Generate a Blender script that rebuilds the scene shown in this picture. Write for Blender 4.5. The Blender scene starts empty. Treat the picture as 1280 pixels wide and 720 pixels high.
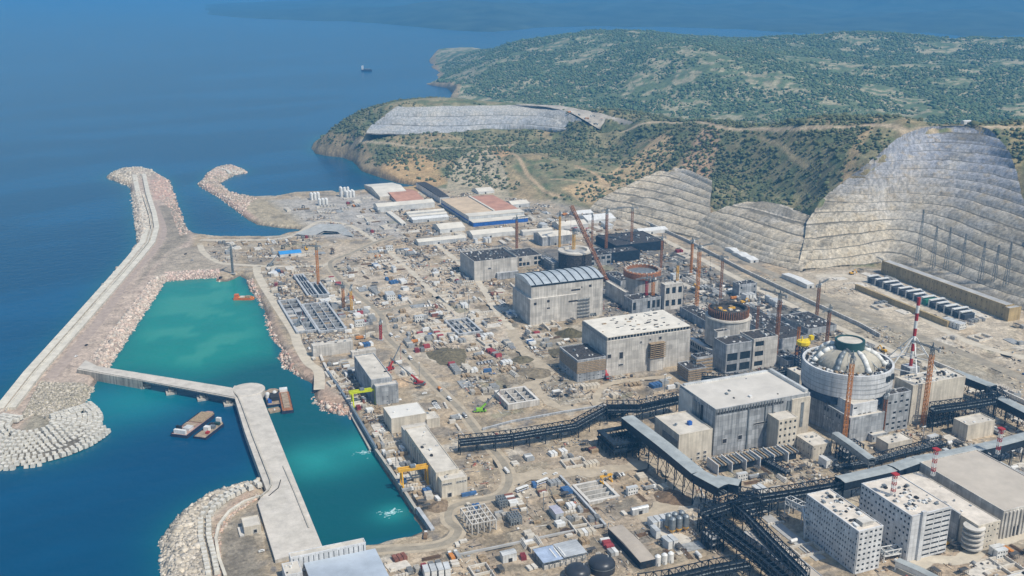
import bpy, math, random
import numpy as np
from mathutils import Vector, Matrix
random.seed(7); rng = np.random.default_rng(11)
C = bpy.context.scene.collection
SC = bpy.context.scene
R = math.radians
# ------------------------------------------------------------------ camera
F = 1273.0; TH = math.atan(394/F); H = 400.0; PSI = R(21.9)
cF = np.array([math.sin(PSI)*math.cos(TH), math.cos(PSI)*math.cos(TH), -math.sin(TH)])
cR = np.array([math.cos(PSI), -math.sin(PSI), 0.0])
cU = np.cross(cR, cF)
cam_d = bpy.data.cameras.new('camera'); cam = bpy.data.objects.new('camera', cam_d); C.objects.link(cam)
cam_d.sensor_width = 36; cam_d.lens = 36*F/1280; cam_d.clip_start = 5; cam_d.clip_end = 120000
cam.location = (0, 0, H); cam.rotation_euler = (math.pi/2-TH, 0, -PSI)
SC.camera = cam
# ------------------------------------------------------------------ world, sun, exposure
SUN_EL = 53; SUN_DIR = np.array([0.45, -0.89])          # towards the sun, in plan
w = bpy.data.worlds.new("World"); SC.world = w; w.use_nodes = True
nt = w.node_tree; nt.nodes.clear()
out = nt.nodes.new('ShaderNodeOutputWorld'); bgd = nt.nodes.new('ShaderNodeBackground'); sk = nt.nodes.new('ShaderNodeTexSky')
sk.sky_type = 'NISHITA'; sk.sun_disc = False; sk.sun_elevation = R(SUN_EL)
sk.sun_rotation = math.atan2(SUN_DIR[0], SUN_DIR[1]); sk.air_density = 1.6; sk.dust_density = 1.5; sk.ozone_density = 3.0; sk.altitude = 200
bgd.inputs[1].default_value = 0.10
nt.links.new(sk.outputs[0], bgd.inputs[0]); nt.links.new(bgd.outputs[0], out.inputs[0])
sl = bpy.data.lights.new('sun', 'SUN'); sun = bpy.data.objects.new('sun', sl); C.objects.link(sun)
sl.energy = 4.0; sl.angle = R(0.6); sl.color = (1.0, 0.92, 0.79)
dv = Vector((SUN_DIR[0]*math.cos(R(SUN_EL)), SUN_DIR[1]*math.cos(R(SUN_EL)), math.sin(R(SUN_EL))))
sun.rotation_euler = dv.to_track_quat('Z', 'Y').to_euler()
SC.view_settings.view_transform = 'Standard'; SC.view_settings.look = 'None'
SC.view_settings.exposure = 0.15; SC.view_settings.gamma = 1; SC.view_settings.use_curve_mapping = False
# ------------------------------------------------------------------ pixel of the 1280x720 photograph <-> world
def ray(px, py):
    d = cF + (px-640)/F*cR - (py-360)/F*cU
    return d
def G(px, py, z=0.0):
    d = ray(px, py); t = (z-H)/d[2]
    return Vector((d[0]*t, d[1]*t, z))
def GY(px, py, dist):                     # point on the pixel's ray at horizontal distance dist
    d = ray(px, py); t = dist/math.hypot(d[0], d[1])
    return Vector((d[0]*t, d[1]*t, H+d[2]*t))
def Pj(p):
    v = np.array([p[0], p[1], p[2]-H]); k = v@cF
    return (640+F*(v@cR)/k, 360-F*(v@cU)/k)
def wx(p, xr):                             # length along +X so that the end projects to column xr
    v = np.array([p[0], p[1], p[2]-H]); u = (xr-640)/F
    return (u*(v@cF)-v@cR)/(cR[0]-u*cF[0])
def wy(p, xl):
    v = np.array([p[0], p[1], p[2]-H]); u = (xl-640)/F
    return (u*(v@cF)-v@cR)/(cR[1]-u*cF[1])
def roofbox(ax, ay, yb, xr, xl, z0=0.0):
    """near roof corner pixel (ax, ay), row yb of its foot, columns of the right and the back-left roof corners"""
    lo, hi = 0.3, 250.0
    for _ in range(50):
        m = (lo+hi)/2; P = G(ax, ay, z0+m); yy = Pj((P.x, P.y, z0))[1]
        if yy < yb: lo = m
        else: hi = m
    h = (lo+hi)/2; P = G(ax, ay, z0+h)
    return P.x, P.y, abs(wx(P, xr)), abs(wy(P, xl)), h
# ------------------------------------------------------------------ materials
MATS = {}
def nodes(name):
    m = bpy.data.materials.new(name); m.use_nodes = True
    t = m.node_tree; b = t.nodes['Principled BSDF']; return m, t, b
def mat(name, col, rough=0.7, metal=0.0, var=0.12, scale=0.25, bump=0.0, emis=None):
    """plain painted / mineral surface with blotchy dirt"""
    if name in MATS: return MATS[name]
    m, t, b = nodes(name); L = t.links.new
    g = t.nodes.new('ShaderNodeTexCoord'); n = t.nodes.new('ShaderNodeTexNoise'); n.inputs['Scale'].default_value = scale
    n.inputs['Detail'].default_value = 6; n.inputs['Roughness'].default_value = 0.65
    geo = t.nodes.new('ShaderNodeNewGeometry'); L(geo.outputs['Position'], n.inputs['Vector'])
    mp = t.nodes.new('ShaderNodeMapRange'); mp.inputs['From Min'].default_value = .3; mp.inputs['From Max'].default_value = .7
    mp.inputs['To Min'].default_value = 1-var*2; mp.inputs['To Max'].default_value = 1+var; L(n.outputs['Fac'], mp.inputs['Value'])
    mx = t.nodes.new('ShaderNodeVectorMath'); mx.operation = 'SCALE'; mx.inputs[0].default_value = col; L(mp.outputs[0], mx.inputs['Scale'])
    L(mx.outputs[0], b.inputs['Base Color']); b.inputs['Roughness'].default_value = rough; b.inputs['Metallic'].default_value = metal
    b.inputs['Specular IOR Level'].default_value = 0.3
    if bump:
        bp = t.nodes.new('ShaderNodeBump'); bp.inputs['Distance'].default_value = bump; L(n.outputs['Fac'], bp.inputs['Height']); L(bp.outputs[0], b.inputs['Normal'])
    MATS[name] = m; return m
def concrete(name, col, bw=6.0, bh=3.0, joint=0.75, streak=0.35, patch=0.2, dark=(.16, .16, .16)):
    """cast wall: pour joints (world grid), blotches, vertical run-off streaks"""
    if name in MATS: return MATS[name]
    m, t, b = nodes(name); L = t.links.new; N = t.nodes.new
    geo = N('ShaderNodeNewGeometry'); sp = N('ShaderNodeSeparateXYZ'); L(geo.outputs['Position'], sp.inputs[0])
    ad = N('ShaderNodeMath'); ad.operation = 'ADD'; L(sp.outputs[0], ad.inputs[0]); L(sp.outputs[1], ad.inputs[1])
    nz = N('ShaderNodeSeparateXYZ'); L(geo.outputs['Normal'], nz.inputs[0])
    up = N('ShaderNodeMath'); up.operation = 'GREATER_THAN'; L(nz.outputs[2], up.inputs[0]); up.inputs[1].default_value = .7
    cv = N('ShaderNodeCombineXYZ'); L(ad.outputs[0], cv.inputs[0]); L(sp.outputs[2], cv.inputs[1])
    br = N('ShaderNodeTexBrick'); br.inputs['Scale'].default_value = 1; br.inputs['Brick Width'].default_value = bw; br.inputs['Row Height'].default_value = bh
    br.inputs['Mortar Size'].default_value = .12; br.inputs['Color1'].default_value = (1, 1, 1, 1); br.inputs['Color2'].default_value = (1-patch, 1-patch, 1-patch, 1)
    br.inputs['Mortar'].default_value = (joint, joint, joint, 1); br.offset = 0.0; L(cv.outputs[0], br.inputs['Vector'])
    br2 = N('ShaderNodeTexBrick'); br2.inputs['Scale'].default_value = 1; br2.inputs['Brick Width'].default_value = 9; br2.inputs['Row Height'].default_value = 7
    br2.inputs['Mortar Size'].default_value = .1; br2.inputs['Color1'].default_value = (1, 1, 1, 1); br2.inputs['Color2'].default_value = (.93, .93, .92, 1)
    br2.inputs['Mortar'].default_value = (.86, .86, .86, 1); L(geo.outputs['Position'], br2.inputs['Vector'])
    mb = N('ShaderNodeMix'); mb.data_type = 'RGBA'; L(up.outputs[0], mb.inputs[0]); L(br.outputs[0], mb.inputs[6]); L(br2.outputs[0], mb.inputs[7])
    n1 = N('ShaderNodeTexNoise'); n1.inputs['Scale'].default_value = .09; n1.inputs['Detail'].default_value = 7; n1.inputs['Roughness'].default_value = .7; L(geo.outputs['Position'], n1.inputs['Vector'])
    mp = N('ShaderNodeMapping'); mp.inputs['Scale'].default_value = (.5, .5, .03); L(geo.outputs['Position'], mp.inputs['Vector'])
    n2 = N('ShaderNodeTexNoise'); n2.inputs['Scale'].default_value = 1.0; n2.inputs['Detail'].default_value = 4; L(mp.outputs[0], n2.inputs['Vector'])
    r1 = N('ShaderNodeMapRange'); r1.inputs['From Min'].default_value = .3; r1.inputs['From Max'].default_value = .7; r1.inputs['To Min'].default_value = .72; r1.inputs['To Max'].default_value = 1.12; L(n1.outputs['Fac'], r1.inputs['Value'])
    r2 = N('ShaderNodeMapRange'); r2.inputs['From Min'].default_value = .35; r2.inputs['From Max'].default_value = .65; r2.inputs['To Min'].default_value = 1-streak; r2.inputs['To Max'].default_value = 1.05; L(n2.outputs['Fac'], r2.inputs['Value'])
    r2m = N('ShaderNodeMix'); r2m.data_type = 'FLOAT'; L(up.outputs[0], r2m.inputs[0]); L(r2.outputs[0], r2m.inputs[2]); r2m.inputs[3].default_value = 1
    mm = N('ShaderNodeMath'); mm.operation = 'MULTIPLY'; L(r1.outputs[0], mm.inputs[0]); L(r2m.outputs[0], mm.inputs[1])
    s1 = N('ShaderNodeVectorMath'); s1.operation = 'MULTIPLY'; s1.inputs[1].default_value = col; L(mb.outputs[2], s1.inputs[0])
    s2 = N('ShaderNodeVectorMath'); s2.operation = 'SCALE'; L(s1.outputs[0], s2.inputs[0]); L(mm.outputs[0], s2.inputs['Scale'])
    L(s2.outputs[0], b.inputs['Base Color']); b.inputs['Roughness'].default_value = .85; b.inputs['Specular IOR Level'].default_value = .2
    MATS[name] = m; return m
def ribbed(name, col, rough=.45, metal=.2, pitch=1.2, axis='h'):
    """profiled sheet: light/dark bands of a corrugated panel"""
    if name in MATS: return MATS[name]
    m, t, b = nodes(name); L = t.links.new; N = t.nodes.new
    geo = N('ShaderNodeNewGeometry'); sp = N('ShaderNodeSeparateXYZ'); L(geo.outputs['Position'], sp.inputs[0])
    if axis == 'h':
        ad = N('ShaderNodeMath'); ad.operation = 'ADD'; L(sp.outputs[0], ad.inputs[0]); L(sp.outputs[1], ad.inputs[1]); src = ad.outputs[0]
    else: src = sp.outputs[{'x': 0, 'y': 1, 'z': 2}[axis]]
    mu = N('ShaderNodeMath'); mu.operation = 'MULTIPLY'; L(src, mu.inputs[0]); mu.inputs[1].default_value = 2*math.pi/pitch
    si = N('ShaderNodeMath'); si.operation = 'SINE'; L(mu.outputs[0], si.inputs[0])
    n = N('ShaderNodeTexNoise'); n.inputs['Scale'].default_value = .12; n.inputs['Detail'].default_value = 6; L(geo.outputs['Position'], n.inputs['Vector'])
    ma = N('ShaderNodeMath'); ma.operation = 'MULTIPLY_ADD'; L(si.outputs[0], ma.inputs[0]); ma.inputs[1].default_value = .08
    mr = N('ShaderNodeMapRange'); mr.inputs['From Min'].default_value = .3; mr.inputs['From Max'].default_value = .7; mr.inputs['To Min'].default_value = .7; mr.inputs['To Max'].default_value = 1.1
    L(n.outputs['Fac'], mr.inputs['Value']); L(mr.outputs[0], ma.inputs[2])
    s = N('ShaderNodeVectorMath'); s.operation = 'SCALE'; s.inputs[0].default_value = col; L(ma.outputs[0], s.inputs['Scale'])
    L(s.outputs[0], b.inputs['Base Color']); b.inputs['Roughness'].default_value = rough; b.inputs['Metallic'].default_value = metal
    MATS[name] = m; return m
# ------------------------------------------------------------------ mesh collecting
class MB:
    def __init__(s): s.v = []; s.f = []
    def box(s, x0, y0, z0, dx, dy, dz, top=None):
        b = len(s.v); k = top or 0
        s.v += [(x0, y0, z0), (x0+dx, y0, z0), (x0+dx, y0+dy, z0), (x0, y0+dy, z0),
                (x0+k, y0+k, z0+dz), (x0+dx-k, y0+k, z0+dz), (x0+dx-k, y0+dy-k, z0+dz), (x0+k, y0+dy-k, z0+dz)]
        s.f += [tuple(b+i for i in q) for q in ((0, 3, 2, 1), (4, 5, 6, 7), (0, 1, 5, 4), (1, 2, 6, 5), (2, 3, 7, 6), (3, 0, 4, 7))]
        return s
    def cbox(s, cx, cy, z0, dx, dy, dz, top=None): return s.box(cx-dx/2, cy-dy/2, z0, dx, dy, dz, top)
    def bar(s, a, b, w, h=None):
        """square bar from a to b"""
        a = Vector(a); b = Vector(b); d = b-a
        if d.length < 1e-6: return s
        h = h or w; d.normalize(); up = Vector((0, 0, 1)) if abs(d.z) < .95 else Vector((1, 0, 0))
        r = d.cross(up).normalized(); u = r.cross(d)
        n = len(s.v)
        for p in (a, b):
            for (i, j) in ((-1, -1), (1, -1), (1, 1), (-1, 1)): s.v.append(tuple(p+r*(i*w/2)+u*(j*h/2)))
        s.f += [tuple(n+i for i in q) for q in ((0, 1, 2, 3), (7, 6, 5, 4), (0, 4, 5, 1), (1, 5, 6, 2), (2, 6, 7, 3), (3, 7, 4, 0))]
        return s
    def tube(s, a, b, r0, r1=None, n=12, cap=True):
        a = Vector(a); b = Vector(b); r1 = r0 if r1 is None else r1; d = (b-a).normalized()
        up = Vector((0, 0, 1)) if abs(d.z) < .95 else Vector((1, 0, 0)); r = d.cross(up).normalized(); u = r.cross(d); k = len(s.v)
        for p, rr in ((a, r0), (b, r1)):
            for i in range(n):
                t = 2*math.pi*i/n; s.v.append(tuple(p+r*(rr*math.cos(t))+u*(rr*math.sin(t))))
        for i in range(n): j = (i+1) % n; s.f.append((k+i, k+j, k+n+j, k+n+i))
        if cap: s.f.append(tuple(k+i for i in reversed(range(n)))); s.f.append(tuple(k+n+i for i in range(n)))
        return s
    def lathe(s, cx, cy, prof, n=48, capt=True):
        k = len(s.v)
        for (r, z) in prof:
            for i in range(n): t = 2*math.pi*i/n; s.v.append((cx+r*math.cos(t), cy+r*math.sin(t), z))
        for q in range(len(prof)-1):
            for i in range(n): j = (i+1) % n; s.f.append((k+q*n+i, k+q*n+j, k+(q+1)*n+j, k+(q+1)*n+i))
        if capt: s.f.append(tuple(k+(len(prof)-1)*n+i for i in range(n)))
        return s
    def prism(s, pts, z0, z1):
        """pts counter-clockwise plan outline"""
        a = sum(pts[i][0]*pts[(i+1) % len(pts)][1]-pts[(i+1) % len(pts)][0]*pts[i][1] for i in range(len(pts)))
        if a < 0: pts = pts[::-1]
        n = len(pts); k = len(s.v)
        for z in (z0, z1): s.v += [(p[0], p[1], z) for p in pts]
        s.f.append(tuple(k+i for i in reversed(range(n)))); s.f.append(tuple(k+n+i for i in range(n)))
        for i in range(n): j = (i+1) % n; s.f.append((k+i, k+j, k+n+j, k+n+i))
        return s
    def face(s, *pts): k = len(s.v); s.v += [tuple(p) for p in pts]; s.f.append(tuple(range(k, k+len(pts)))); return s
    def mesh(s, name, m):
        me = bpy.data.meshes.new(name); me.from_pydata(s.v, [], s.f); me.materials.append(m); me.update(); return me
    def build(s, name, m, parent=None, smooth=False):
        if not s.v: return None
        o = bpy.data.objects.new(name, s.mesh(name, m)); C.objects.link(o)
        if smooth: o.data.shade_smooth()
        if parent is not None: o.parent = parent
        return o
def put(name, me, parent=None, loc=(0, 0, 0), rz=0):
    o = bpy.data.objects.new(name, me); C.objects.link(o); o.location = loc; o.rotation_euler = (0, 0, rz)
    if parent is not None: o.parent = parent
    return o
def tag(o, label=None, cat=None, group=None, kind=None):
    if label: o['label'] = label
    if cat: o['category'] = cat
    if group: o['group'] = group
    if kind: o['kind'] = kind
    return o
def thing(name, label, cat, loc=(0, 0, 0), rz=0, group=None):
    o = bpy.data.objects.new(name, None); C.objects.link(o); o.location = loc; o.rotation_euler = (0, 0, rz); o.empty_display_size = 2
    return tag(o, label, cat, group, 'thing')
KIDS = {}
def kids(o): return [c for c in bpy.data.objects if c.parent == o]
def copy_tree(o, cache=None):
    """copy of a thing with copies of its parts and sub-parts (mesh data shared)"""
    if o.name not in KIDS: KIDS[o.name] = [(c, kids(c)) for c in kids(o)]
    r = o.copy(); C.objects.link(r)
    for c, gs in KIDS[o.name]:
        d = c.copy(); C.objects.link(d); d.parent = r
        for g in gs: e = g.copy(); C.objects.link(e); e.parent = d
    return r
# ------------------------------------------------------------------ plan helpers, noise
def poly(px, z=0.0): return np.array([[*G(x, y, z)][:2] for x, y in px])
def inside(P, Q):
    """P (n,2) in polygon Q (m,2)"""
    x, y = P[:, 0], P[:, 1]; c = np.zeros(len(P), bool); m = len(Q); j = m-1
    for i in range(m):
        xi, yi = Q[i]; xj, yj = Q[j]
        if yi != yj:
            c ^= ((yi > y) != (yj > y)) & (x < (xj-xi)*(y-yi)/(yj-yi)+xi)
        j = i
    return c
def dist(P, Q, closed=True):
    d = np.full(len(P), 1e12); m = len(Q)
    for i in range(m if closed else m-1):
        a = Q[i]; b = Q[(i+1) % m]; ab = b-a; L2 = max(ab@ab, 1e-9)
        t = np.clip(((P-a)@ab)/L2, 0, 1); e = P-a-t[:, None]*ab; d = np.minimum(d, (e*e).sum(1))
    return np.sqrt(d)
_lat = np.random.default_rng(5).random((256, 256))
def vnoise(x, y):
    xi = np.floor(x).astype(int); yi = np.floor(y).astype(int); fx = x-xi; fy = y-yi
    fx = fx*fx*(3-2*fx); fy = fy*fy*(3-2*fy); a = _lat[xi & 255, yi & 255]; b = _lat[(xi+1) & 255, yi & 255]; c = _lat[xi & 255, (yi+1) & 255]; d = _lat[(xi+1) & 255, (yi+1) & 255]
    return (a*(1-fx)+b*fx)*(1-fy)+(c*(1-fx)+d*fx)*fy
def fbm(x, y, s, o=5):
    v = 0; a = .5; f = 1/s; tot = 0
    for k in range(o): v = v+a*vnoise(x*f+17.3*k, y*f+9.1*k); tot += a; a *= .5; f *= 2.03
    return v/tot
def grid_mesh(name, V, nr, nc, m, cols=None, smooth=True):
    """V (nr*nc,3) rows x cols"""
    i = np.arange(nr-1)[:, None]*nc+np.arange(nc-1)[None]; q = np.stack([i, i+1, i+nc+1, i+nc], -1).reshape(-1, 4)
    me = bpy.data.meshes.new(name); me.vertices.add(len(V)); me.vertices.foreach_set('co', V.astype(np.float32).ravel())
    me.loops.add(q.size); me.loops.foreach_set('vertex_index', q.astype(np.int32).ravel())
    me.polygons.add(len(q)); me.polygons.foreach_set('loop_start', np.arange(0, q.size, 4, dtype=np.int32))
    if smooth: me.polygons.foreach_set('use_smooth', np.ones(len(q), bool))
    me.update(calc_edges=True)
    if cols is not None:
        at = me.color_attributes.new('tint', 'FLOAT_COLOR', 'POINT')
        c4 = np.concatenate([cols, np.ones((len(cols), 1))], 1) if cols.shape[1] == 3 else cols
        at.data.foreach_set('color', c4.astype(np.float32).ravel())
    me.materials.append(m); o = bpy.data.objects.new(name, me); C.objects.link(o); return o
HAZE = 0.00011
# ================================================================== SETTING: terrain
ZS = -5.0
LAND = [(-60, 560), (-40, 540), (0, 507), (19, 486), (50, 453), (72, 426), (105, 391), (125, 361), (145, 339), (161, 322), (171, 306), (170, 285), (167, 255), (162, 233), (150, 229),
 (132, 222), (140, 216), (152, 211.5), (175, 210.5), (192, 214), (199, 219), (212, 226), (222, 255), (229, 275), (235, 289), (250, 294), (275, 297), (311, 297), (345, 297), (356, 293), (371, 291),
 (375, 287), (350, 285), (322, 281), (309, 274), (296, 264), (277, 249), (259, 239), (247, 231), (256, 223), (258, 218), (266, 212), (277, 208), (292, 208), (310, 214.5), (306, 217),
 (294, 219), (282, 225), (275, 230), (283, 237), (292, 243), (315, 247), (345, 246.5), (367, 242), (395, 241), (420, 240), (454, 236.5), (480, 235), (505, 236), (527, 233), (512, 231), (498, 229), (475, 222),
 (452, 214), (441, 202), (428, 197), (408, 195), (394, 192), (389, 186), (392, 178), (397, 172), (420, 166), (470, 152), (520, 140), (556, 130), (566, 117), (558, 110), (541, 107),
 (520, 103), (499, 99), (522, 98.5), (541, 99), (545, 95), (541, 88), (536, 76), (545, 70), (556, 66), (600, 58), (640, 55), (700, 50), (900, 46), (1300, 46), (1700, 60),
 (1800, 1000), (100, 1000), (150, 800), (190, 770), (207, 720), (206, 695), (202, 676), (210, 660), (220, 647), (235, 635), (252, 625), (268, 617), (285, 611), (329, 601), (345, 640), (401, 683), (456, 681),
 (470, 681), (482, 677), (500, 673), (513, 671), (529, 664), (517, 646), (498, 615), (471, 574), (463, 560), (452, 545), (437, 519), (425, 519), (403, 512), (394, 500), (391, 480), (378, 473), (366, 465), (355, 457),
 (349, 447), (355, 438), (345, 428), (337, 414), (334, 400), (330, 385), (322, 372), (311, 361), (309, 350), (300, 345), (285, 352), (272, 352), (272, 347), (240, 349), (205, 352), (200, 360), (186, 382),
 (170, 405), (136, 457), (119, 480), (95, 521), (103, 522), (118, 528), (122, 539), (110, 556), (90, 568), (68, 575), (30, 580), (0, 578), (-60, 572)]
BASIN = [(394, 295), (399, 291), (405, 289), (412, 288.5), (420, 290), (427, 293.5), (418, 295)]
LP = poly(LAND, ZS); BP = poly(BASIN, ZS)
# terraced rock faces: rows of (z, [(px,py)...]) from foot to top
CUT_MAIN = [(0, [(996, 338), (1030, 335), (1065, 332), (1110, 330), (1160, 345), (1215, 366), (1295, 394)]),
 (24, [(1003, 309), (1035, 307), (1070, 303), (1120, 299), (1170, 313), (1225, 335), (1295, 361)]),
 (48, [(1009, 275), (1040, 273), (1080, 272), (1130, 271), (1180, 282), (1235, 303), (1295, 326)]),
 (72, [(1034, 243), (1058, 245), (1090, 246), (1130, 246), (1185, 252), (1240, 266), (1295, 282)]),
 (96, [(1060, 221), (1082, 223), (1110, 224), (1150, 224), (1195, 228), (1240, 236), (1277, 246)]),
 (120, [(1083, 203), (1105, 202), (1130, 201), (1160, 200), (1200, 203), (1240, 208), (1270, 214)]),
 (142, [(1106, 184), (1128, 181), (1150, 179), (1175, 178), (1205, 180), (1235, 184), (1260, 190)]),
 (160, [(1134, 165), (1155, 162), (1172, 160), (1188, 159), (1206, 159.5), (1226, 161), (1243, 165)]),
 (164, [(1160, 158.5), (1172, 157.5), (1184, 157), (1196, 156.6), (1208, 157), (1220, 158), (1232, 160)])]
CUT_LOW = [(0, [(862, 292), (890, 305), (920, 318), (960, 329), (1002, 340)]), (14, [(872, 279), (900, 290), (930, 303), (968, 314), (1014, 322)]), (28, [(884, 268), (912, 277), (940, 287), (975, 297), (1018, 304)]),
 (38, [(905, 259), (930, 265), (955, 271), (985, 280), (1022, 289)]), (46, [(935, 252), (952, 252), (970, 255), (990, 260), (1020, 271)])]
CUT_PALE = [(0, [(736, 263), (770, 272), (810, 283), (850, 293), (876, 299)]), (10, [(744, 253), (776, 260), (815, 268), (852, 277), (885, 285)]), (22, [(768, 240), (795, 243), (825, 249), (855, 258), (888, 268)]),
 (34, [(796, 228), (815, 229), (838, 233), (862, 241), (888, 250)]), (46, [(822, 215), (838, 215), (854, 218), (872, 226), (890, 236)]), (54, [(835, 210), (846, 209), (858, 211), (874, 218), (890, 226)])]
CUT_SPOIL = [(56, [(456, 167.5), (500, 168), (560, 167), (600, 165.5), (640, 165), (700, 168), (756, 167)]), (70, [(464, 155), (510, 158), (560, 157.5), (600, 157), (640, 157), (700, 161), (752, 163)]),
 (84, [(476, 147), (515, 147), (560, 147), (600, 147), (640, 147), (690, 150), (735, 156)]), (97, [(485, 139), (520, 138.5), (560, 138), (600, 138), (640, 138), (680, 140), (722, 146)]),
 (104, [(496, 133), (525, 133.5), (560, 132.5), (600, 132), (640, 131), (672, 131), (700, 136)])]
CUT_SMALL = [(12, [(556, 222), (575, 230), (600, 240), (622, 245), (640, 244)]), (24, [(553, 213), (575, 214), (600, 220), (622, 228), (638, 234)]), (36, [(560, 205), (580, 202), (602, 205), (622, 212), (636, 222)]), (50, [(590, 192), (600, 190), (612, 190), (624, 194), (634, 202)])]
PLATEAU = ([(702, 136.5, 103), (722, 146, 95), (740, 157, 79), (757, 167.5, 58)], [(640, 130.5, 105), (700, 133, 104), (750, 142.5, 98), (794, 154, 88)])
CUTS = [CUT_MAIN, CUT_LOW, CUT_PALE, CUT_SPOIL]
# hills: control points (px, py, z)
HC = [ # foot of the hills along the site
 (452, 212, -2), (480, 222, 2), (512, 228, 2), (560, 238, 0), (610, 243, 0), (650, 250, 0), (700, 258, 0), (740, 264, 0), (790, 278, 0), (840, 292, 0), (870, 300, 0), (930, 320, 0), (1000, 338, 0), (1060, 335, 0), (1120, 338, 0), (1200, 362, 0), (1280, 388, 0), (1380, 420, 0),
 (460, 178, 38), (482, 177, 42), (448, 172, 44), (510, 178, 42), (560, 178, 44),
 # headland
 (394, 190, -3), (398, 175, 26), (410, 168, 40), (440, 167, 48), (420, 190, 8), (440, 195, 4), (470, 169, 50), (470, 190, 26), (500, 170, 53), (520, 190, 32), (550, 170, 54), (560, 200, 30), (610, 168, 56), (600, 195, 36), (660, 169, 55), (660, 195, 45), (640, 225, 14), (700, 172, 52), (700, 200, 38), (700, 230, 20), (745, 174, 50), (740, 200, 36), (750, 232, 18),
 (480, 208, 14), (520, 215, 12), (570, 222, 10),
 (720, 138, 98), (700, 138, 102), (650, 131, 104), (792, 154, 90), (760, 148, 94), (756, 167, 62), (770, 158, 84), (740, 150, 93), (790, 158, 86), (765, 182, 48), (790, 182, 56), (730, 186, 44), (775, 170, 62),
 # right front ridge
 (800, 160, 88), (830, 148, 104), (870, 152, 112), (900, 155, 122), (950, 156, 132), (1000, 157, 145), (1070, 159, 152), (1130, 161, 159), (1170, 158, 163), (1215, 157, 164), (1260, 158, 165), (1320, 160, 166),
 (800, 200, 50), (850, 200, 62), (900, 200, 72), (950, 200, 84), (1000, 200, 98), (1050, 200, 116), (820, 225, 28), (870, 232, 32), (920, 230, 46), (970, 230, 58), (1010, 230, 72), (890, 262, 16), (940, 250, 34), (1000, 258, 40),
 (760, 245, 8), (810, 250, 8), (850, 265, 8),
 # top of main cut (just behind)
 (1030, 245, 77), (1060, 220, 98), (1100, 190, 130), (1330, 270, 100), (1330, 210, 132), (1290, 215, 122),
 # middle and far hills
 (640, 150, 30), (590, 135, 0), (620, 126, 0), (660, 120, 18), (700, 115, 35), (760, 120, 38), (820, 130, 38), (900, 142, 32), (1000, 145, 40), (1100, 146, 45), (1200, 146, 50), (1290, 146, 50),
 (640, 100, 45), (700, 90, 75), (760, 80, 100), (800, 70, 130), (850, 64, 152), (900, 65, 152), (900, 100, 96), (960, 72, 140), (1020, 82, 120), (1000, 110, 85), (1100, 92, 105), (1180, 100, 95), (1280, 105, 92), (1150, 120, 70),
 (566, 112, 4), (575, 100, 18), (560, 90, 8), (550, 74, 10), (600, 88, 50), (600, 75, 60), (620, 66, 80), (640, 58, 100), (680, 48, 130), (720, 41, 155), (760, 38, 168), (810, 40, 162), (850, 46, 150), (920, 52, 142), (960, 50, 148), (1040, 47, 158), (1100, 46, 162), (1160, 49, 152), (1230, 50, 150), (1300, 50, 150),
 (1050, 66, 122), (1150, 70, 120), (1250, 72, 118)]
cps = [tuple(G(x, y, z)) for x, y, z in HC]
for cp in CUTS:
    for r_i, (z, pts) in enumerate(cp[1:]):
        for (a, b) in pts[::2]:
            p = G(a, b, z); cps.append((p.x, p.y, z-(2 if r_i == len(cp)-2 else 7)))
for px, dd, zz in ((1130, 1750, 120), (1230, 1750, 118), (1350, 1750, 118), (1130, 2100, 75), (1250, 2100, 70), (1380, 2100, 75), (1250, 2500, 40), (1130, 2500, 38), (1000, 2050, 82), (1000, 2350, 50), (900, 2250, 60), (830, 2450, 50), (1400, 2500, 50)):
    p = GY(px, 200, dd); cps.append((p.x, p.y, zz))
for px in range(560, 1500, 90): # the far side of the far hills falls to the sea again
    for dd, zz in ((5200, 30), (6200, -40)):
        p = GY(px, 40, dd); cps.append((p.x, p.y, zz))
for (px, dd, zz) in ((520, 5000, -40), (500, 3600, -30), (440, 2900, -40), (380, 2500, -30), (1400, 1350, 60), (1500, 1500, 120), (1500, 2200, 150), (1450, 3500, 120), (640, 900, 0), (900, 900, 0), (1200, 900, 0), (400, 1300, 0), (600, 1500, 0), (760, 1500, 0), (900, 1300, 0), (1100, 1200, 0), (1350, 1100, 0), (520, 1700, 0)):
    p = GY(px, 300, dd); cps.append((p.x, p.y, zz))
cps = np.array(cps)
def tps_fit(P, lam=.02):
    X = P[:, :2]/1000; n = len(X); d = np.linalg.norm(X[:, None]-X[None], axis=2); K = d*d*np.log(d+1e-9)+lam*1e-2*np.eye(n)
    Q = np.hstack([np.ones((n, 1)), X]); A = np.block([[K, Q], [Q.T, np.zeros((3, 3))]]); return X, np.linalg.solve(A, np.concatenate([P[:, 2], np.zeros(3)]))
TX, TW = tps_fit(cps)
def tps(P):
    o = np.empty(len(P)); X = P/1000
    for s in range(0, len(X), 40000):
        c = X[s:s+40000]; d2 = ((c[:, None]-TX[None])**2).sum(2); K = .5*d2*np.log(d2+1e-18)
        o[s:s+40000] = K@TW[:-3]+TW[-3]+c@TW[-2:]
    return o
SITE = poly([(-80, 1000), (-60, 560), (0, 507), (72, 426), (100, 340), (100, 190), (330, 200), (420, 240), (480, 234), (527, 233), (560, 238), (610, 243), (650, 250), (700, 258), (740, 264), (790, 278), (840, 292), (870, 300), (930, 320), (1000, 338), (1060, 335), (1120, 338), (1200, 362), (1280, 388), (1380, 420), (1900, 520), (1900, 1000)], 0)
def pitbox(ax, ay, xr, xl, dep): P = G(ax, ay, 0); return (P.x, P.y, wx(P, xr), wy(P, xl), dep)
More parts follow.
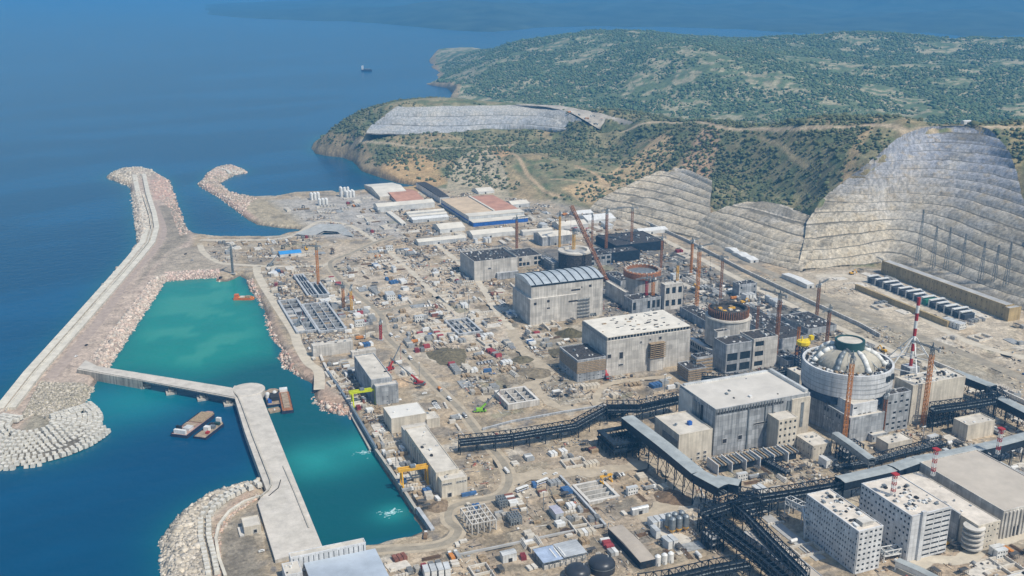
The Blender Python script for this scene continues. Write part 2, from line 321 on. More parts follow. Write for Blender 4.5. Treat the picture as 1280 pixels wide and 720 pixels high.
PITS = [pitbox(737, 628, 772, 718, 9), pitbox(400, 417, 432, 378, 7), pitbox(372, 417, 396, 349, 6), pitbox(399, 372, 411, 388, 10), pitbox(386, 372, 397, 368, 5), pitbox(636, 512, 672, 620, 5), pitbox(574, 420, 602, 557, 4)]
EXC = []                                             # shallow excavations on the yard
_g = random.Random(99)
for a0, b0, a1, b1, n_ in ((430, 330, 640, 430, 26), (570, 430, 850, 500, 16), (560, 560, 860, 700, 20), (900, 560, 1040, 600, 6), (1060, 430, 1270, 500, 10), (330, 340, 440, 430, 8), (1100, 660, 1270, 710, 6), (640, 280, 860, 330, 10)):
    for _ in range(n_):
        p = G(_g.uniform(a0, a1), _g.uniform(b0, b1), 0); EXC.append((p.x, p.y, _g.uniform(7, 26), _g.uniform(7, 26), _g.uniform(1.0, 2.8)))
PADS = []
for _ in range(420):
    p = G(_g.uniform(330, 1290), _g.uniform(262, 722), 0)
    PADS.append((p.x, p.y, _g.uniform(6, 42), _g.uniform(5, 36), _g.choice([(.52, .47, .38), (.50, .40, .28), (.22, .19, .14), (.30, .26, .19), (.17, .16, .14), (.56, .52, .45), (.42, .33, .22), (.26, .25, .17)]), _g.uniform(.35, .8), _g.gauss(0, .12)))
def height(P, sd=None):
    x, y = P[:, 0], P[:, 1]
    hill = tps(P)
    ins = inside(P, SITE); ds = dist(P, SITE); k = np.clip(ds/60, 0, 1)
    amp = np.clip(ds/300, 0, 1)*(~ins); dd = np.hypot(x, y)
    for cp in CUTS: amp = amp*np.clip(dist(P, poly3(cp))/120, 0, 1)*(~inside(P, poly3(cp)))
    nf_ = .4+.6*np.clip((dd-2300)/900, 0, 1); amp = amp*nf_
    hill = hill+amp*((fbm(x, y, 260)-.5)*34+(fbm(x+500, y, 60, 3)-.5)*7)*(1-np.clip((dd-2600)/4000, 0, .1))
    gul = np.abs(fbm(x+900, y+300, 420, 3)-.5)*2; hill = hill+amp*(gul-.25)*26
    z = np.where(ins, 0.0, hill*k)
    if sd is None: sd = shore(P)
    rough = (fbm(x, y, 7, 3)-.5)*3
    sl = np.where(ins, .62, 1.7)
    z = np.minimum(z, ZS+(sd+rough*np.where(sd > -6, 1, 0))*sl)
    for (x0, y0, w_, d_, dep) in EXC:
        dd_ = np.minimum(np.minimum(x-x0, x0+w_-x), np.minimum(y-y0, y0+d_-y)); z = np.where((dd_ > 0) & (z > -1) & (sd > 25), np.minimum(z, -np.clip(dd_*.9, 0, dep)), z)
    for (x0, y0, w_, d_, dep) in PITS:
        z = np.where((x > x0) & (x < x0+w_) & (y > y0) & (y < y0+d_), -dep, z)
    return np.maximum(z, -30), ins
def shore(P):
    d = dist(P, LP); s = np.where(inside(P, LP), d, -d); b = dist(P, BP); return np.minimum(s, np.where(inside(P, BP), -b, b))
# base colours by place: (polygon px, colour, feather)
def build_ground():
    nc, nr = 880, 900
    ang = np.linspace(R(-31), R(34), nc)+PSI
    rad = np.geomspace(500, 7200, nr)
    X = (rad[:, None]*np.sin(ang)[None]).ravel(); Y = (rad[:, None]*np.cos(ang)[None]).ravel()
    P = np.stack([X, Y], 1); sd = shore(P); z, ins = height(P, sd)
    pq = np.array([[*G(*a)][:2] for a in PLATEAU[0]+PLATEAU[1][::-1]]); i = inside(P, pq); z = np.where(i, z-np.clip(dist(P, pq)*3, 0, 30), z)
    for cp in CUTS:                                    # keep the soil sheet under the rock faces
        q = poly3(cp); i = inside(P, q); z = np.where(i, np.maximum(z-np.clip((dist(P, q)-(4 if cp is CUT_SPOIL else .5))*3, 0, 400), -4), z)
    col = np.tile(np.array([.40, .328, .232]), (len(P), 1))
    n1 = fbm(X, Y, 90); n2 = fbm(X+300, Y+800, 22, 4); n3 = fbm(X-300, Y+100, 8, 3)
    def mixc(c, w): nonlocal col; w = np.clip(w, 0, 1)[:, None]; col = col*(1-w)+np.array(c)*w
    mixc((.44, .35, .245), (n1-.45)*5*1.0); mixc((.27, .235, .19), (n2-.56)*9); mixc((.46, .41, .33), (.40-n2)*9); mixc((.22, .20, .18), (n3-.70)*8)
    hillw = (~ins).astype(float)*np.clip(dist(P, SITE)/25, 0, 1)
    dd = np.hypot(X, Y); far = np.clip((dd-2300)/600, 0, 1)
    mixc((.235, .215, .125), hillw)
    mixc((.34, .265, .155), hillw*(1-far)*np.clip((n1-.52)*6, 0, .8)); mixc((.115, .15, .078), hillw*np.clip((.52-n2)*7, 0, 1)*.8)
    mixc((.13, .18, .095), hillw*far*.8); mixc((.40, .36, .24), hillw*far*np.clip((n2+n1*.4-.70)*9, 0, .85))
    # steep bare cliffs above the sea
    mixc((.36, .27, .165), hillw*(sd < 30)*(sd > -5)*.75)
    def pz(pts, c, w=1.0, zz=0, fe=10):
        q = poly(pts, zz); i = inside(P, q); mixc(c, i*w*np.clip(dist(P, q)/fe+.2, 0, 1)*(0.75+.5*n2))
    # orange soil and bare patches on the near hills
    for pts, c, w_, zz in [([(470, 210), (500, 198), (540, 205), (560, 222), (520, 232), (480, 225)], (.50, .34, .17), .8, 14), ([(560, 205), (600, 190), (640, 188), (640, 200), (600, 205)], (.52, .34, .19), .8, 30),
        ([(700, 232), (760, 222), (800, 212), (830, 205), (850, 220), (800, 235), (740, 246)], (.52, .38, .22), .8, 20), ([(850, 215), (890, 200), (900, 215), (880, 235), (905, 262), (880, 268), (850, 250)], (.5, .33, .22), .7, 40),
        ([(620, 200), (650, 215), (690, 235), (720, 250), (700, 255), (640, 232)], (.44, .33, .2), .6, 25), ([(430, 212), (470, 215), (500, 228), (470, 225)], (.5, .42, .3), .7, 3),
        ([(950, 262), (990, 258), (1005, 262), (990, 270), (960, 270)], (.48, .32, .22), .7, 40), ([(1100, 190), (1060, 215), (1010, 255), (1020, 258), (1070, 225), (1120, 185)], (.48, .34, .2), .6, 90),
        ([(1250, 160), (1280, 165), (1300, 290), (1275, 285), (1270, 220)], (.36, .29, .15), .7, 140)]: pz(pts, c, w_, zz)
    for pts in ([(556, 222), (600, 240), (640, 243), (636, 215), (612, 192), (590, 193), (560, 207)],): pz(pts, (.44, .38, .27), .9, 28, 4)
    for k_ in range(4):
        q = np.array([[*G(a, b-7*k_, 20+9*k_)][:2] for a, b in ((556+5*k_, 224), (580+4*k_, 226), (604, 234), (630-3*k_, 244))]); mixc((.25, .22, .15), np.clip((2.6-dist(P, q, False))/2, 0, 1)*hillw*.8)
    if 0: pz([(495, 134), (560, 132), (640, 130.5), (720, 136), (792, 153), (756, 167), (722, 147), (700, 137), (640, 132)], (.50, .45, .37), 1, 98, 4)
    # breakwaters
    riprap = (.48, .39, .32); armor = (.50, .46, .39); brown = (.30, .26, .205)
    pz([(-60, 560), (0, 500), (72, 420), (125, 355), (172, 300), (160, 205), (225, 205), (245, 300), (215, 345), (170, 405), (135, 460), (95, 525), (0, 590)], riprap, .95)
    pz([(158, 240), (190, 240), (200, 290), (196, 305), (150, 360), (100, 410), (50, 465), (0, 520), (-60, 570), (-60, 555), (0, 500), (72, 420), (125, 355), (166, 300)], armor, .9)
    pz([(200, 222), (214, 224), (222, 245), (205, 250), (190, 250), (186, 225)], (.55, .38, .31), .9)
    pz([(195, 258), (222, 253), (236, 285), (240, 300), (212, 316), (196, 330), (178, 352), (165, 364), (176, 340), (205, 300)], brown, .95)
    pz([(186, 345), (212, 310), (300, 305), (300, 340), (240, 342), (205, 348)], (.38, .33, .265), .85)
    pz([(205, 350), (205, 343), (240, 340), (275, 337), (273, 347), (240, 349)], (.56, .43, .37), 1)
    pz([(178, 378), (208, 345), (200, 362), (172, 404), (136, 457), (112, 450), (140, 418)], (.55, .42, .36), 1)
    pz([(58, 478), (100, 478), (112, 482), (95, 520), (60, 545), (20, 540)], (.30, .27, .21), 1)
    pz([(245, 230), (258, 215), (312, 208), (300, 225), (285, 232), (320, 248), (370, 250), (400, 270), (380, 288), (320, 282), (280, 255)], (.40, .34, .24), .9)
    pz([(245, 231), (256, 226), (300, 255), (330, 278), (300, 268), (270, 246)], (.56, .40, .32), .8)
    pz([(256, 220), (270, 207), (290, 207), (312, 214), (300, 220), (284, 214)], (.55, .52, .45), .9)
    pz([(200, 680), (250, 622), (300, 605), (330, 600), (318, 612), (280, 640), (266, 665), (275, 740), (190, 770)], (.47, .42, .34), 1)
    pz([(268, 675), (282, 655), (325, 622), (330, 700), (345, 740), (270, 760)], (.25, .22, .175), 1)
    pz([(262, 648), (300, 615), (325, 608), (318, 622), (280, 648), (268, 672)], (.50, .37, .29), .9)
    pz([(-40, 560), (0, 535), (20, 535), (45, 545), (70, 535), (75, 522), (118, 528), (122, 540), (105, 560), (60, 578), (0, 582)], (.16, .145, .12), 1, 0, 3)  # dark ground under the armour cubes: shade of their gaps painted in
    # harbour shore rocks
    pz([(300, 342), (312, 350), (330, 380), (337, 412), (355, 438), (400, 508), (440, 520), (452, 512), (400, 470), (362, 430), (345, 395), (325, 360)], (.44, .32, .25), .8)
    pz([(366, 465), (400, 490), (430, 498), (450, 515), (437, 522), (403, 513), (390, 482)], (.42, .30, .22), .9)
    # greys and sands of the yard
    for pts, c, w_ in [([(470, 690), (560, 670), (600, 620), (640, 560), (820, 560), (900, 620), (960, 720), (400, 740)], (.40, .325, .24), .8), ([(400, 300), (520, 310), (640, 400), (690, 420), (560, 440), (440, 380)], (.55, .47, .37), .65),
        ([(640, 420), (740, 400), (740, 500), (620, 510), (560, 470)], (.30, .27, .21), .6), ([(1040, 330), (1280, 380), (1300, 470), (1180, 440), (1060, 380), (980, 340)], (.52, .45, .35), .9), ([(870, 330), (1000, 350), (1280, 470), (1280, 500), (1060, 440), (860, 350)], (.36, .33, .26), .6),
        ([(330, 250), (480, 240), (520, 300), (400, 300)], (.42, .40, .37), .8), ([(360, 310), (470, 310), (600, 470), (520, 470), (380, 350)], (.44, .38, .30), .5), ([(1120, 620), (1280, 640), (1280, 730), (1060, 730)], (.47, .37, .27), .8),
        ([(660, 310), (820, 300), (1000, 380), (1080, 470), (960, 500), (760, 400)], (.17, .165, .155), .85), ([(1080, 540), (1280, 520), (1280, 470), (1180, 460), (1080, 480)], (.33, .29, .23), .6), ([(570, 250), (700, 250), (800, 280), (780, 300), (600, 270)], (.38, .35, .30), .5)]: pz(pts, c, w_, 0, 30)
    for (x0, y0, w_, d_, c, a_, an) in PADS:
        u = (X-x0)*math.cos(an)+(Y-y0)*math.sin(an); v = -(X-x0)*math.sin(an)+(Y-y0)*math.cos(an); e = (n3-.5)*5
        mixc(c, ins*(sd > 22)*np.clip(np.minimum(np.minimum(u, w_-u), np.minimum(v, d_-v))/1.5+e*.4, 0, 1)*a_)
    for (x0, y0, w_, d_, dep) in EXC:
        mixc((.24, .20, .145), ((X > x0+2) & (X < x0+w_-2) & (Y > y0+2) & (Y < y0+d_-2))*.7)
    # wet rim at the waterline
    mixc((.13, .11, .09), (sd < 3.0)*(sd > -30)*.75)
    # tracks on the hills
    for pts, zz, wd, c in TRACKS:
        q = np.array([[*G(a, b, zc)][:2] for (a, b), zc in zip(pts, zz)]); d = dist(P, q, False); mixc(c, np.clip((wd-d)/3+.5, 0, 1)*.85)
    o = grid_mesh('ground', np.stack([X, Y, z], 1), nr, nc, ground_mat(), col); tag(o, 'dusty beige building ground, scrub hills and rocky breakwaters', 'ground', kind='structure')
    return o
TRACKS = [
 ([(780, 158), (830, 151), (870, 153), (900, 156), (950, 157), (1000, 158), (1070, 160), (1130, 161), (1170, 159), (1260, 159), (1320, 160)], [86, 104, 112, 122, 132, 145, 152, 159, 163, 165, 166], 5, (.50, .40, .28)),
 ([(640, 168), (600, 171), (540, 172), (470, 170), (440, 169)], [64, 62, 60, 54, 48], 4, (.45, .38, .27)),
 ([(640, 190), (660, 215), (680, 235), (700, 246)], [42, 28, 16, 6], 4, (.48, .36, .23)),
 ([(720, 200), (745, 215), (760, 235)], [45, 32, 14], 4, (.50, .36, .22)), ([(690, 222), (740, 232), (790, 240)], [25, 16, 12], 3.5, (.50, .38, .24)),
 ([(720, 205), (790, 208), (850, 205)], [40, 50, 60], 3, (.46, .36, .22)), ([(950, 165), (975, 190), (1010, 215)], [125, 100, 85], 3, (.42, .34, .2)),
 ([(640, 150), (700, 140), (760, 150)], [40, 50, 70], 4, (.45, .4, .33))]
def poly3(rows):   # outline of a terraced cut from its contour rows
    L_ = [G(r[1][0][0], r[1][0][1], r[0]) for r in rows]; Rr = [G(r[1][-1][0], r[1][-1][1], r[0]) for r in rows]
    bot = [G(a, b, rows[0][0]) for a, b in rows[0][1]][1:-1]; top = [G(a, b, rows[-1][0]) for a, b in rows[-1][1]][1:-1]
    return np.array([[p.x, p.y] for p in bot+Rr+top[::-1]+L_[::-1]])
def cut_mesh(name, rows, benches, nc, m, label, bench=.22, cat='rock face'):
    nr = benches*5; zs = np.array([r[0] for r in rows], float); K = len(rows)
    # resample every row to nc columns (Catmull-Rom), keep x,y
    RR = []
    for z, pts in rows:
        w3 = np.array([[*G(a, b, z)][:2] for a, b in pts]); n = len(w3); t = np.linspace(0, n-1, nc); i = np.clip(t.astype(int), 0, n-2); f = (t-i)[:, None]
        p0 = w3[np.maximum(i-1, 0)]; p1 = w3[i]; p2 = w3[i+1]; p3 = w3[np.minimum(i+2, n-1)]
        RR.append(.5*((2*p1)+(p2-p0)*f+(2*p0-5*p1+4*p2-p3)*f*f+(3*p1-p0-3*p2+p3)*f**3))
    RR = np.array(RR)                                           # K,nc,2
    Z0, Z1 = zs[0], zs[-1]; bh = (Z1-Z0)/benches; prof = []
    for b in range(benches):                                    # plan position t (in z units) against stepped z
        z = Z0+b*bh
        prof += [(z+bh*.0, z), (z+bh*bench, z+bh*.02), (z+bh*(bench+.03), z+bh*.3), (z+bh*.86, z+bh*.88), (z+bh*.995, z+bh)]
    prof = np.array(prof); V = []
    for tz, z in prof:
        k = np.clip(np.searchsorted(zs, tz)-1, 0, K-2); f = (tz-zs[k])/(zs[k+1]-zs[k]); p = RR[k]*(1-f)+RR[k+1]*f
        x, y = p[:, 0], p[:, 1]; n = (fbm(x+z*2, y-z*1.3, 14, 4)-.5)
        n2 = (fbm(x+z*.2, y, 60, 3)-.5)
        out = np.stack([p[:, 0]-np.sin(PSI)*(n*5+n2*8), p[:, 1]-np.cos(PSI)*(n*5+n2*8), np.full(nc, z)+(fbm(x, y+z, 30, 3)-.5)*3+(fbm(x+200, y+z*.5, 130, 3)-.5)*9*min(1, (z-Z0)/15)*min(1, (Z1-z)/15)], 1); V.append(out)
    V = np.array(V).reshape(-1, 3)
    o = grid_mesh(name, V, nr, nc, m, None, smooth=False); tag(o, label, cat, kind='structure'); return o
def ground_mat():
    m, t, b = nodes('earth'); L = t.links.new; N = t.nodes.new
    at = N('ShaderNodeAttribute'); at.attribute_name = 'tint'; geo = N('ShaderNodeNewGeometry')
    def noise(s, det=5, ro=.65):
        n = N('ShaderNodeTexNoise'); n.inputs['Scale'].default_value = s; n.inputs['Detail'].default_value = det; n.inputs['Roughness'].default_value = ro; L(geo.outputs['Position'], n.inputs['Vector']); return n
    def mr(src, a, c, lo, hi):
        r = N('ShaderNodeMapRange'); r.inputs['From Min'].default_value = a; r.inputs['From Max'].default_value = c; r.inputs['To Min'].default_value = lo; r.inputs['To Max'].default_value = hi; L(src, r.inputs['Value']); return r.outputs[0]
    n1 = noise(.05, 8, .72); n2 = noise(.45, 5, .7)
    v = N('ShaderNodeTexVoronoi'); v.inputs['Scale'].default_value = .30; L(geo.outputs['Position'], v.inputs['Vector']); v.inputs['Randomness'].default_value = 1
    v2 = N('ShaderNodeSeparateColor'); L(v.outputs['Color'], v2.inputs[0])
    a = mr(n1.outputs['Fac'], .3, .7, .62, 1.32); c = mr(n2.outputs['Fac'], .3, .7, .72, 1.25); d = mr(v2.outputs[0], 0, 1, .78, 1.18)
    m1 = N('ShaderNodeMath'); m1.operation = 'MULTIPLY'; L(a, m1.inputs[0]); L(c, m1.inputs[1])
    m2 = N('ShaderNodeMath'); m2.operation = 'MULTIPLY'; L(m1.outputs[0], m2.inputs[0]); L(d, m2.inputs[1])
    s = N('ShaderNodeVectorMath'); s.operation = 'SCALE'; L(at.outputs['Color'], s.inputs[0]); L(m2.outputs[0], s.inputs['Scale'])
    L(s.outputs[0], b.inputs['Base Color']); b.inputs['Roughness'].default_value = .95; b.inputs['Specular IOR Level'].default_value = .1
    bp = N('ShaderNodeBump'); bp.inputs['Distance'].default_value = 1.2; bp.inputs['Strength'].default_value = .8; L(n2.outputs['Fac'], bp.inputs['Height']); L(bp.outputs[0], b.inputs['Normal'])
    return m
def rock_mat(name, base, alt, warm=.5, zlo=60, zhi=130, fl=(.9, .97)):
    """shotcrete / cut limestone: vertical run marks, warm patches, colder grey high up"""
    m, t, b = nodes(name); L = t.links.new; N = t.nodes.new
    geo = N('ShaderNodeNewGeometry'); sp = N('ShaderNodeSeparateXYZ'); L(geo.outputs['Position'], sp.inputs[0])
    def noise(s, det=5, ro=.65, stretch=None):
        n = N('ShaderNodeTexNoise'); n.inputs['Scale'].default_value = s; n.inputs['Detail'].default_value = det; n.inputs['Roughness'].default_value = ro
        if stretch:
            mp = N('ShaderNodeMapping'); mp.inputs['Scale'].default_value = stretch; L(geo.outputs['Position'], mp.inputs['Vector']); L(mp.outputs[0], n.inputs['Vector'])
        else: L(geo.outputs['Position'], n.inputs['Vector'])
        return n
    def mr(src, a, c, lo, hi):
        r = N('ShaderNodeMapRange'); r.inputs['From Min'].default_value = a; r.inputs['From Max'].default_value = c; r.inputs['To Min'].default_value = lo; r.inputs['To Max'].default_value = hi; L(src, r.inputs['Value']); return r.outputs[0]
    def mix(f, c1, c2):
        x = N('ShaderNodeMix'); x.data_type = 'RGBA'; L(f, x.inputs[0])
        for i, c in ((6, c1), (7, c2)):
            if isinstance(c, tuple): x.inputs[i].default_value = (*c, 1)
            else: L(c, x.inputs[i])
        return x.outputs[2]
    nb = noise(.014, 6, .6); nm = noise(.07, 7, .72); ns = noise(1, 5, .7, (.22, .22, .02)); nf = noise(.5, 3)
    za = N('ShaderNodeMath'); za.operation = 'MULTIPLY_ADD'; L(nb.outputs['Fac'], za.inputs[0]); za.inputs[1].default_value = 120; L(sp.outputs[2], za.inputs[2])
    c = mix(mr(za.outputs[0], zlo+60, zhi+60, 0, 1), base, alt)
    c = mix(mr(nm.outputs['Fac'], .5, .66, 0, warm), c, (.42, .345, .235))
    c = mix(mr(nb.outputs['Fac'], .50, .62, 0, .45), c, (.56, .53, .47))
    k = N('ShaderNodeMath'); k.operation = 'MULTIPLY'; L(mr(ns.outputs['Fac'], .3, .68, .45, 1.28), k.inputs[0]); L(mr(nf.outputs['Fac'], .3, .7, .8, 1.15), k.inputs[1])
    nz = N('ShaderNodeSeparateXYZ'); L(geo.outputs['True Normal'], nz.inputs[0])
    flat = mr(nz.outputs[2], *fl, 0, .85)                    # berms darkened: rubble, plus the shadow under each lip put into the colour
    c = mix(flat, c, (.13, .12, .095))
    s = N('ShaderNodeVectorMath'); s.operation = 'SCALE'; L(c, s.inputs[0]); L(k.outputs[0], s.inputs['Scale'])
    L(s.outputs[0], b.inputs['Base Color']); b.inputs['Roughness'].default_value = .95; b.inputs['Specular IOR Level'].default_value = .1
    bp = N('ShaderNodeBump'); bp.inputs['Distance'].default_value = 1.5; L(nm.outputs['Fac'], bp.inputs['Height']); L(bp.outputs[0], b.inputs['Normal'])
    return m
GROUND = build_ground()
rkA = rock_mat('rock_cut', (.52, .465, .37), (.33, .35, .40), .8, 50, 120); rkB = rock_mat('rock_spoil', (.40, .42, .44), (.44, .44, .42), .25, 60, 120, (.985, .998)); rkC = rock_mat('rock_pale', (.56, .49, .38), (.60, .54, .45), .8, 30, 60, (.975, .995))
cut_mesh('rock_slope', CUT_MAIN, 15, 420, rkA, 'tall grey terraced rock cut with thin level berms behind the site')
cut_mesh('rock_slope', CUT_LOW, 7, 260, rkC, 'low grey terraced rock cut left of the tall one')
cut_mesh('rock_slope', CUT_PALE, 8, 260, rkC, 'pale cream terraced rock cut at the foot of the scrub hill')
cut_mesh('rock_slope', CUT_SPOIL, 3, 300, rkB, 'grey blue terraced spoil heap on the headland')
def plateau():
    fr, bk = [np.array([tuple(G(*a)) for a in r]) for r in PLATEAU]; nc, nr = 40, 14; V = []
    for r in range(nr):
        f = r/(nr-1); row = fr*(1-f)+bk*f; t = np.linspace(0, 3, nc); i = np.clip(t.astype(int), 0, 2); g_ = (t-i)[:, None]; p = row[i]*(1-g_)+row[i+1]*g_; p[:, 2] += 2+(fbm(p[:, 0], p[:, 1], 18, 3)-.5)*2.5; V.append(p)
    o = grid_mesh('spoil_plateau', np.array(V).reshape(-1, 3), nr, nc, mat('spoil_sand', (.46, .42, .36), .95, var=.2, scale=.05)); tag(o, 'bare sandy top of the spoil heap on the headland', 'plateau', kind='structure')
plateau()
# ---------------------------------------------------------------- sea
def build_sea():
    nc, nr = 420, 420
    ang = np.linspace(R(-60), R(60), nc)+PSI; rad = np.concatenate([np.geomspace(120, 8000, nr-30), np.geomspace(8300, 48000, 30)])
    X = (rad[:, None]*np.sin(ang)[None]).ravel(); Y = (rad[:, None]*np.cos(ang)[None]).ravel(); P = np.stack([X, Y], 1)
    near = (np.hypot(X, Y) < 3500)
    sd = np.full(len(P), -500.0); sd[near] = shore(P[near])
    hb = poly([(95, 525), (136, 455), (205, 350), (300, 340), (330, 385), (350, 445), (400, 505), (460, 550), (530, 665), (400, 690), (345, 600), (310, 500), (300, 488), (120, 478)], ZS); wj = poly([(95, 525), (119, 480), (300, 505), (330, 600), (250, 630), (200, 680), (120, 640)], ZS)
    n = fbm(X*.35+Y*.2, Y*1.2-X*.4, 150, 5); n2 = fbm(X+70, Y, 40, 3)
    col = np.tile(np.array([.0015, .055, .130]), (len(P), 1))
    def mixc(c, w_): nonlocal col; w_ = np.clip(w_, 0, 1)[:, None]; col = col*(1-w_)+np.array(c)*w_
    mixc((.0015, .074, .175), (n-.44)*5); mixc((.006, .11, .15), np.exp(np.minimum(sd, 0)/14)*.8)
    d = np.where(inside(P, hb), dist(P, hb), -dist(P, hb)); mixc((.0035, .085, .105), np.clip(d/14+.6, 0, 1))
    top = poly([(200, 352), (300, 345), (325, 395), (335, 440), (250, 460), (150, 455)], ZS); dt = np.where(inside(P, top), dist(P, top), -dist(P, top))
    mixc((.010, .21, .18), np.clip(dt/60+.75, 0, 1)*np.clip(d/6, 0, 1)*(.75+.5*n2))
    mixc((.09, .34, .26), np.clip((n2-.50)*5, 0, .3)*np.clip(dt/30, 0, 1)); 
    c1 = G(170, 500, ZS); mixc((.008, .20, .22), np.exp(-((X-c1.x)**2+(Y-c1.y)**2)/60**2)*.8)
    for (a, b_, r_) in ((455, 560, 32), (395, 575, 35), (490, 642, 16)):
        c1 = G(a, b_, ZS); mixc((.02, .26, .25), np.exp(-((X-c1.x)**2+(Y-c1.y)**2*1.2)/r_**2)*.8*(.6+.8*n2))
    Z = np.full(len(P), ZS)
    m, t, b = nodes('sea_water'); L = t.links.new; N = t.nodes.new
    at = N('ShaderNodeAttribute'); at.attribute_name = 'tint'; L(at.outputs['Color'], b.inputs['Base Color']); b.inputs['Roughness'].default_value = .22; b.inputs['IOR'].default_value = 1.33
    b.inputs['Specular IOR Level'].default_value = .2
    geo = N('ShaderNodeNewGeometry'); n3 = N('ShaderNodeTexNoise'); n3.inputs['Scale'].default_value = .09; n3.inputs['Detail'].default_value = 5; L(geo.outputs['Position'], n3.inputs['Vector'])
    bp = N('ShaderNodeBump'); bp.inputs['Distance'].default_value = .9; bp.inputs['Strength'].default_value = .7; L(n3.outputs['Fac'], bp.inputs['Height']); L(bp.outputs[0], b.inputs['Normal'])
    o = grid_mesh('sea', np.stack([X, Y, Z], 1), nr, nc, m, col); tag(o, 'deep blue sea turning turquoise inside the harbour', 'sea', kind='structure')
build_sea()
# ---------------------------------------------------------------- far mountains in the haze
def mountains():
    nc, nr = 260, 40; ang = np.linspace(R(-17), R(36), nc)+PSI; V = []
    for r in range(nr):
        f = r/(nr-1); dd = 8000+f*6800+900*(fbm(ang*9, ang*0+3, 1.0, 4)-.5)*2*(1-f)+2600*np.clip(1-(ang-PSI+R(17))/R(16), 0, 1)*(1-f); x = dd*np.sin(ang); y = dd*np.cos(ang)
        e = np.clip((ang-PSI+R(17))/R(14), 0, 1)
        V.append(np.stack([x, y, -12+e*(14*(f > 0)+430*np.sin(min(f*1.5, 1.0)*math.pi/2)*(.1+1.5*np.abs(fbm(x, y, 2200)-.35)))], 1))
    o = grid_mesh('mountains', np.array(V).reshape(-1, 3), nr, nc, mat('far_scrub', (.06, .085, .06), var=.3, scale=.004)); tag(o, 'far mountains across the bay fading into blue haze', 'mountains', kind='structure')
mountains()
# ---------------------------------------------------------------- haze
hb_ = MB().box(-30000, -500, -45, 62000, 54000, 45+H+60).build('haze', nodes('haze')[0]); tag(hb_, 'thin blue haze over the bay', 'haze', kind='stuff')
ht = hb_.data.materials[0].node_tree; ht.nodes.clear(); ho = ht.nodes.new('ShaderNodeOutputMaterial'); hv = ht.nodes.new('ShaderNodeVolumePrincipled')
hv.inputs['Color'].default_value = (.13, .50, 1.0, 1); hv.inputs['Density'].default_value = HAZE; hv.inputs['Anisotropy'].default_value = .0
ht.links.new(hv.outputs[0], ho.inputs['Volume']); hb_.display_type = 'WIRE'
# ---------------------------------------------------------------- scrub: many small crowns on the hills
def blob_cloud(name, P, S, cols, label, cat, h=.8, seed=3):
    """one mesh of many rough little crowns; P (n,3), S (n,) radius"""
    g = np.random.default_rng(seed); a = (1+5**.5)/2
    ico = np.array([(-1, a, 0), (1, a, 0), (-1, -a, 0), (1, -a, 0), (0, -1, a), (0, 1, a), (0, -1, -a), (0, 1, -a), (a, 0, -1), (a, 0, 1), (-a, 0, -1), (-a, 0, 1)])/1.9
    fc = np.array([(0, 11, 5), (0, 5, 1), (0, 1, 7), (0, 7, 10), (0, 10, 11), (1, 5, 9), (5, 11, 4), (11, 10, 2), (10, 7, 6), (7, 1, 8), (3, 9, 4), (3, 4, 2), (3, 2, 6), (3, 6, 8), (3, 8, 9), (4, 9, 5), (2, 4, 11), (6, 2, 10), (8, 6, 7), (9, 8, 1)])
    n = len(P); V = ico[None]*S[:, None, None]*g.uniform(.5, 1.45, (n, 12, 1)); V[:, :, 2] *= h; th = g.uniform(0, 6.28, n); c, s = np.cos(th)[:, None], np.sin(th)[:, None]
    X = V[:, :, 0]*c-V[:, :, 1]*s; Y = V[:, :, 0]*s+V[:, :, 1]*c; V[:, :, 0] = X; V[:, :, 1] = Y; V += P[:, None]; V[:, :, 2] += S[:, None]*h*.5
    Fq = (fc[None]+12*np.arange(n)[:, None, None]).reshape(-1, 3)
    me = bpy.data.meshes.new(name); me.vertices.add(n*12); me.vertices.foreach_set('co', V.astype(np.float32).ravel()); me.loops.add(Fq.size); me.loops.foreach_set('vertex_index', Fq.astype(np.int32).ravel())
    me.polygons.add(len(Fq)); me.polygons.foreach_set('loop_start', np.arange(0, Fq.size, 3, dtype=np.int32)); me.update(calc_edges=True)
    at = me.color_attributes.new('tint', 'FLOAT_COLOR', 'POINT'); cc = np.repeat(np.concatenate([cols, np.ones((n, 1))], 1), 12, 0); at.data.foreach_set('color', cc.astype(np.float32).ravel())
    if 'tinted' not in MATS:
        m, t, b = nodes('tinted'); x = t.nodes.new('ShaderNodeAttribute'); x.attribute_name = 'tint'; t.links.new(x.outputs['Color'], b.inputs['Base Color']); b.inputs['Roughness'].default_value = .95; b.inputs['Specular IOR Level'].default_value = .1; MATS['tinted'] = m
    me.materials.append(MATS['tinted']); o = bpy.data.objects.new(name, me); C.objects.link(o); tag(o, label, cat, kind='stuff'); return o
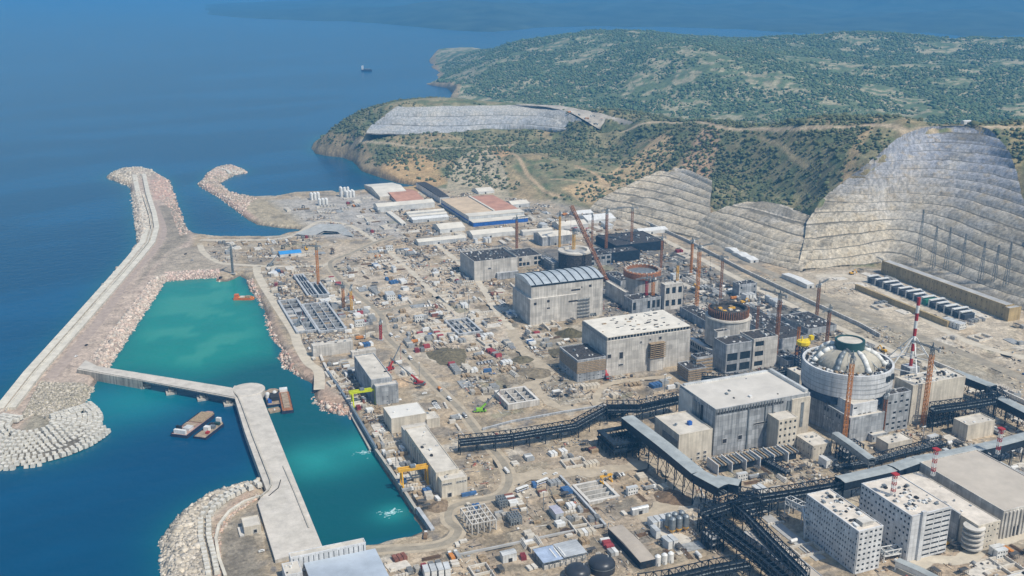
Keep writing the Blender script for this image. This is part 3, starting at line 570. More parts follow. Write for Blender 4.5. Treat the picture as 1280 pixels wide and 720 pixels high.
def rock_cloud(name, P, S, cols, label, cat, seed=3):
    g = np.random.default_rng(seed); n = len(P); b = np.array([(-1, -1, -1), (1, -1, -1), (1, 1, -1), (-1, 1, -1), (-1, -1, 1), (1, -1, 1), (1, 1, 1), (-1, 1, 1)], float)*.62
    V = b[None]*S[:, None, None]*g.uniform(.6, 1.25, (n, 1, 3))*g.uniform(.62, 1.2, (n, 8, 3)); A = g.normal(0, .5, (n, 2)); T = g.uniform(0, 6.28, n)
    for ax, an in ((0, A[:, 0]), (1, A[:, 1]), (2, T)):
        i, j = [(1, 2), (0, 2), (0, 1)][ax]; c, s = np.cos(an)[:, None], np.sin(an)[:, None]; u = V[:, :, i]*c-V[:, :, j]*s; v = V[:, :, i]*s+V[:, :, j]*c; V[:, :, i] = u; V[:, :, j] = v
    V += P[:, None]; V[:, :, 2] += S[:, None]*.25; fb = np.array([(0, 3, 2, 1), (4, 5, 6, 7), (0, 1, 5, 4), (1, 2, 6, 5), (2, 3, 7, 6), (3, 0, 4, 7)]); Fq = (fb[None]+8*np.arange(n)[:, None, None]).reshape(-1, 4)
    me = bpy.data.meshes.new(name); me.vertices.add(n*8); me.vertices.foreach_set('co', V.astype(np.float32).ravel()); me.loops.add(Fq.size); me.loops.foreach_set('vertex_index', Fq.astype(np.int32).ravel()); me.polygons.add(len(Fq)); me.polygons.foreach_set('loop_start', np.arange(0, Fq.size, 4, dtype=np.int32)); me.update(calc_edges=True)
    at = me.color_attributes.new('tint', 'FLOAT_COLOR', 'POINT'); at.data.foreach_set('color', np.repeat(np.concatenate([cols, np.ones((n, 1))], 1), 8, 0).astype(np.float32).ravel()); me.materials.append(MATS['tinted']); o = bpy.data.objects.new(name, me); C.objects.link(o); tag(o, label, cat, kind='stuff'); return o
def on_cut(P):
    m = np.zeros(len(P), bool)
    for cp in CUTS: m |= inside(P, poly3(cp))
    return m | inside(P, np.array([[*G(*a)][:2] for a in PLATEAU[0]+PLATEAU[1][::-1]]))
def scrub():
    g = np.random.default_rng(21)
    for nm, n, r0, r1, lab in (('scrub', 80000, 1400, 2700, 'grey green scrub bushes dotted over the near hills'), ('woodland', 135000, 2700, 4800, 'dark green maquis covering the far hills')):
        rad = np.sqrt(g.uniform(r0**2, r1**2, n)); an = g.uniform(R(-12), R(33), n)+PSI; P = np.stack([rad*np.sin(an), rad*np.cos(an)], 1)
        dens = fbm(P[:, 0], P[:, 1], 130, 4); d2 = fbm(P[:, 0]+400, P[:, 1], 35, 3)
        hd = np.clip((1900-P[:, 0]*.0-np.hypot(P[:, 0], P[:, 1]))*0, 0, 1)+.10*((np.arctan2(P[:, 0], P[:, 1])-PSI < R(3)) & (r0 < 2000)); keep = (dens-hd+.35*(d2-.5) > (.49 if r0 < 2000 else .45)+g.uniform(-.22, .22, n)*(1 if r0 < 2000 else .6)) & ~inside(P, SITE) & ~on_cut(P); P = P[keep]; sd = shore(P); P = P[sd > 14]
        z, _ = height(P); k = z > 3; P = P[k]; z = z[k]
        for pts, zz, wd, c in TRACKS:
            q = np.array([[*G(a, b, zc)][:2] for (a, b), zc in zip(pts, zz)]); d = dist(P, q, False) > wd+2; P = P[d]; z = z[d]
        S = g.gamma(4, .43 if r0 < 2000 else .56, len(P))+.8; b = g.uniform(.6, 1.45, (len(P), 1)); hue = g.uniform(0, 1, (len(P), 1))
        cols = (np.array([.092, .115, .050])*hue+np.array([.050, .100, .060])*(1-hue))*(1 if r0 < 2000 else 1.3)*b
        cols = cols*.62+.38*np.array([.19, .175, .10]) if r0 < 2000 else cols*.75+.25*np.array([.16, .19, .10])
        blob_cloud(nm, np.concatenate([P, z[:, None]], 1), S, cols, lab, 'scrub')
scrub()
# ================================================================== builders
M_conc = concrete('concrete_pale', (.66, .63, .58), 8, 5, .72, .3, .25); M_concg = concrete('concrete_grey', (.49, .51, .53), 7, 4.5, .6, .42, .38)
M_cream = concrete('render_cream', (.66, .60, .50), 14, 9, .9, .22, .06); M_white = concrete('panel_white', (.66, .67, .68), 3, 3.6, .7, .15, .08)
M_roofc = mat('roof_concrete', (.60, .56, .49), .9, var=.16, scale=.08); M_roofg = mat('roof_grey', (.42, .42, .41), .85, var=.16, scale=.08)
M_glass = mat('dark_glass', (.03, .04, .05), .25, var=.3, scale=.4); M_dark = mat('dark_opening', (.035, .035, .037), .9)
M_navy = mat('steel_navy', (.020, .032, .048), .6, .1, var=.35, scale=.3); M_steel = mat('steel_grey', (.25, .28, .30), .5, .4, var=.2, scale=.3)
M_sheet = ribbed('sheet_light', (.55, .57, .58), pitch=3.0); M_sheetw = ribbed('sheet_white', (.66, .67, .66), pitch=2.4); M_rebar = mat('rebar', (.075, .07, .068), .9, var=.5, scale=.5)
M_orange = mat('crane_orange', (.62, .25, .06), .5, var=.2); M_yel = mat('crane_yellow', (.75, .42, .05), .5, var=.2); M_grn = mat('lime_paint', (.55, .62, .02), .5, var=.15)
M_red = mat('red_paint', (.42, .035, .035), .5, var=.2); M_blue = mat('blue_paint', (.03, .12, .42), .5, var=.2); M_wht = mat('white_paint', (.72, .72, .70), .45, var=.12)
M_brown = mat('rust_steel', (.34, .15, .07), .8, var=.3, scale=.5); M_ochre = concrete('ochre_wall', (.50, .38, .20), 8, 6, .8, .25, .1); M_tyre = mat('tyre', (.02, .02, .02), .9)
M_plank = mat('timber', (.36, .27, .17), .9, var=.3, scale=.7); M_green = mat('green_paint', (.04, .20, .14), .5, var=.2); M_teal = mat('tank_green', (.03, .085, .085), .5, .2)
M_groof = mat('gallery_roof', (.36, .39, .39), .6, var=.15, scale=.1)
FOOT = []                                             # taken plan rectangles (x0, y0, x1, y1)
def reserve(x, y, w_, d_, m=1.5): FOOT.append((x-m, y-m, x+w_+m, y+d_+m))
def wpart(name, mb, m, par): return mb.build(name, m, par)
WMESH = {}
def pane(w_, h_, axis, m=None):
    m = m or M_glass; k = (round(w_, 1), round(h_, 1), axis, m.name)
    if k not in WMESH: WMESH[k] = (MB().box(-w_/2, -.04, 0, w_, .08, h_) if axis == 'y' else MB().box(-.04, -w_/2, 0, .08, w_, h_)).mesh('window', m)
    return WMESH[k]
def facade(root, wall, w_, d_, h_, face, rows, cols, ow, oh, p=1.0, z0=0.0, z1=None, t=.55, a0=0.0, a1=1.0, cnt=None, g=random):
    """openings in face 'f' (-Y) or 's' (-X): wall gets bands and piers proud of the core, windows are recessed panes"""
    z1 = h_ if z1 is None else z1; ln = (w_ if face == 'f' else d_); s0, s1 = ln*a0, ln*a1; cw = (s1-s0)/cols; ch = (z1-z0)/rows
    def bx(u0, du, za, dz):
        if face == 'f': wall.box(u0, -t, za, du, t, dz)
        else: wall.box(-t, u0, za, t, du, dz)
    if s0 > 0: bx(0, s0, 0, h_)
    if s1 < ln-.01: bx(s1, ln-s1, 0, h_)
    if z0 > 0: bx(s0, s1-s0, 0, z0)
    if z1 < h_-.01: bx(s0, s1-s0, z1, h_-z1)
    for r in range(rows):
        zb = z0+r*ch; b = ch*(1-oh)
        bx(s0, s1-s0, zb, b*.6); bx(s0, s1-s0, zb+ch-b*.4, b*.4)
        for c in range(cols):
            u = s0+c*cw; pw = cw*(1-ow)/2
            if g.random() < p:
                bx(u, pw, zb+b*.6, ch-b); bx(u+cw-pw, pw, zb+b*.6, ch-b)
                me = pane(cw*ow, ch-b, 'y' if face == 'f' else 'x')
                if cnt is None or cnt[0] > 0:
                    put('window', me, root, (u+cw/2, -.06, zb+b*.6) if face == 'f' else (-.06, u+cw/2, zb+b*.6))
                    if cnt: cnt[0] -= 1
                else: cnt[1].box(*((u+pw, -.1, zb+b*.6, cw*ow, .08, ch-b) if face == 'f' else (-.1, u+pw, zb+b*.6, .08, cw*ow, ch-b)))
            else: bx(u, cw, zb+b*.6, ch-b)
def block(name, label, cat, bx, m=M_cream, mr=M_roofc, par=.9, fac=(), vents=0, group=None, z0=0.0, seed=0, pm=None):
    """box building: wall, roof slab, parapet, recessed windows, roof units. fac: list of (face, rows, cols, ow, oh, p, z0, z1, a0, a1)"""
    x, y, w_, d_, h_ = bx; g = random.Random(seed+int(x*7+y*3)); root = thing(name, label, cat, (x, y, z0), 0, group); reserve(x, y, w_, d_)
    wall = MB(); wall.box(0, 0, -.3, w_, d_, h_+.3); faces = set(f[0] for f in fac); cnt = [112, MB()]
    for f in fac:
        f = list(f)+[None]*(10-len(f)); fa, r, c, ow, oh, p, za, zb, a0, a1 = f
        facade(root, wall, w_, d_, h_, fa, r, c, ow, oh, 1 if p is None else p, za or 0, zb, .55, a0 or 0, 1 if a1 is None else a1, cnt, g)
    wall.build('wall', m, root)
    o = cnt[1].build('window', M_glass, root)
    if o: tag(o, kind='stuff')
    MB().box(.5, .5, h_, w_-1, d_-1, .18).build('roof', mr, root)
    if par:
        q = MB(); t = .5; e = .55 if 'f' in faces else 0; s = .55 if 's' in faces else 0
        q.box(-s-.05, -e-.05, h_, w_+s+.1, t+e, par); q.box(-s-.05, d_-t+.05, h_, w_+s+.1, t, par); q.box(-s-.05, t-.05, h_, t+s, d_-2*t+.1, par); q.box(w_-t+.05, t-.05, h_, t, d_-2*t+.1, par)
        q.build('parapet', pm or m, root)
    for k in range(vents):
        a = g.uniform(.08, .9)*w_; b = g.uniform(.08, .9)*d_; s = g.uniform(.8, 2.6); hh = g.uniform(.4, 1.6); mm = g.choice([M_steel, M_dark, M_wht, M_roofg])
        MB().box(min(a, w_-s-1), min(b, d_-s-1), h_+.18, s, s*g.uniform(.5, 1.6), hh).build('roof_vent', mm, root)
    return root
def openings(root, bx, face, spots, m=None):
    """separate dark openings let into a wall: spots (u fraction, z, w, h) with a proud surround"""
    x, y, w_, d_, h_ = bx
    for (u, z, ww, hh) in spots:
        L_ = w_ if face == 'f' else d_
        fr = MB()
        if face == 'f':
            c = u*L_; fr.box(c-ww/2-.35, -.4, z-.35, ww+.7, .4, .35); fr.box(c-ww/2-.35, -.4, z+hh, ww+.7, .4, .35); fr.box(c-ww/2-.35, -.4, z, .35, .4, hh); fr.box(c+ww/2, -.4, z, .35, .4, hh)
            p = put('window', pane(ww, hh, 'y', m), root, (c, -.06, z))
        else:
            c = u*L_; fr.box(-.4, c-ww/2-.35, z-.35, .4, ww+.7, .35); fr.box(-.4, c-ww/2-.35, z+hh, .4, ww+.7, .35); fr.box(-.4, c-ww/2-.35, z, .4, .35, hh); fr.box(-.4, c+ww/2, z, .4, .35, hh)
            p = put('window', pane(ww, hh, 'x', m), root, (-.06, c, z))
        o = fr.mesh('frame', M_roofg); fo = bpy.data.objects.new('frame', o); C.objects.link(fo); fo.parent = p; fo.location = (-p.location.x, -p.location.y, -p.location.z)
def lattice(mb, a, b, s, t=.25, step=None, tri=False):
    """square lattice member from a to b, side s, bar thickness t"""
    a = Vector(a); b = Vector(b); d = b-a; L_ = d.length; d.normalize(); up = Vector((0, 0, 1)) if abs(d.z) < .9 else Vector((0, 1, 0)); r = d.cross(up).normalized(); u = r.cross(d)
    st = step or s*1.3; n = max(1, int(L_/st)); cs = [(-1, -1), (1, -1), (1, 1), (-1, 1)]
    P = lambda k, c: a+d*(L_*k/n)+r*(c[0]*s/2)+u*(c[1]*s/2)
    for c in cs: mb.bar(P(0, c), P(n, c), t)
    for k in range(n):
        for i in range(4):
            c0, c1 = cs[i], cs[(i+1) % 4]; mb.bar(P(k, c0), P(k+1, c1) if k % 2 else P(k+1, c1), t*.6); mb.bar(P(k, c0), P(k, c1), t*.6)
def toppt(ax, ay, yb, z0=0.0):
    lo, hi = .3, 250.0
    for _ in range(50):
        m = (lo+hi)/2; P = G(ax, ay, z0+m)
        if Pj((P.x, P.y, z0))[1] < yb: lo = m
        else: hi = m
    h = (lo+hi)/2; P = G(ax, ay, z0+h); return P.x, P.y, h
def tower_crane(top, yb, label, m=M_orange, jib=38, az=0.6, upper=M_steel, frac=.72, s=2.2, group='tower cranes over the site', z0=0.0, t=.5):
    s = s*1.25
    x, y, h = toppt(top[0], top[1], yb, z0); r = thing('tower_crane', label, 'crane', (x, y, z0), az, group); reserve(x-3, y-3, 6, 6, 0); hm = h-7
    q = MB(); lattice(q, (0, 0, .6), (0, 0, hm*frac), s, t); q.build('mast', m, r); q = MB(); lattice(q, (0, 0, hm*frac), (0, 0, hm), s*.9, t*.9); tag(q.build('mast', upper, r))
    MB().cbox(0, 0, 0, 6, 6, .8).build('base', M_roofg, r)
    MB().lathe(0, 0, [(1.6, hm), (1.9, hm+.3), (1.9, hm+1.2), (1.4, hm+1.5)], 12).build('slewing_ring', M_steel, r)
    MB().box(1.2, -1.9, hm+.2, 2.2, 1.8, 2.3).build('cab', M_wht, r)
    q = MB(); q.bar((-.7, -.7, hm+1.5), (0, 0, h), .35); q.bar((.7, -.7, hm+1.5), (0, 0, h), .35); q.bar((-.7, .7, hm+1.5), (0, 0, h), .35); q.bar((.7, .7, hm+1.5), (0, 0, h), .35); q.build('apex', upper, r)
    q = MB(); lattice(q, (1, 0, hm+2.1), (jib, 0, hm+2.1), 1.3, .26); q.build('jib', upper, r)
    q = MB(); lattice(q, (-1, 0, hm+2), (-jib*.32, 0, hm+2), 1.3, .26); q.build('counter_jib', upper, r)
    MB().box(-jib*.34, -1.1, hm-.4, jib*.08, 2.2, 2.6).build('counterweight', M_roofg, r)
    q = MB(); q.bar((0, 0, h), (jib*.62, 0, hm+2.7), .18); q.bar((0, 0, h), (-jib*.3, 0, hm+2.7), .18); q.build('tie_rod', M_steel, r)
    q = MB(); q.bar((jib*.7, 0, hm+1.5), (jib*.7, 0, hm-12), .14); q.cbox(jib*.7, 0, hm-13.4, .8, .8, 1.4); q.build('hook', M_dark, r)
    return r
def boom_crane(px_base, tip, ztip, label, m=M_red, lat=False, body=None, zb=3.0):
    B = G(*px_base, 0); T = G(*tip, ztip); r = thing('mobile_crane', label, 'crane', tuple(B), 0, 'mobile cranes with raised booms'); v = T-B; a = math.atan2(v.y, v.x); reserve(B.x-5, B.y-5, 10, 10, 0); r.rotation_euler.z = a; L_ = math.hypot(v.x, v.y)
    bd = body or m; q = MB(); q.box(-6, -1.5, 1.0, 12, 3, 1.0); q.build('chassis', bd, r); MB().box(-3.5, -1.6, 2.0, 6, 3.2, 2.2).build('engine_house', bd, r); MB().box(2.6, -1.6, 2.0, 1.9, 1.5, 2.1).build('cab', M_glass, r); MB().box(-5.6, -1.5, 2.0, 1.9, 3, 1.6).build('counterweight', M_steel, r)
    for sx in (-4.4, -1.6, 1.6, 4.4):
        for sy in (-1.5, 1.2): MB().tube((sx, sy, .8), (sx, sy+.5, .8), .8, n=10).build('wheel', M_tyre, r)
    q = MB()
    if lat: lattice(q, (1, 0, zb), (L_, 0, ztip), 3.4, .7)
    else: q.bar((0, 0, zb), (L_*.5, 0, zb+(ztip-zb)*.5), 1.2); q.bar((L_*.5, 0, zb+(ztip-zb)*.5), (L_, 0, ztip), .8)
    q.build('boom', M_steel if not lat else M_brown, r)
    if not lat: q = MB(); q.bar((0, 0, zb+.02), (L_*.3, 0, zb+(ztip-zb)*.3), 1.5); q.build('boom_foot', m, r)
    q = MB(); q.bar((L_, 0, ztip), (L_, 0, max(ztip*.4, 2)), .18); q.cbox(L_, 0, max(ztip*.4, 2)-1.2, .8, .8, 1.2); q.build('hook', M_red, r)
    return r
def gantry_crane(pl, pr, ht, label, m, w_=1.0):
    A = G(*pl, 0); B = G(*pr, 0); v = B-A; L_ = v.length; r = thing('gantry_crane', label, 'crane', tuple(A), math.atan2(v.y, v.x)); 
    for sx in (0, L_):
        for sy in (-5, 5):
            q = MB(); q.bar((sx, sy*w_, 1.2), (sx, sy*.45*w_, ht), 1.2*w_); q.build('leg', m, r)
        MB().box(sx-.6, -6.5*w_, .2, 1.2, 13*w_, 1.1).build('bogie', m, r)
    for sy in (-1.9, 1.9): MB().box(-3*w_, (sy-.65)*w_, ht, L_+6*w_, 1.3*w_, 2.2*w_).build('girder', m, r)
    MB().box(L_*.35, -2.4*w_, ht+2.2*w_, 4*w_, 4.8*w_, 1.6).build('trolley', M_steel, r); q = MB(); q.bar((L_*.42, 0, ht), (L_*.42, 0, ht*.35), .25); q.cbox(L_*.42, 0, ht*.35-1, 1.4, 1.4, 1); q.build('hook', M_dark, r)
    return r
def gallery(pts, zt, hh, ww, label, m=M_navy, roofed=None, legs=True, step=9.0, name='pipe_gallery', group='steel pipe galleries between the halls', panel=False, pipes=True):
    """raised steel truss gallery along pixel points taken at its top level zt"""
    W = [G(a, b, zt) for a, b in pts]; o = W[0]; r = thing(name, label, 'gallery', (o.x, o.y, 0), 0, group); zb = zt-hh
    fr = MB(); dk = MB(); rf = MB(); pp = MB()
    for i in range(len(W)-1):
        a = W[i]-Vector((o.x, o.y, zt)); b = W[i+1]-Vector((o.x, o.y, zt)); d = b-a; L_ = d.length; d.normalize(); n = Vector((-d.y, d.x, 0)); k = max(1, int(L_/5))
        for s in (-1, 1):
            e = n*(s*ww/2)
            fr.bar(a+e+Vector((0, 0, zb)), b+e+Vector((0, 0, zb)), .55); fr.bar(a+e+Vector((0, 0, zt)), b+e+Vector((0, 0, zt)), .55)
            for j in range(k+1):
                p = a+d*(L_*j/k)+e; fr.bar(p+Vector((0, 0, zb)), p+Vector((0, 0, zt)), .4)
                if j < k: q = a+d*(L_*(j+1)/k)+e; fr.bar(p+Vector((0, 0, zb if j % 2 else zt)), q+Vector((0, 0, zt if j % 2 else zb)), .32)
        for j in range(k+1):
            p = a+d*(L_*j/k); fr.bar(p-n*(ww/2)+Vector((0, 0, zt)), p+n*(ww/2)+Vector((0, 0, zt)), .4); fr.bar(p-n*(ww/2)+Vector((0, 0, zb)), p+n*(ww/2)+Vector((0, 0, zb)), .4)
        q = (n*(ww*.42)); zz = Vector((0, 0, zb+.35)); dk.face(a-q+zz, b-q+zz, b+q+zz, a+q+zz); zz = Vector((0, 0, zb+.05)); dk.face(a+q+zz, b+q+zz, b-q+zz, a-q+zz)
        if not (roofed and roofed[i]) and ww > 7:
            for s in (-1, 1): e2 = n*(s*ww*.28); dk.face(a+e2+Vector((0, 0, zb+.5)), b+e2+Vector((0, 0, zb+.5)), b+e2+Vector((0, 0, zb+hh*.62)), a+e2+Vector((0, 0, zb+hh*.62)))
        if pipes:
            for c, rr in ((-.25, .7), (.1, .45), (.3, .6)): pp.tube(a+n*(ww*c)+Vector((0, 0, zb+1.4)), b+n*(ww*c)+Vector((0, 0, zb+1.4)), rr, n=8)
        if roofed and roofed[i]:
            e = n*(ww/2+.6); z1 = Vector((0, 0, zt+.4)); z2 = Vector((0, 0, zt+1.1))
            rf.face(a-e+z1, b-e+z1, b+z2, a+z2); rf.face(a+z2, b+z2, b+e+z1, a+e+z1); zs = Vector((0, 0, zb))
            for s in (-1, 1): e2 = n*(s*(ww/2+.25)); dk.face(a+e2+Vector((0, 0, zb+.6)), b+e2+Vector((0, 0, zb+.6)), b+e2+Vector((0, 0, zt-.4)), a+e2+Vector((0, 0, zt-.4)))
        if legs:
            kk = max(1, int(L_/step/1.6))
            for j in range(kk+1 if i == len(W)-2 else kk):
                p = a+d*(L_*j/kk); q2 = MB()
                for s in (-1, 1): q2.bar(p+n*(s*ww*.45), p+n*(s*ww*.45)+Vector((0, 0, zb)), .6)
                q2.bar(p-n*(ww*.45)+Vector((0, 0, .5)), p+n*(ww*.45)+Vector((0, 0, zb-.5)), .3); q2.bar(p+n*(ww*.45)+Vector((0, 0, .5)), p-n*(ww*.45)+Vector((0, 0, zb-.5)), .3); q2.build('leg', m, r)
        c = (W[i]+W[i+1])/2; 
        for j in range(int(L_/6)+1):
            p = W[i]+(W[i+1]-W[i])*(j/(int(L_/6)+1)); reserve(p.x-ww/2, p.y-ww/2, ww, ww, .5)
    fr.build('truss', m, r); dk.build('deck', m, r); pp.build('pipe', M_steel, r); rf.build('roof', M_groof, r)
    return r
def strip(name, pts, width, z, m, label, cat=None, zz=None, kind='structure', thick=0, noise=0):
    """flat band along pixel points (road) or low wall when thick"""
    W = []
    for i in range(len(pts)-1):
        a = G(*pts[i], zz or 0); b = G(*pts[i+1], zz or 0); p0 = G(*pts[max(i-1, 0)], zz or 0); p3 = G(*pts[min(i+2, len(pts)-1)], zz or 0); n = max(2, int((b-a).length/5))
        for k in range(n):
            f = k/n; W.append(.5*((2*a)+(b-p0)*f+(2*p0-5*a+4*b-p3)*f*f+(3*a-p0-3*b+p3)*f**3) if not thick or noise == 0 and not thick else a+(b-a)*f)
    W.append(G(*pts[-1], zz or 0)); q = MB(); L_, R_ = [], []
    for i, p in enumerate(W):
        d = (W[min(i+1, len(W)-1)]-W[max(i-1, 0)]); d.z = 0; d.normalize(); n = Vector((-d.y, d.x, 0)); ww = width*(1+noise*math.sin(i*1.7)+noise*.6*math.sin(i*.53+1)); L_.append(p+n*ww/2); R_.append(p-n*ww/2)
    N = len(W); o = W[0]; 
    if not thick:
        for l, r_ in zip(L_, R_): q.v += [(l.x, l.y, z), (r_.x, r_.y, z)]
        for i in range(N-1): q.f.append((2*i, 2*i+1, 2*i+3, 2*i+2))
    else:
        for l, r_ in zip(L_, R_): q.v += [(l.x, l.y, z), (r_.x, r_.y, z), (r_.x, r_.y, z-thick), (l.x, l.y, z-thick)]
        for i in range(N-1):
            for j in range(4): q.f.append((4*i+j, 4*i+(j+1) % 4, 4*i+4+(j+1) % 4, 4*i+4+j))
        q.f += [(0, 3, 2, 1), (4*N-4, 4*N-3, 4*N-2, 4*N-1)]
    ob = q.build(name, m); tag(ob, label, cat, kind=kind)
    return ob, W
ROADS = []
def frame_tower(name, label, bx, nx, ny, nz, m, t=.5, z0=0.0, floors=True, cat='steel frame', group=None):
    x, y, w_, d_, h_ = bx; r = thing(name, label, cat, (x, y, z0), 0, group); reserve(x, y, w_, d_)
    for i in range(nx+1):
        for j in range(ny+1): MB().cbox(w_*i/nx, d_*j/ny, 0, t, t, h_).build('column', m, r)
    q = MB()
    for k in range(1, nz+1):
        z = h_*k/nz-t*.5
        for j in range(ny+1): q.bar((0, d_*j/ny, z), (w_, d_*j/ny, z), t*.8)
        for i in range(nx+1): q.bar((w_*i/nx, 0, z), (w_*i/nx, d_, z), t*.8)
    for k in range(nz):
        for i in range(nx):
            if (i+k) % 2: q.bar((w_*i/nx, 0, h_*k/nz), (w_*(i+1)/nx, 0, h_*(k+1)/nz), t*.4)
        for j in range(ny):
            if (j+k) % 2: q.bar((0, d_*j/ny, h_*k/nz), (0, d_*(j+1)/ny, h_*(k+1)/nz), t*.4)
    q.build('beam', m, r)
    if floors:
        for k in range(1, nz):
            MB().box(.4, .4, h_*k/nz-.2, w_-.8, (d_-.8), .25).build('floor', M_roofg, r)
    return r
def basin(name, label, bx, dep, cells, m=M_concg, top=1.2, wt=1.0, cat='concrete pit', cols=None, floor=M_concg, slabs=0, seed=0):
    """sunken concrete pit in the ground with partition walls"""
    x, y, w_, d_ = bx[:4]; r = thing(name, label, cat, (x, y, 0)); reserve(x, y, w_, d_); g = random.Random(seed); H_ = dep+top
    q = MB(); e = 1.5                                   # walls reach over the ragged ground edge
    q.box(-e, -e, -dep-.2, w_+2*e, e+wt, H_+.2); q.box(-e, d_-wt, -dep-.2, w_+2*e, e+wt, H_+.2); q.box(-e, wt, -dep-.2, e+wt, d_-2*wt, H_+.2); q.box(w_-wt, wt, -dep-.2, e+wt, d_-2*wt, H_+.2); q.build('wall', m, r)
    MB().box(wt, wt, -dep-.1, w_-2*wt, d_-2*wt, .3).build('floor', floor, r)
    nx, ny = cells
    for i in range(1, nx): MB().box(w_*i/nx-.4, wt, -dep+.2, .8, d_-2*wt, H_-g.uniform(.3, 1.6)).build('partition', m, r)
    for j in range(1, ny): MB().box(wt, d_*j/ny-.4, -dep+.2, w_-2*wt, .8, H_-g.uniform(.5, 2.6)).build('partition', m, r)
    for k in range(slabs):
        i = g.randrange(nx); j = g.randrange(ny); MB().box(w_*i/nx+.6, d_*j/ny+.6, -dep*g.uniform(0, .5), w_/nx-1.2, (d_/ny-1.2)*g.uniform(.4, 1), .5).build('slab', g.choice([M_roofc, M_rebar, M_roofg, M_plank]), r)
    return r
# ================================================================== THE PLACE
# ---------------------------------------------------------------- roads
M_dirt = mat('road_dirt', (.46, .39, .29), .95, var=.14, scale=.12); M_road = mat('road_worn', (.33, .29, .225), .9, var=.16, scale=.1); M_roadl = mat('road_light', (.56, .50, .40), .95, var=.12, scale=.1); M_track = mat('wheel_track', (.26, .225, .17), .95, var=.25, scale=.3)
def road(pts, wd, m, label, z=.08, nz=.0):
    _, W = strip('road', pts, wd, z, m, label, 'road', noise=nz); ROADS.append((np.array([[p.x, p.y] for p in W]), wd)); return W
haul = [(492, 296), (471, 302), (440, 316), (413, 328), (424, 348), (447, 369), (475, 392), (481, 412), (486, 424), (513, 449), (543, 481), (574, 511), (600, 544), (615, 561), (631, 581), (636, 603), (622, 620), (582, 628), (563, 636), (561, 651), (573, 662), (563, 676), (533, 684), (482, 687), (455, 690)]
road(haul, 13, M_dirt, 'long pale haul road winding from the quay up through the whole site', .06); road(haul, 6, M_road, 'dark worn wheel lane in the middle of the haul road', .10)
road([(475, 390), (505, 383), (530, 377), (560, 368)], 9, M_road, 'short dark side road leaving the haul road', .07)
road([(250, 306), (255, 316), (274, 328), (300, 331), (350, 333), (400, 332), (413, 328)], 9, M_roadl, 'light dirt track round the oval yard above the harbour', .07)
road([(321, 333), (324, 347), (345, 381), (367, 415), (372, 430), (385, 453), (398, 464), (399, 487)], 11, M_roadl, 'light dirt road along the harbour shore', .07)
road([(471, 302), (455, 292), (440, 283), (425, 279), (400, 277), (385, 284), (370, 293), (345, 299), (300, 300), (250, 300)], 9, M_roadl, 'pale track skirting the small dock', .08)
road([(640, 412), (648, 432), (672, 453), (684, 468), (665, 480), (642, 488), (600, 500)], 13, M_dirt, 'broad dirt track curling past the square basin', .07, .25)
road([(666, 482), (690, 505), (722, 511), (757, 505)], 11, M_dirt, 'dirt branch running to the dark gallery', .09, .2)
road([(745, 505), (748, 490), (765, 479), (800, 474), (840, 470)], 8, M_dirt, 'narrow dirt loop under the middle hall', .07, .2)
road([(640, 600), (680, 592), (760, 588), (820, 580), (850, 600), (835, 630), (800, 650)], 16, M_dirt, 'wide dusty yard road between the pits and the roofed conveyor', .07, .25)
road([(545, 305), (570, 325), (598, 352), (618, 385), (640, 412)], 9, M_roadl, 'sandy track beside the low hall', .07, .2)
road([(487, 315), (520, 345), (548, 372), (575, 400), (590, 425)], 8, M_roadl, 'sandy track through the middle of the yard', .07, .25)
road([(760, 262), (800, 285), (850, 310), (930, 352), (1010, 392), (1080, 424), (1170, 462), (1290, 515)], 11, M_roadl, 'pale straight road running diagonally below the rock cut', .07)
road([(800, 268), (870, 297), (960, 340), (1040, 376), (1120, 410), (1200, 440), (1290, 478)], 14, M_road, 'brown service road below the rock cut', .075)
road([(1020, 345), (1080, 350), (1190, 418), (1290, 450)], 12, M_roadl, 'pale yard road beside the ochre walls', .07, .1)
road([(1130, 720), (1160, 700), (1200, 700), (1240, 680), (1290, 665)], 12, M_roadl, 'sandy lane between the office blocks', .07, .15)
road([(0, 0), (0, 0)], 1, M_dirt, '') if False else None
# breakwater: road, crest walls
road([(190, 253), (200, 275), (203, 292), (192, 312), (172, 333), (150, 362), (132, 390), (110, 418), (85, 447), (62, 473)], 13, mat('road_pink', (.42, .34, .285), .95, var=.15, scale=.15), 'pinkish brown road along the top of the breakwater', .07)
crest = [(180, 218), (185, 242), (193, 267), (196, 284), (191, 302), (174, 323), (148, 353), (105, 402), (50, 464), (14, 510)]
M_crest = concrete('crest_concrete', (.68, .64, .55), 5, 3, .7, .2, .1)
def wallstrip(name, pts, wd, ztop, th, m, label, cat, zz=0):
    ob, W = strip(name, pts, wd, ztop, m, label, cat, zz=zz, thick=th); ob['kind'] = 'thing'; ob['category'] = cat; return ob
wallstrip('breakwater_wall', crest, 8, 2.8, 3.4, M_crest, 'long pale concrete crest wall along the top of the breakwater', 'wall', 2)
wallstrip('breakwater_step', [(x-12-(y-218)*.012, y+0) for x, y in crest], 9, .9, 2.5, M_crest, 'lower concrete step on the sea side of the crest wall', 'wall', 1)
wallstrip('breakwater_step', [(x-6.5, y+2) for x, y in crest[1:]], 1.2, 3.4, 3.4, M_crest, 'thin raised kerb between crest wall and its lower step', 'wall', 2)
wallstrip('breakwater_wall', [(277, 211), (284, 213), (288, 217)], 6, 2, 3, M_crest, 'short pale concrete crest on the tip of the small breakwater', 'wall', 1)
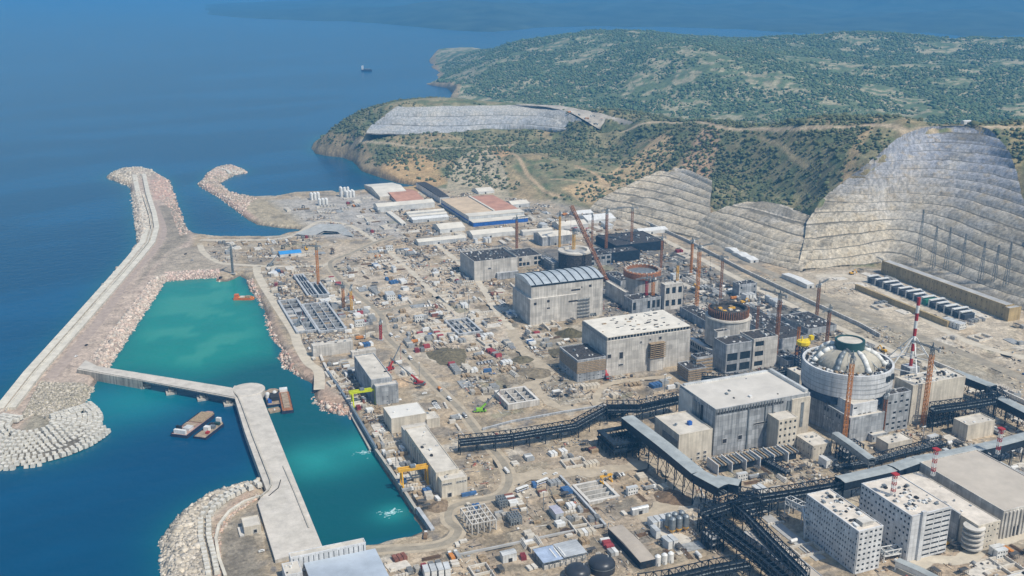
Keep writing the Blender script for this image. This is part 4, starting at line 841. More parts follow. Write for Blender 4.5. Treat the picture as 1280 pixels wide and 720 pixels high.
# ---------------------------------------------------------------- armour blocks
B3 = [MB().cbox(0, 0, 0, 4.3, 4.1, 3.6, .3).mesh('armour_block', mat('armour', (.62, .595, .53), .9, var=.2, scale=.3)), MB().cbox(0, 0, 0, 4.5, 3.8, 3.2, .35).mesh('armour_block', MATS['armour'])]
hc = G(42, 532, 0); nblk = 0
def nth(n): return ['first', 'second', 'third', 'fourth', 'fifth', 'sixth', 'seventh', 'eighth', 'ninth', 'tenth', 'eleventh', 'twelfth'][n-1] if n < 13 else str(n)+('th' if n % 100 in (11, 12, 13) else {1: 'st', 2: 'nd', 3: 'rd'}.get(n % 10, 'th'))
for k, r0 in enumerate(np.arange(22, 84, 5.7)):
    cn = 0; n_ = int(R(265)*r0/5.4)
    for i in range(n_):
        th = R(-205+265*i/n_)+PSI*0-PSI; rx = r0*(1.0 if math.sin(th+PSI) < 0 else .82); x = hc.x+rx*.96*math.cos(th); y = hc.y+r0*1.0*math.sin(th)
        px_, py_ = Pj((x, y, 0))
        if px_ < -8 or nblk >= 285 or (th+PSI > 0 and px_ < 62): continue
        if random.random() < .03: continue
        z = 1.8-(r0-22)/52*6.2+random.uniform(-.3, .3); o = put('armour_block', random.choice(B3), None, (x, y, z), th+random.gauss(0, .13)); o.rotation_euler.x = random.gauss(0, .07); o.rotation_euler.y = random.gauss(0, .07)
        cn += 1; tag(o, f'{nth(cn)} pale armour cube from the left in the {nth(k+1)} ring of the near breakwater head', 'armour block', 'armour cubes of the near breakwater head'); nblk += 1
path = [(322, 606), (300, 613), (280, 623), (262, 637), (256, 650), (256, 672), (261, 692), (267, 722)]
Wp = [G(a, b, 1) for a, b in path]; cc_ = {-1: 0, 1: 0}
for i in range(len(Wp)-1):
    a, b = Wp[i], Wp[i+1]; n_ = max(1, int((b-a).length/5.3)); d = (b-a).normalized(); nn = Vector((-d.y, d.x, 0))
    for k in range(n_):
        p = a+(b-a)*(k/n_)
        for s in (-1, 1):
            q = p+nn*(s*2.9); o = put('armour_block', B3[0], None, (q.x, q.y, -.2+.6*(s > 0)), math.atan2(d.y, d.x)+random.gauss(0, .04)); cc_[s] += 1; tag(o, f'{nth(cc_[s])} pale cube from the jetty in the {"inner" if s > 0 else "outer"} curved row on the lower headland', 'armour block', 'double row of cubes on the lower headland')
def rocks(name, outline, n, smin, smax, tint, label, zoff=0, seed=1, excl=()):
    g = np.random.default_rng(seed); Q = poly(outline, -2); lo, hi = Q.min(0), Q.max(0); P = g.uniform(lo, hi, (n*4, 2)); P = P[inside(P, Q)]; sd = shore(P); P = P[(sd > -4)][:n]
    z, _ = height(P); S = g.gamma(3, (smax-smin)/4, len(P))+smin; b = g.uniform(.6, 1.4, (len(P), 1)); t2 = g.uniform(0, 1, (len(P), 1)); cols = (np.array(tint)*t2+np.array([.48, .44, .38])*(1-t2))*b
    rock_cloud(name, np.concatenate([P, z[:, None]-S[:, None]*.3+zoff], 1), S, cols, label, 'rocks', seed)
rocks('rocks', [(-20, 560), (0, 500), (72, 420), (125, 355), (172, 300), (160, 240), (180, 240), (188, 285), (160, 325), (95, 405), (40, 460), (-10, 520)], 8000, .8, 2.2, (.56, .48, .40), 'pale armour rocks on the sea side of the breakwater', seed=4)
rocks('rocks', [(160, 392), (190, 350), (206, 345), (202, 362), (174, 404), (138, 458), (112, 452), (136, 420)], 5600, .7, 1.9, (.54, .42, .35), 'pinkish rocks on the harbour side of the breakwater', seed=5)
rocks('rocks', [(50, 480), (112, 482), (124, 480), (95, 524), (60, 530), (52, 520), (40, 522), (24, 530)], 5000, .6, 1.5, (.30, .27, .20), 'grey brown rubble behind the breakwater head', seed=6)
rocks('rocks', [(200, 720), (198, 675), (225, 645), (262, 618), (330, 596), (326, 604), (285, 617), (258, 636), (250, 655), (252, 690), (262, 740), (200, 740)], 6800, .7, 2.1, (.47, .42, .34), 'large pale boulders round the lower headland', seed=7)
rocks('rocks', [(205, 342), (275, 338), (275, 350), (205, 355)], 1000, .7, 1.6, (.58, .43, .37), 'pink rocks at the head of the harbour', seed=8)
rocks('rocks', [(308, 348), (316, 350), (340, 410), (360, 445), (398, 500), (440, 512), (440, 524), (400, 516), (340, 450), (325, 395)], 1500, .7, 2.0, (.52, .34, .27), 'reddish rocks along the harbour shore', seed=9)
rocks('rocks', [(244, 232), (256, 214), (290, 205), (314, 214), (300, 222), (282, 232), (320, 250), (300, 270), (325, 284), (300, 276), (270, 255)], 2200, .8, 2.0, (.58, .42, .34), 'rocks along the small breakwater', seed=10)
rocks('rocks', [(196, 215), (214, 224), (222, 252), (240, 292), (225, 296), (212, 262), (190, 240)], 1100, .7, 1.8, (.58, .40, .32), 'pinkish rocks on the inner side of the breakwater tip', seed=12)
rocks('rocks', [(130, 224), (138, 214), (175, 208), (200, 218), (180, 224), (160, 234)], 900, .8, 2.2, (.58, .52, .42), 'pale rocks on the breakwater tip', seed=13)
rocks('rocks', [(282, 650), (325, 618), (322, 626), (292, 648), (276, 672), (276, 740), (268, 740), (266, 668)], 900, .6, 1.3, (.50, .34, .26), 'reddish rubble inside the curved row of cubes', seed=14)
# ---------------------------------------------------------------- jetty, bridge, quay walls
M_jet = concrete('jetty_deck', (.60, .56, .50), 12, 8, .9, .25, .05); M_side = concrete('jetty_side', (.50, .47, .41), 6, 4, .75, .5, .15)
jt = thing('jetty', 'long pale concrete jetty with a rounded head between two harbour basins', 'jetty', tuple(G(310, 487, 3)))
o = jt.location; dk = [G(a, b, 3)-o for a, b in [(290, 486), (293, 482), (322, 482), (345, 540), (369, 600), (403, 683), (344, 700), (322, 628), (333, 612), (327, 597), (306, 540)]]
MB().prism([(p.x, p.y) for p in dk], -14, 0).build('deck', M_jet, jt)
MB().lathe(0, 0, [(16.6, -14), (16.6, .3), (16.2, .6)], 40).build('round_head', M_jet, jt)
def lwall(pts, zt, wd, h, par, nm, m, z=3): 
    ob, W = strip(nm, pts, wd, zt, m, None, None, zz=z, thick=h); ob.parent = par; ob.matrix_parent_inverse = Matrix.Translation(-Vector(par.location)); del ob['kind']; return ob
lwall([(292, 490), (298, 497), (302, 506), (316, 545), (338, 601), (339, 607), (335, 614), (325, 622)], 4.4, 1.2, 2, jt, 'parapet', M_side)
lwall([(354, 583), (368, 615), (386, 660)], 3.9, 1.0, 1.5, jt, 'kerb', M_side); lwall([(351, 600), (348, 610), (336, 620)], 3.5, .5, 1, jt, 'rail', M_dark)
br = thing('causeway_bridge', 'straight concrete bridge on blocky piers joining breakwater and jetty', 'bridge', tuple(G(122, 459, 4)))
o = br.location; V_ = [G(a, b, 4.5)-o for a, b in [(96, 461.5), (107, 450), (122, 457.5), (178, 467), (178, 476)]]; MB().prism([(p.x, p.y) for p in V_], -11, 0).build('causeway', M_side, br)
V_ = [G(a, b, 4.5)-o for a, b in [(96, 461.5), (107, 450), (122, 457.5), (290, 484.5), (294, 498), (178, 476)]]; MB().prism([(p.x, p.y) for p in V_], .05, .45).build('road_deck', M_jet, br)
V2 = [G(a, b, 4.5)-o for a, b in [(178, 468.5), (290, 485.5), (293, 496), (178, 475)]]; MB().prism([(p.x, p.y) for p in V2], -2.4, .03).build('girder', M_concg, br)
V2 = [G(a, b, 4.5)-o for a, b in [(100, 459.8), (294, 495.5), (294, 497.3), (98, 461)]]; MB().prism([(p.x, p.y) for p in V2], .45, 1.5).build('parapet', M_jet, br)
for (a, b) in ((182, 483), (214, 491), (253, 498.5), (286, 505)):
    p = G(a, b, ZS)-o; pr = MB().cbox(p.x, p.y, ZS-8-o.z, 5, 8, 12.5).build('pier', M_side, br); MB().cbox(p.x, p.y, ZS-4-o.z, 10, 12, 6.0).build('footing', M_jet, pr)
def quay(pts, ztop, th, wd, m, label, name='quay_wall'):
    ob = wallstrip(name, pts, wd, ztop, th, m, label, 'quay wall', ztop); return ob
M_sheetp = ribbed('sheet_pile', (.20, .25, .30), pitch=2.0)
quay([(409, 462), (440, 508), (470, 559)], 2.2, 14, 2.0, M_sheetp, 'blue grey sheet pile quay wall beside the lime gantry crane')
quay([(404, 463), (436, 512), (463, 561)], -2.6, 8, 2.2, M_side, 'narrow pale walkway at the foot of the sheet pile quay', 'quay_walkway')
quay([(470, 561), (492, 592), (520, 635)], 1.0, 14, 2.4, M_side, 'weathered concrete quay wall beside the orange gantry crane')
quay([(522, 634), (532, 648), (541, 661)], 1.6, 14, 3.2, M_concg, 'short grey quay wall at the corner of the harbour')
quay([(398, 437), (404, 451), (410, 463)], 2.4, 4, 2.6, M_conc, 'short white wall at the upper end of the sheet pile quay')
# lower headland
wallstrip('parapet_wall', [(325, 622), (305, 629), (287, 641), (274, 658), (270, 675), (274, 700), (282, 722)], 2.2, 2.2, 2.4, M_crest, 'curved pale parapet wall on the lower headland', 'wall', 0)
b_ = roofbox(305, 660, 670, 326, 301.5); house = block('pump_house', 'small flat roofed concrete house alone on the lower headland', 'house', b_, M_cream, M_roofc, .5); openings(house, b_, 'f', [(.65, 1.2, 2.2, 2.6)], M_dark)
MB().box(-3.5, -1, 0, 3.3, b_[3]*.9, 1.2).build('terrace', M_conc, house)

# ---------------------------------------------------------------- wharf building at the bottom
b_ = roofbox(363, 698, 716, 457, 361); wh = block('wharf_building', 'low white building with a long grey blue roof at the end of the jetty', 'building', b_, M_white, M_roofc, .8, fac=[('f', 1, 15, .16, .8, 1, .5, None)])
P1 = G(383, 708, b_[4]-6); P2 = G(467, 686, b_[4]-6); MB().box(P1.x-b_[0], P2.y-b_[1]-75, -.3, P2.x-P1.x, 74, b_[4]-5.8).build('annex', M_white, wh)
MB().box(P1.x-b_[0]-1, P2.y-b_[1]-76, b_[4]-6, P2.x-P1.x+2, 76-.8, .6).build('roof', mat('roof_blue_grey', (.44, .50, .57), .45, .1, var=.12, scale=.05), wh); reserve(P1.x, P2.y-80, P2.x-P1.x, 90)
b2 = roofbox(357, 720, 735, 378, 352); block('boat_shed', 'small flat roofed shed beside the wharf building', 'shed', b2, M_white, M_roofc, .4, vents=5)
# ---------------------------------------------------------------- quay side pump halls
A = roofbox(464, 476, 503, 490, 442.6); block('pump_hall', 'long grey hall with a pale flat roof behind the lime gantry crane', 'hall', A, M_concg, M_roofc, 1.2, vents=3)
B = roofbox(469.5, 484, 507, 497.5, 467); o = block('pump_hall_annex', 'grey concrete block at the near end of the long grey hall', 'building', B, M_concg, M_roofc, .8, fac=[('f', 4, 5, .25, .2, .35)]); openings(o, B, 'f', [(.3, .2, 2.6, 4), (.5, .2, 2.6, 4), (.7, .2, 2.6, 4), (.88, .2, 2.4, 4)], M_dark)
Cc = roofbox(391, 433, 447, 441, 377); block('intake_wall', 'broad concrete head wall closing the open intake basins', 'building', (Cc[0], Cc[1], Cc[2], 9, Cc[4]), M_conc, M_roofc, .3, vents=6)
block('intake_wall', 'low white wall stub beside the grey hall roof', 'building', roofbox(440, 441, 448, 470, 438), M_conc, M_roofc, .3, vents=2)
D = roofbox(489, 524, 542, 533, 479); o = block('water_treatment_hall', 'beige hall with a bright flat roof between the two gantry cranes', 'hall', D, M_cream, mat('roof_bright', (.70, .68, .63), .7, var=.08, scale=.06), .5, vents=2)
block('water_treatment_annex', 'lower beige annex on the right of the bright roofed hall', 'building', roofbox(533.5, 525, 536, 550, 527), M_cream, M_roofc, .5, vents=2)
E = roofbox(507, 541, 561, 537, 504); o = block('stair_block', 'white block with small openings at the far end of the long pump hall', 'building', (E[0], E[1], E[2], 14, E[4]), M_conc, M_roofc, .6); openings(o, E, 'f', [(.2+.14*i, E[4]-5, 2.2, 2) for i in range(5)], M_dark)
F_ = roofbox(545, 592, 617, 573.5, 506); F_ = (F_[0], F_[1], F_[2], F_[3], F_[4]); o = block('long_pump_hall', 'long light grey hall with ribbed side behind the orange gantry crane', 'hall', F_, M_cream, M_roofc, .8, vents=9)
for k in range(12): MB().box(-.8, 3+k*(F_[3]-8)/12, 0, .8, 1.4, F_[4]*.86).build('buttress', M_conc, o)
Gg = roofbox(552, 602, 623, 584, 546); Gg = (Gg[0], Gg[1], Gg[2], min(Gg[3], 26), Gg[4]); o = block('pump_house_block', 'beige end block of the long pump hall beside the blue container', 'building', Gg, M_cream, M_roofc, .6, vents=2); openings(o, Gg, 'f', [(.08+.09*i, Gg[4]-3.4, 1.4, .9) for i in range(4)]+[(.62+.1*i, Gg[4]-3.4, 1.4, .9) for i in range(4)]+[(.3, .1, 3, 3.4)], M_dark)
gantry_crane((441, 507), (468.5, 503), 13, 'lime yellow gantry crane over the blue sheet pile quay', M_grn)
gantry_crane((502.5, 608), (533.5, 603), 14, 'orange gantry crane over the lower quay', M_yel)
gantry_crane((752, 604), (763, 601), 5.5, 'little yellow gantry over the four bay pit', M_yel, .45)
basin('concrete_pit', 'small pit of the upper intake with dark water', (*G(405, 470, 0)[:2], 1, 1), 0, (1, 1)) if False else None
# ---------------------------------------------------------------- pits
for i, (lab, cells, top, sl) in enumerate([('four bay concrete pit under the little yellow gantry', (1, 5), 1.2, 1), ('long open intake basin with many dark cells behind the head wall', (3, 9), 3.2, 60), ('narrow open intake basin beside the shore road', (2, 8), 2.6, 34), ('deep blue walled shaft at the upper end of the intake', (2, 1), 4, 0), ('square shallow basin next to the deep shaft', (3, 3), 3, 4), ('square white basin with long partitions beside the haul road', (3, 4), 6, 2), ('grey half built basin below the white block yard', (4, 3), 3, 5)]):
    p = PITS[i]; basin('concrete_pit', lab, p, p[4], cells, M_conc if i in (0, 5) else M_concg, top, slabs=sl, seed=i, floor=M_rebar if i in (1, 2) else M_concg)
# ---------------------------------------------------------------- turbine halls
H1 = roofbox(894.8, 513, 570, 1012.6, 850); o = block('turbine_hall', 'largest grey turbine hall with a clean pale roof, nearest to the camera', 'hall', H1, M_concg, mat('roof_hall', (.58, .55, .50), .9, var=.08, scale=.05), 1.0, vents=7)
openings(o, H1, 'f', [(.48, H1[4]*.52, 14, 1.6), (.62, H1[4]*.68, 1.8, 2.4), (.11, H1[4]*.24, 4, 4), (.27, H1[4]*.26, 4, 4)], M_dark)
MB().box(1, -.5, H1[4]-4.2, H1[2]*.70, .5, 1.8).build('strip_window', M_dark, o)
for k in range(24): MB().box(1+k*H1[2]*.70/24, -.7, H1[4]-4.4, .5, .7, 4.6).build('mullion', M_steel, o)
for k, (a, dw) in enumerate(((.34, 1.0), (.52, .7), (.60, .7), (.755, 2.2), (.79, .8))): MB().box(H1[2]*a, -.9, 0, dw, .9, H1[4]*.93).build('downpipe', M_steel, o)
MB().box(H1[2]*.80, -1.4, H1[4]*.05, H1[2]*.2, 1.4, H1[4]*.9).build('end_panel', M_cream, o); MB().box(H1[2]*.90, -1.8, H1[4]*.3, H1[2]*.03, .5, H1[4]*.55).build('louvre', M_steel, o)
for s in (0, 1, 2): MB().box(-1.0, H1[3]*(.33+.09*s), H1[4]*.12, 1.0, 2.6, H1[4]*.80).build('downpipe', [M_dark, M_steel, M_steel][s], o)
MB().box(-.6, H1[3]*.62, 0, .6, H1[3]*.38, H1[4]*.97).build('side_panel', M_sheetw, o); MB().box(H1[2]-3, 3, H1[4], 3, H1[3]-5, 3.0).build('roof_kerb', M_sheetw, o); MB().box(3, H1[3]-3, H1[4], H1[2]-8, 3, 1.6).build('roof_kerb', M_sheetw, o)
b_ = roofbox(849, 545, 581, 891, 818.6); o = block('switchgear_block', 'low cream block with a blue roof tank, left foot of the largest hall', 'building', b_, M_cream, M_roofc, 1, vents=2); openings(o, b_, 'f', [(.2, 2, 2.4, 1.6), (.38, 2, 2.4, 1.6), (.6, 2.2, 2.2, 1.6), (.8, 2.4, 2.2, 1.6), (.6, 6.2, 2.2, 1.6), (.8, 6.4, 2.2, 1.6)], M_dark)
MB().box(-.5, b_[3]*.05, 1, .5, b_[3]*.6, b_[4]*.75).build('side_panel', M_steel, o); MB().box(b_[2]*.55, b_[3]*.35, b_[4]+.2, 3.4, 3.4, 3.2).build('roof_tank', M_blue, o)
b_ = roofbox(971.5, 525, 565, 995, 969); b_ = (b_[0], b_[1]-2, b_[2], 16, b_[4]); block('stair_tower', 'tall cream block with rows of small square windows right of the largest hall', 'building', b_, M_cream, M_roofc, .6, fac=[('f', 5, 4, .42, .4)])
b_ = roofbox(1016.6, 558, 575, 1039, 995); o = block('laboratory_block', 'low cream block with punched windows between the largest hall and the domed reactor', 'building', b_, M_cream, M_roofc, .6, fac=[('f', 2, 6, .35, .3, .7), ('s', 2, 7, .3, .28, .8)], vents=4)
for k in range(6):    # duct portals
    p = G(897+k*17.5, 594-k*3.2, 0); r = thing('duct_frame', 'white walled duct frame with pipe rows in front of the largest hall', 'duct frame', tuple(p), 0, 'duct frames in front of the largest hall')
    if k == 0: pro = r; MB().box(0, 0, 0, .8, 17, 9).build('fin_wall', M_white, r); [MB().box(1+3*i, .5, 7.2, 1.6, 16, 1.2).build('duct', M_steel if i % 2 else M_plank, r) for i in range(4)]; MB().box(1, 3, 0, 10, 10, 5.5).build('plinth', M_navy, r); MB().box(.8, 15, 7, 12, 1.2, 1.2).build('beam', M_roofc, r)
    else:
        for c in kids(pro): d = c.copy(); C.objects.link(d); d.parent = r
    reserve(p.x, p.y, 13, 17)
    r['label'] = ['first', 'second', 'third', 'fourth', 'fifth', 'last'][k]+' white walled duct frame from the left in front of the largest hall'
H2 = roofbox(758.8, 427, 471, 863.4, 727.8); o = block('turbine_hall', 'middle turbine hall of pale stained concrete under a white speckled roof', 'hall', H2, M_conc, M_roofc, 0, vents=0)
g2 = random.Random(3); hh = H2[4]
MB().box(1.5, 1.5, hh+.2, H2[2]-3, H2[3]-3, 3.4).build('clerestory', M_glass, o); MB().box(-.6, .5, hh+.2, .5, H2[3]-1, 3.6).build('cladding', M_steel, o)
for k in range(26): MB().box(1+k*(H2[2]-3)/26, .7, hh+.2, .5, .8, 3.4).build('mullion', M_sheetw, o)
MB().box(.5, .5, hh+3.6, H2[2]-1, H2[3]-1, .8).build('roof', mat('roof_white', (.70, .66, .58), .9, var=.1, scale=.1), o)
for k in range(46): a = g2.gauss(.55, .22)*H2[2]; b = g2.uniform(.1, .9)*H2[3]; (MB().box(min(max(a, 2), H2[2]-6), b, hh+4.4, g2.uniform(1, 5), g2.uniform(.6, 2), g2.uniform(.3, .9)).build('roof_stack', g2.choice([M_rebar, M_plank, M_rebar, M_steel]), o))
openings(o, H2, 'f', [(.03, hh*.52, 4, 4), (.17, hh*.46, 4, 7), (.17, hh*.26, 5, 1.6), (.40, hh*.82, 1.6, 1.8), (.51, hh*.86, 1.6, 1.8), (.63, hh*.85, 3, 3)], M_dark)
q = MB(); [q.box(H2[2]*.49, -5.5, hh*.38+i*2.2, H2[2]*.18, 5.5, .5) for i in range(8)]; [q.box(H2[2]*(.49+.06*i), -5.5, hh*.38, .3, .3, 17) for i in range(4)]; q.build('scaffold', M_plank, o)
MB().box(H2[2]*.50, -4, 0, H2[2]*.16, 4, hh*.36).build('porch', M_conc, o)
b_ = roofbox(722, 452, 477.5, 757, 700); b_ = (b_[0], b_[1], b_[2], b_[3], b_[4]); o = block('unfinished_annex', 'unfinished grey block wrapped in formwork on the left of the middle hall', 'building', b_, M_concg, M_rebar, 1.4, fac=[('f', 3, 6, .4, .3, .5, 0, b_[4]*.4), ('s', 2, 7, .4, .4, .4, 0, b_[4]*.35)], vents=8)
for k in range(7): MB().box(-.9, -.9, b_[4]*.42+k*b_[4]*.08, b_[2]+.9, .4, b_[4]*.05).build('formwork', M_plank, o); MB().box(-.9, -.4, b_[4]*.42+k*b_[4]*.08, .4, b_[3], b_[4]*.05).build('formwork', M_plank, o)
for nm, bx, lab in (('unfinished_block', roofbox(861, 463, 478, 883, 847), 'lower unfinished block with stepped formwork at the right foot of the middle hall'), ('unfinished_block', roofbox(871, 448, 470, 891, 863.7), 'taller unfinished block behind the stepped one at the middle hall')):
    o = block(nm, lab, 'building', bx, M_concg, M_rebar, .8, vents=9)
    for k in range(5): MB().box(-.7, -.7, 2+k*bx[4]*.18, bx[2]+.7, .4, bx[4]*.1).build('formwork', M_plank, o); MB().box(-.7, -.3, 2+k*bx[4]*.18, .4, bx[3], bx[4]*.1).build('formwork', M_plank, o)
H3 = roofbox(664.4, 358, 405.6, 754, 643.7); o = block('turbine_hall', 'turbine hall with a curved ribbed metal roof, third from the camera', 'hall', H3, M_conc, M_roofg, 0)
hh = H3[4]; q = MB(); n_ = 10; rise = 5.0
for i in range(n_):
    y0, y1 = H3[3]*i/n_, H3[3]*(i+1)/n_; z0_, z1_ = hh+1+rise*math.sin(math.pi*i/n_), hh+1+rise*math.sin(math.pi*(i+1)/n_); q.face((-1, y0, z0_), (H3[2]+1, y0, z0_), (H3[2]+1, y1, z1_), (-1, y1, z1_))
    q.face((-1, y0, hh), (-1, y0, z0_), (-1, y1, z1_), (-1, y1, hh))
q.build('curved_roof', mat('roof_metal', (.50, .55, .58), .4, .2, var=.15, scale=.1), o)
for k in range(9):
    q = MB(); x_ = H3[2]*(k+.5)/9
    for i in range(n_): q.bar((x_, H3[3]*i/n_, hh+1.3+rise*math.sin(math.pi*i/n_)), (x_, H3[3]*(i+1)/n_, hh+1.3+rise*math.sin(math.pi*(i+1)/n_)), .9)
    q.build('roof_rib', M_navy, o)
MB().box(0, -.3, hh-1.2, H3[2], .3, 2.2).build('strip_window', M_glass, o); MB().box(-3, -3, 0, 3, H3[3]+3, hh*.68).build('side_aisle', M_conc, o); MB().box(0, -3, 0, H3[2]*.62, 3, hh*.68).build('front_aisle', M_conc, o)
for (u, z, ww, h_) in ((.02, .52, 3.4, 3), (.20, .55, 3.4, 3), (.2, .38, 4, 1.6), (.5, .48, 12, 2)): MB().box(H3[2]*u, -3.12, hh*z, ww, .12, h_).build('window', M_dark, o)
for (u, z, ww, h_) in ((.80, .80, 3.4, 3), (.69, .8, 1.4, 2), (.55, .75, 12, 2)): MB().box(H3[2]*u, -.12, hh*z, ww, .12, h_).build('window', M_dark, o)
q = MB(); [q.box(H3[2]*.64, -1.8, i*hh*.09+2, H3[2]*.17, 1.8, .4) for i in range(6)]; [q.box(H3[2]*(.64+.04*i), -1.8, 0, .4, .3, hh*.55) for i in range(5)]; q.build('scaffold', M_steel, o)
H4 = roofbox(592.8, 329, 352, 647, 575); o = block('turbine_hall', 'low unfinished turbine hall with rubble on its roof, farthest from the camera', 'hall', H4, M_conc, M_rebar, 2.2, vents=60); openings(o, H4, 'f', [(.35, H4[4]*.6, 4, 1.6)], M_dark); MB().box(H4[2]*.5, -4, 0, H4[2]*.5, 4, H4[4]*.35).build('porch', M_concg, o)
block('hall_extension', 'pale unfinished extension right of the low hall', 'building', roofbox(648, 322, 334, 676.5, 634), M_conc, M_rebar, 1, fac=[('f', 2, 6, .8, .7, .5)], vents=14)
o = frame_tower('rebar_block', 'tall dark grey scaffold block behind the ribbed roof hall', roofbox(690, 328, 340, 700, 672), 3, 6, 4, M_steel, .5); MB().box(1, 1, 0, roofbox(690, 328, 340, 700, 672)[2]-2, 30, roofbox(690, 328, 340, 700, 672)[4]-1).build('core', M_concg, o)
b_ = roofbox(616, 320, 334, 648, 600); o = frame_tower('rebar_block', 'low blue grey rebar cage behind the farthest hall', b_, 6, 3, 2, M_steel, .6)
# ---------------------------------------------------------------- reactors
def cyl(top, yb, rpx):
    x, y, h = toppt(top[0], top[1], yb); P = np.array([x, y, h-H]); return x, y, h, rpx*(P@cF)/F
x, y, h, r = cyl((1060, 450), 520, 55.0)
R1 = thing('reactor_building', 'reactor building with grey dome, fat white pipes and a green ring tank on top', 'reactor', (x, y, 0)); reserve(x-r, y-r, 2*r, 2*r)
hb_1 = h-22; print('R1 h', h, 'r', r)
MB().lathe(0, 0, [(r, hb_1), (r, h), (r-2, h+.01), (r-2, h-2), (r-9, h-2)], 64, False).build('annulus_wall', M_white, R1)
MB().lathe(0, 0, [(r-1.5, hb_1-8), (r-1.5, hb_1+.1)], 64, False).build('skirt', mat('skirt_blue', (.06, .10, .17), .7, var=.4, scale=.2), R1)
MB().lathe(0, 0, [(r*.9, -.3), (r*.9, hb_1-7.5)], 48, False).build('base_drum', M_concg, R1)
MB().lathe(0, 0, [(r-2, h-2), (r*.62, h-1.2)], 64, False).build('annulus_roof', M_roofg, R1)
dr = r*.74; dz = r*.40; prof = [(dr*math.cos(t), h-2+dz*math.sin(t)) for t in np.linspace(0, 1.25, 9)]
MB().lathe(0, 0, prof, 48).build('dome', concrete('dome_concrete', (.46, .43, .36), 8, 4, .8, .3, .1), R1, True)
tr = r*.33; tz = h-2+dz*.84
tk = MB().lathe(0, 0, [(tr*.9, tz), (tr, tz+.5), (tr, tz+r*.21), (tr*.86, tz+r*.21+.1), (tr*.86, tz+r*.17)], 40, False).build('ring_tank', M_teal, R1); MB().lathe(0, 0, [(tr*.86, tz), (tr*.87, tz+r*.185)], 40).build('tank_cover', M_roofc, tk)
MB().lathe(0, 0, [(tr*1.06, tz-.6), (tr*1.1, tz), (tr*1.06, tz+.6)], 40, False).build('ring_walkway', M_teal, R1)
for k in range(7):
    a = 2*math.pi*(k+.15)/7; q = MB(); pt = [(tr*.95, tz+1), (dr*.62, h-2+dz*.84), (dr*.82, h-2+dz*.64), (dr*.98, h-2+dz*.30), (dr*1.1, h)]
    for i in range(4): q.tube((pt[i][0]*math.cos(a), pt[i][0]*math.sin(a), pt[i][1]), (pt[i+1][0]*math.cos(a), pt[i+1][0]*math.sin(a), pt[i+1][1]), 2.3 if i else 1.7, 2.3, 12)
    q.build('dome_pipe', mat('pipe_white', (.74, .74, .71), .8, var=.12, scale=.5) if k % 4 else M_steel, R1, True)
    a2 = a+.3; q = MB(); q.tube((dr*.55*math.cos(a2), dr*.55*math.sin(a2), h+dz*.72), (dr*1.05*math.cos(a2), dr*1.05*math.sin(a2), h+dz*.15), .45, n=8); q.build('dome_cable', M_steel, R1)
g1 = random.Random(5)
for k in range(150): a = g1.uniform(0, 6.28); rr = r*g1.uniform(.74, .93); MB().cbox(rr*math.cos(a), rr*math.sin(a), h-1.8, g1.uniform(1, 3), g1.uniform(1, 3), g1.uniform(.8, 2.8)).build('roof_unit', g1.choice([M_steel, M_rebar, M_wht, M_plank, M_dark]), R1)
for k, a in enumerate((-1.05, -1.25)): MB().cbox((r+.1)*math.cos(a), (r+.1)*math.sin(a), h-9, 5, 1.6, 5.4).build('window', M_glass, R1)
for lab, bx, m_, fac in (('white stair block in front of the domed reactor', roofbox(1066, 507, 551, 1097, 1041), M_white, [('f', 5, 5, .7, .25, .4)]), ('broad grey substructure under the domed reactor', roofbox(1064, 524, 555, 1106, 1006), M_concg, [('s', 3, 16, .5, .5, .6)]), ('long white gallery block on the left of the domed reactor', roofbox(1050, 531, 547, 1060, 1017), M_white, [('s', 3, 9, .7, .3, .7)]),
        ('tall ribbed grey block with a dark roof right of the domed reactor', roofbox(1109, 495, 541, 1138.6, 1100), M_concg, [('f', 7, 4, .5, .45, .5)]), ('wide cream block with a rubble strewn roof behind the orange crane', roofbox(1141, 483, 531, 1206.6, 1119), M_cream, [('f', 1, 10, .3, .12, .5, 18, 22)]),
        ('plain cream cube beside the roofed gallery on the right', roofbox(1210, 533, 551, 1244, 1192), M_cream, []), ('plain beige cube between the two lower galleries', roofbox(1110.5, 556, 569, 1140.5, 1095.6), M_cream, [])):
    tall = 'wide cream' in lab; rb = 'ribbed' in lab
    block('auxiliary_building', lab, 'building', bx, m_, M_rebar if rb else M_roofc, 1.0, fac=fac, vents=(60 if tall else 4))

# red and white stack on three struts
p = G(1139, 452, 48); st = thing('ventilation_stack', 'red and white striped ventilation stack held by white struts', 'stack', (p.x, p.y, 0)); topz = 48; x, y, hz = toppt(1149, 372, Pj((p.x, p.y, 0))[1]); n_ = 9
tz0 = 44; TZ = hz
for k in range(n_): MB().tube((0, 0, tz0+(TZ-tz0)*k/n_), (0, 0, tz0+(TZ-tz0)*(k+1)/n_), 1.6, n=14).build('stack_band', M_red if k % 2 == 0 else M_wht, st)
MB().cbox(0, 0, 0, 12, 12, tz0).build('plinth', M_concg, st)
for a in range(6): t = a*math.pi/3; MB().bar((24*math.cos(t), 24*math.sin(t), tz0+1), (2*math.cos(t), 2*math.sin(t), tz0+(TZ-tz0)*.42), .9).build('strut', M_wht, st); t2 = t+math.pi/3; MB().bar((24*math.cos(t), 24*math.sin(t), tz0+1.2), (24*math.cos(t2), 24*math.sin(t2), tz0+1.2), .7).build('tie', M_wht, st); MB().bar((12*math.cos(t), 12*math.sin(t), tz0+(TZ-tz0)*.22), (12*math.cos(t2), 12*math.sin(t2), tz0+(TZ-tz0)*.22), .6).build('tie', M_wht, st)
q = MB(); [q.lathe(0, 0, [(r+.5, hb_1+k*4.5), (r+.5, hb_1+k*4.5+.3)], 64, False) for k in range(5)]; q.build('scaffold_ring', M_steel, R1)
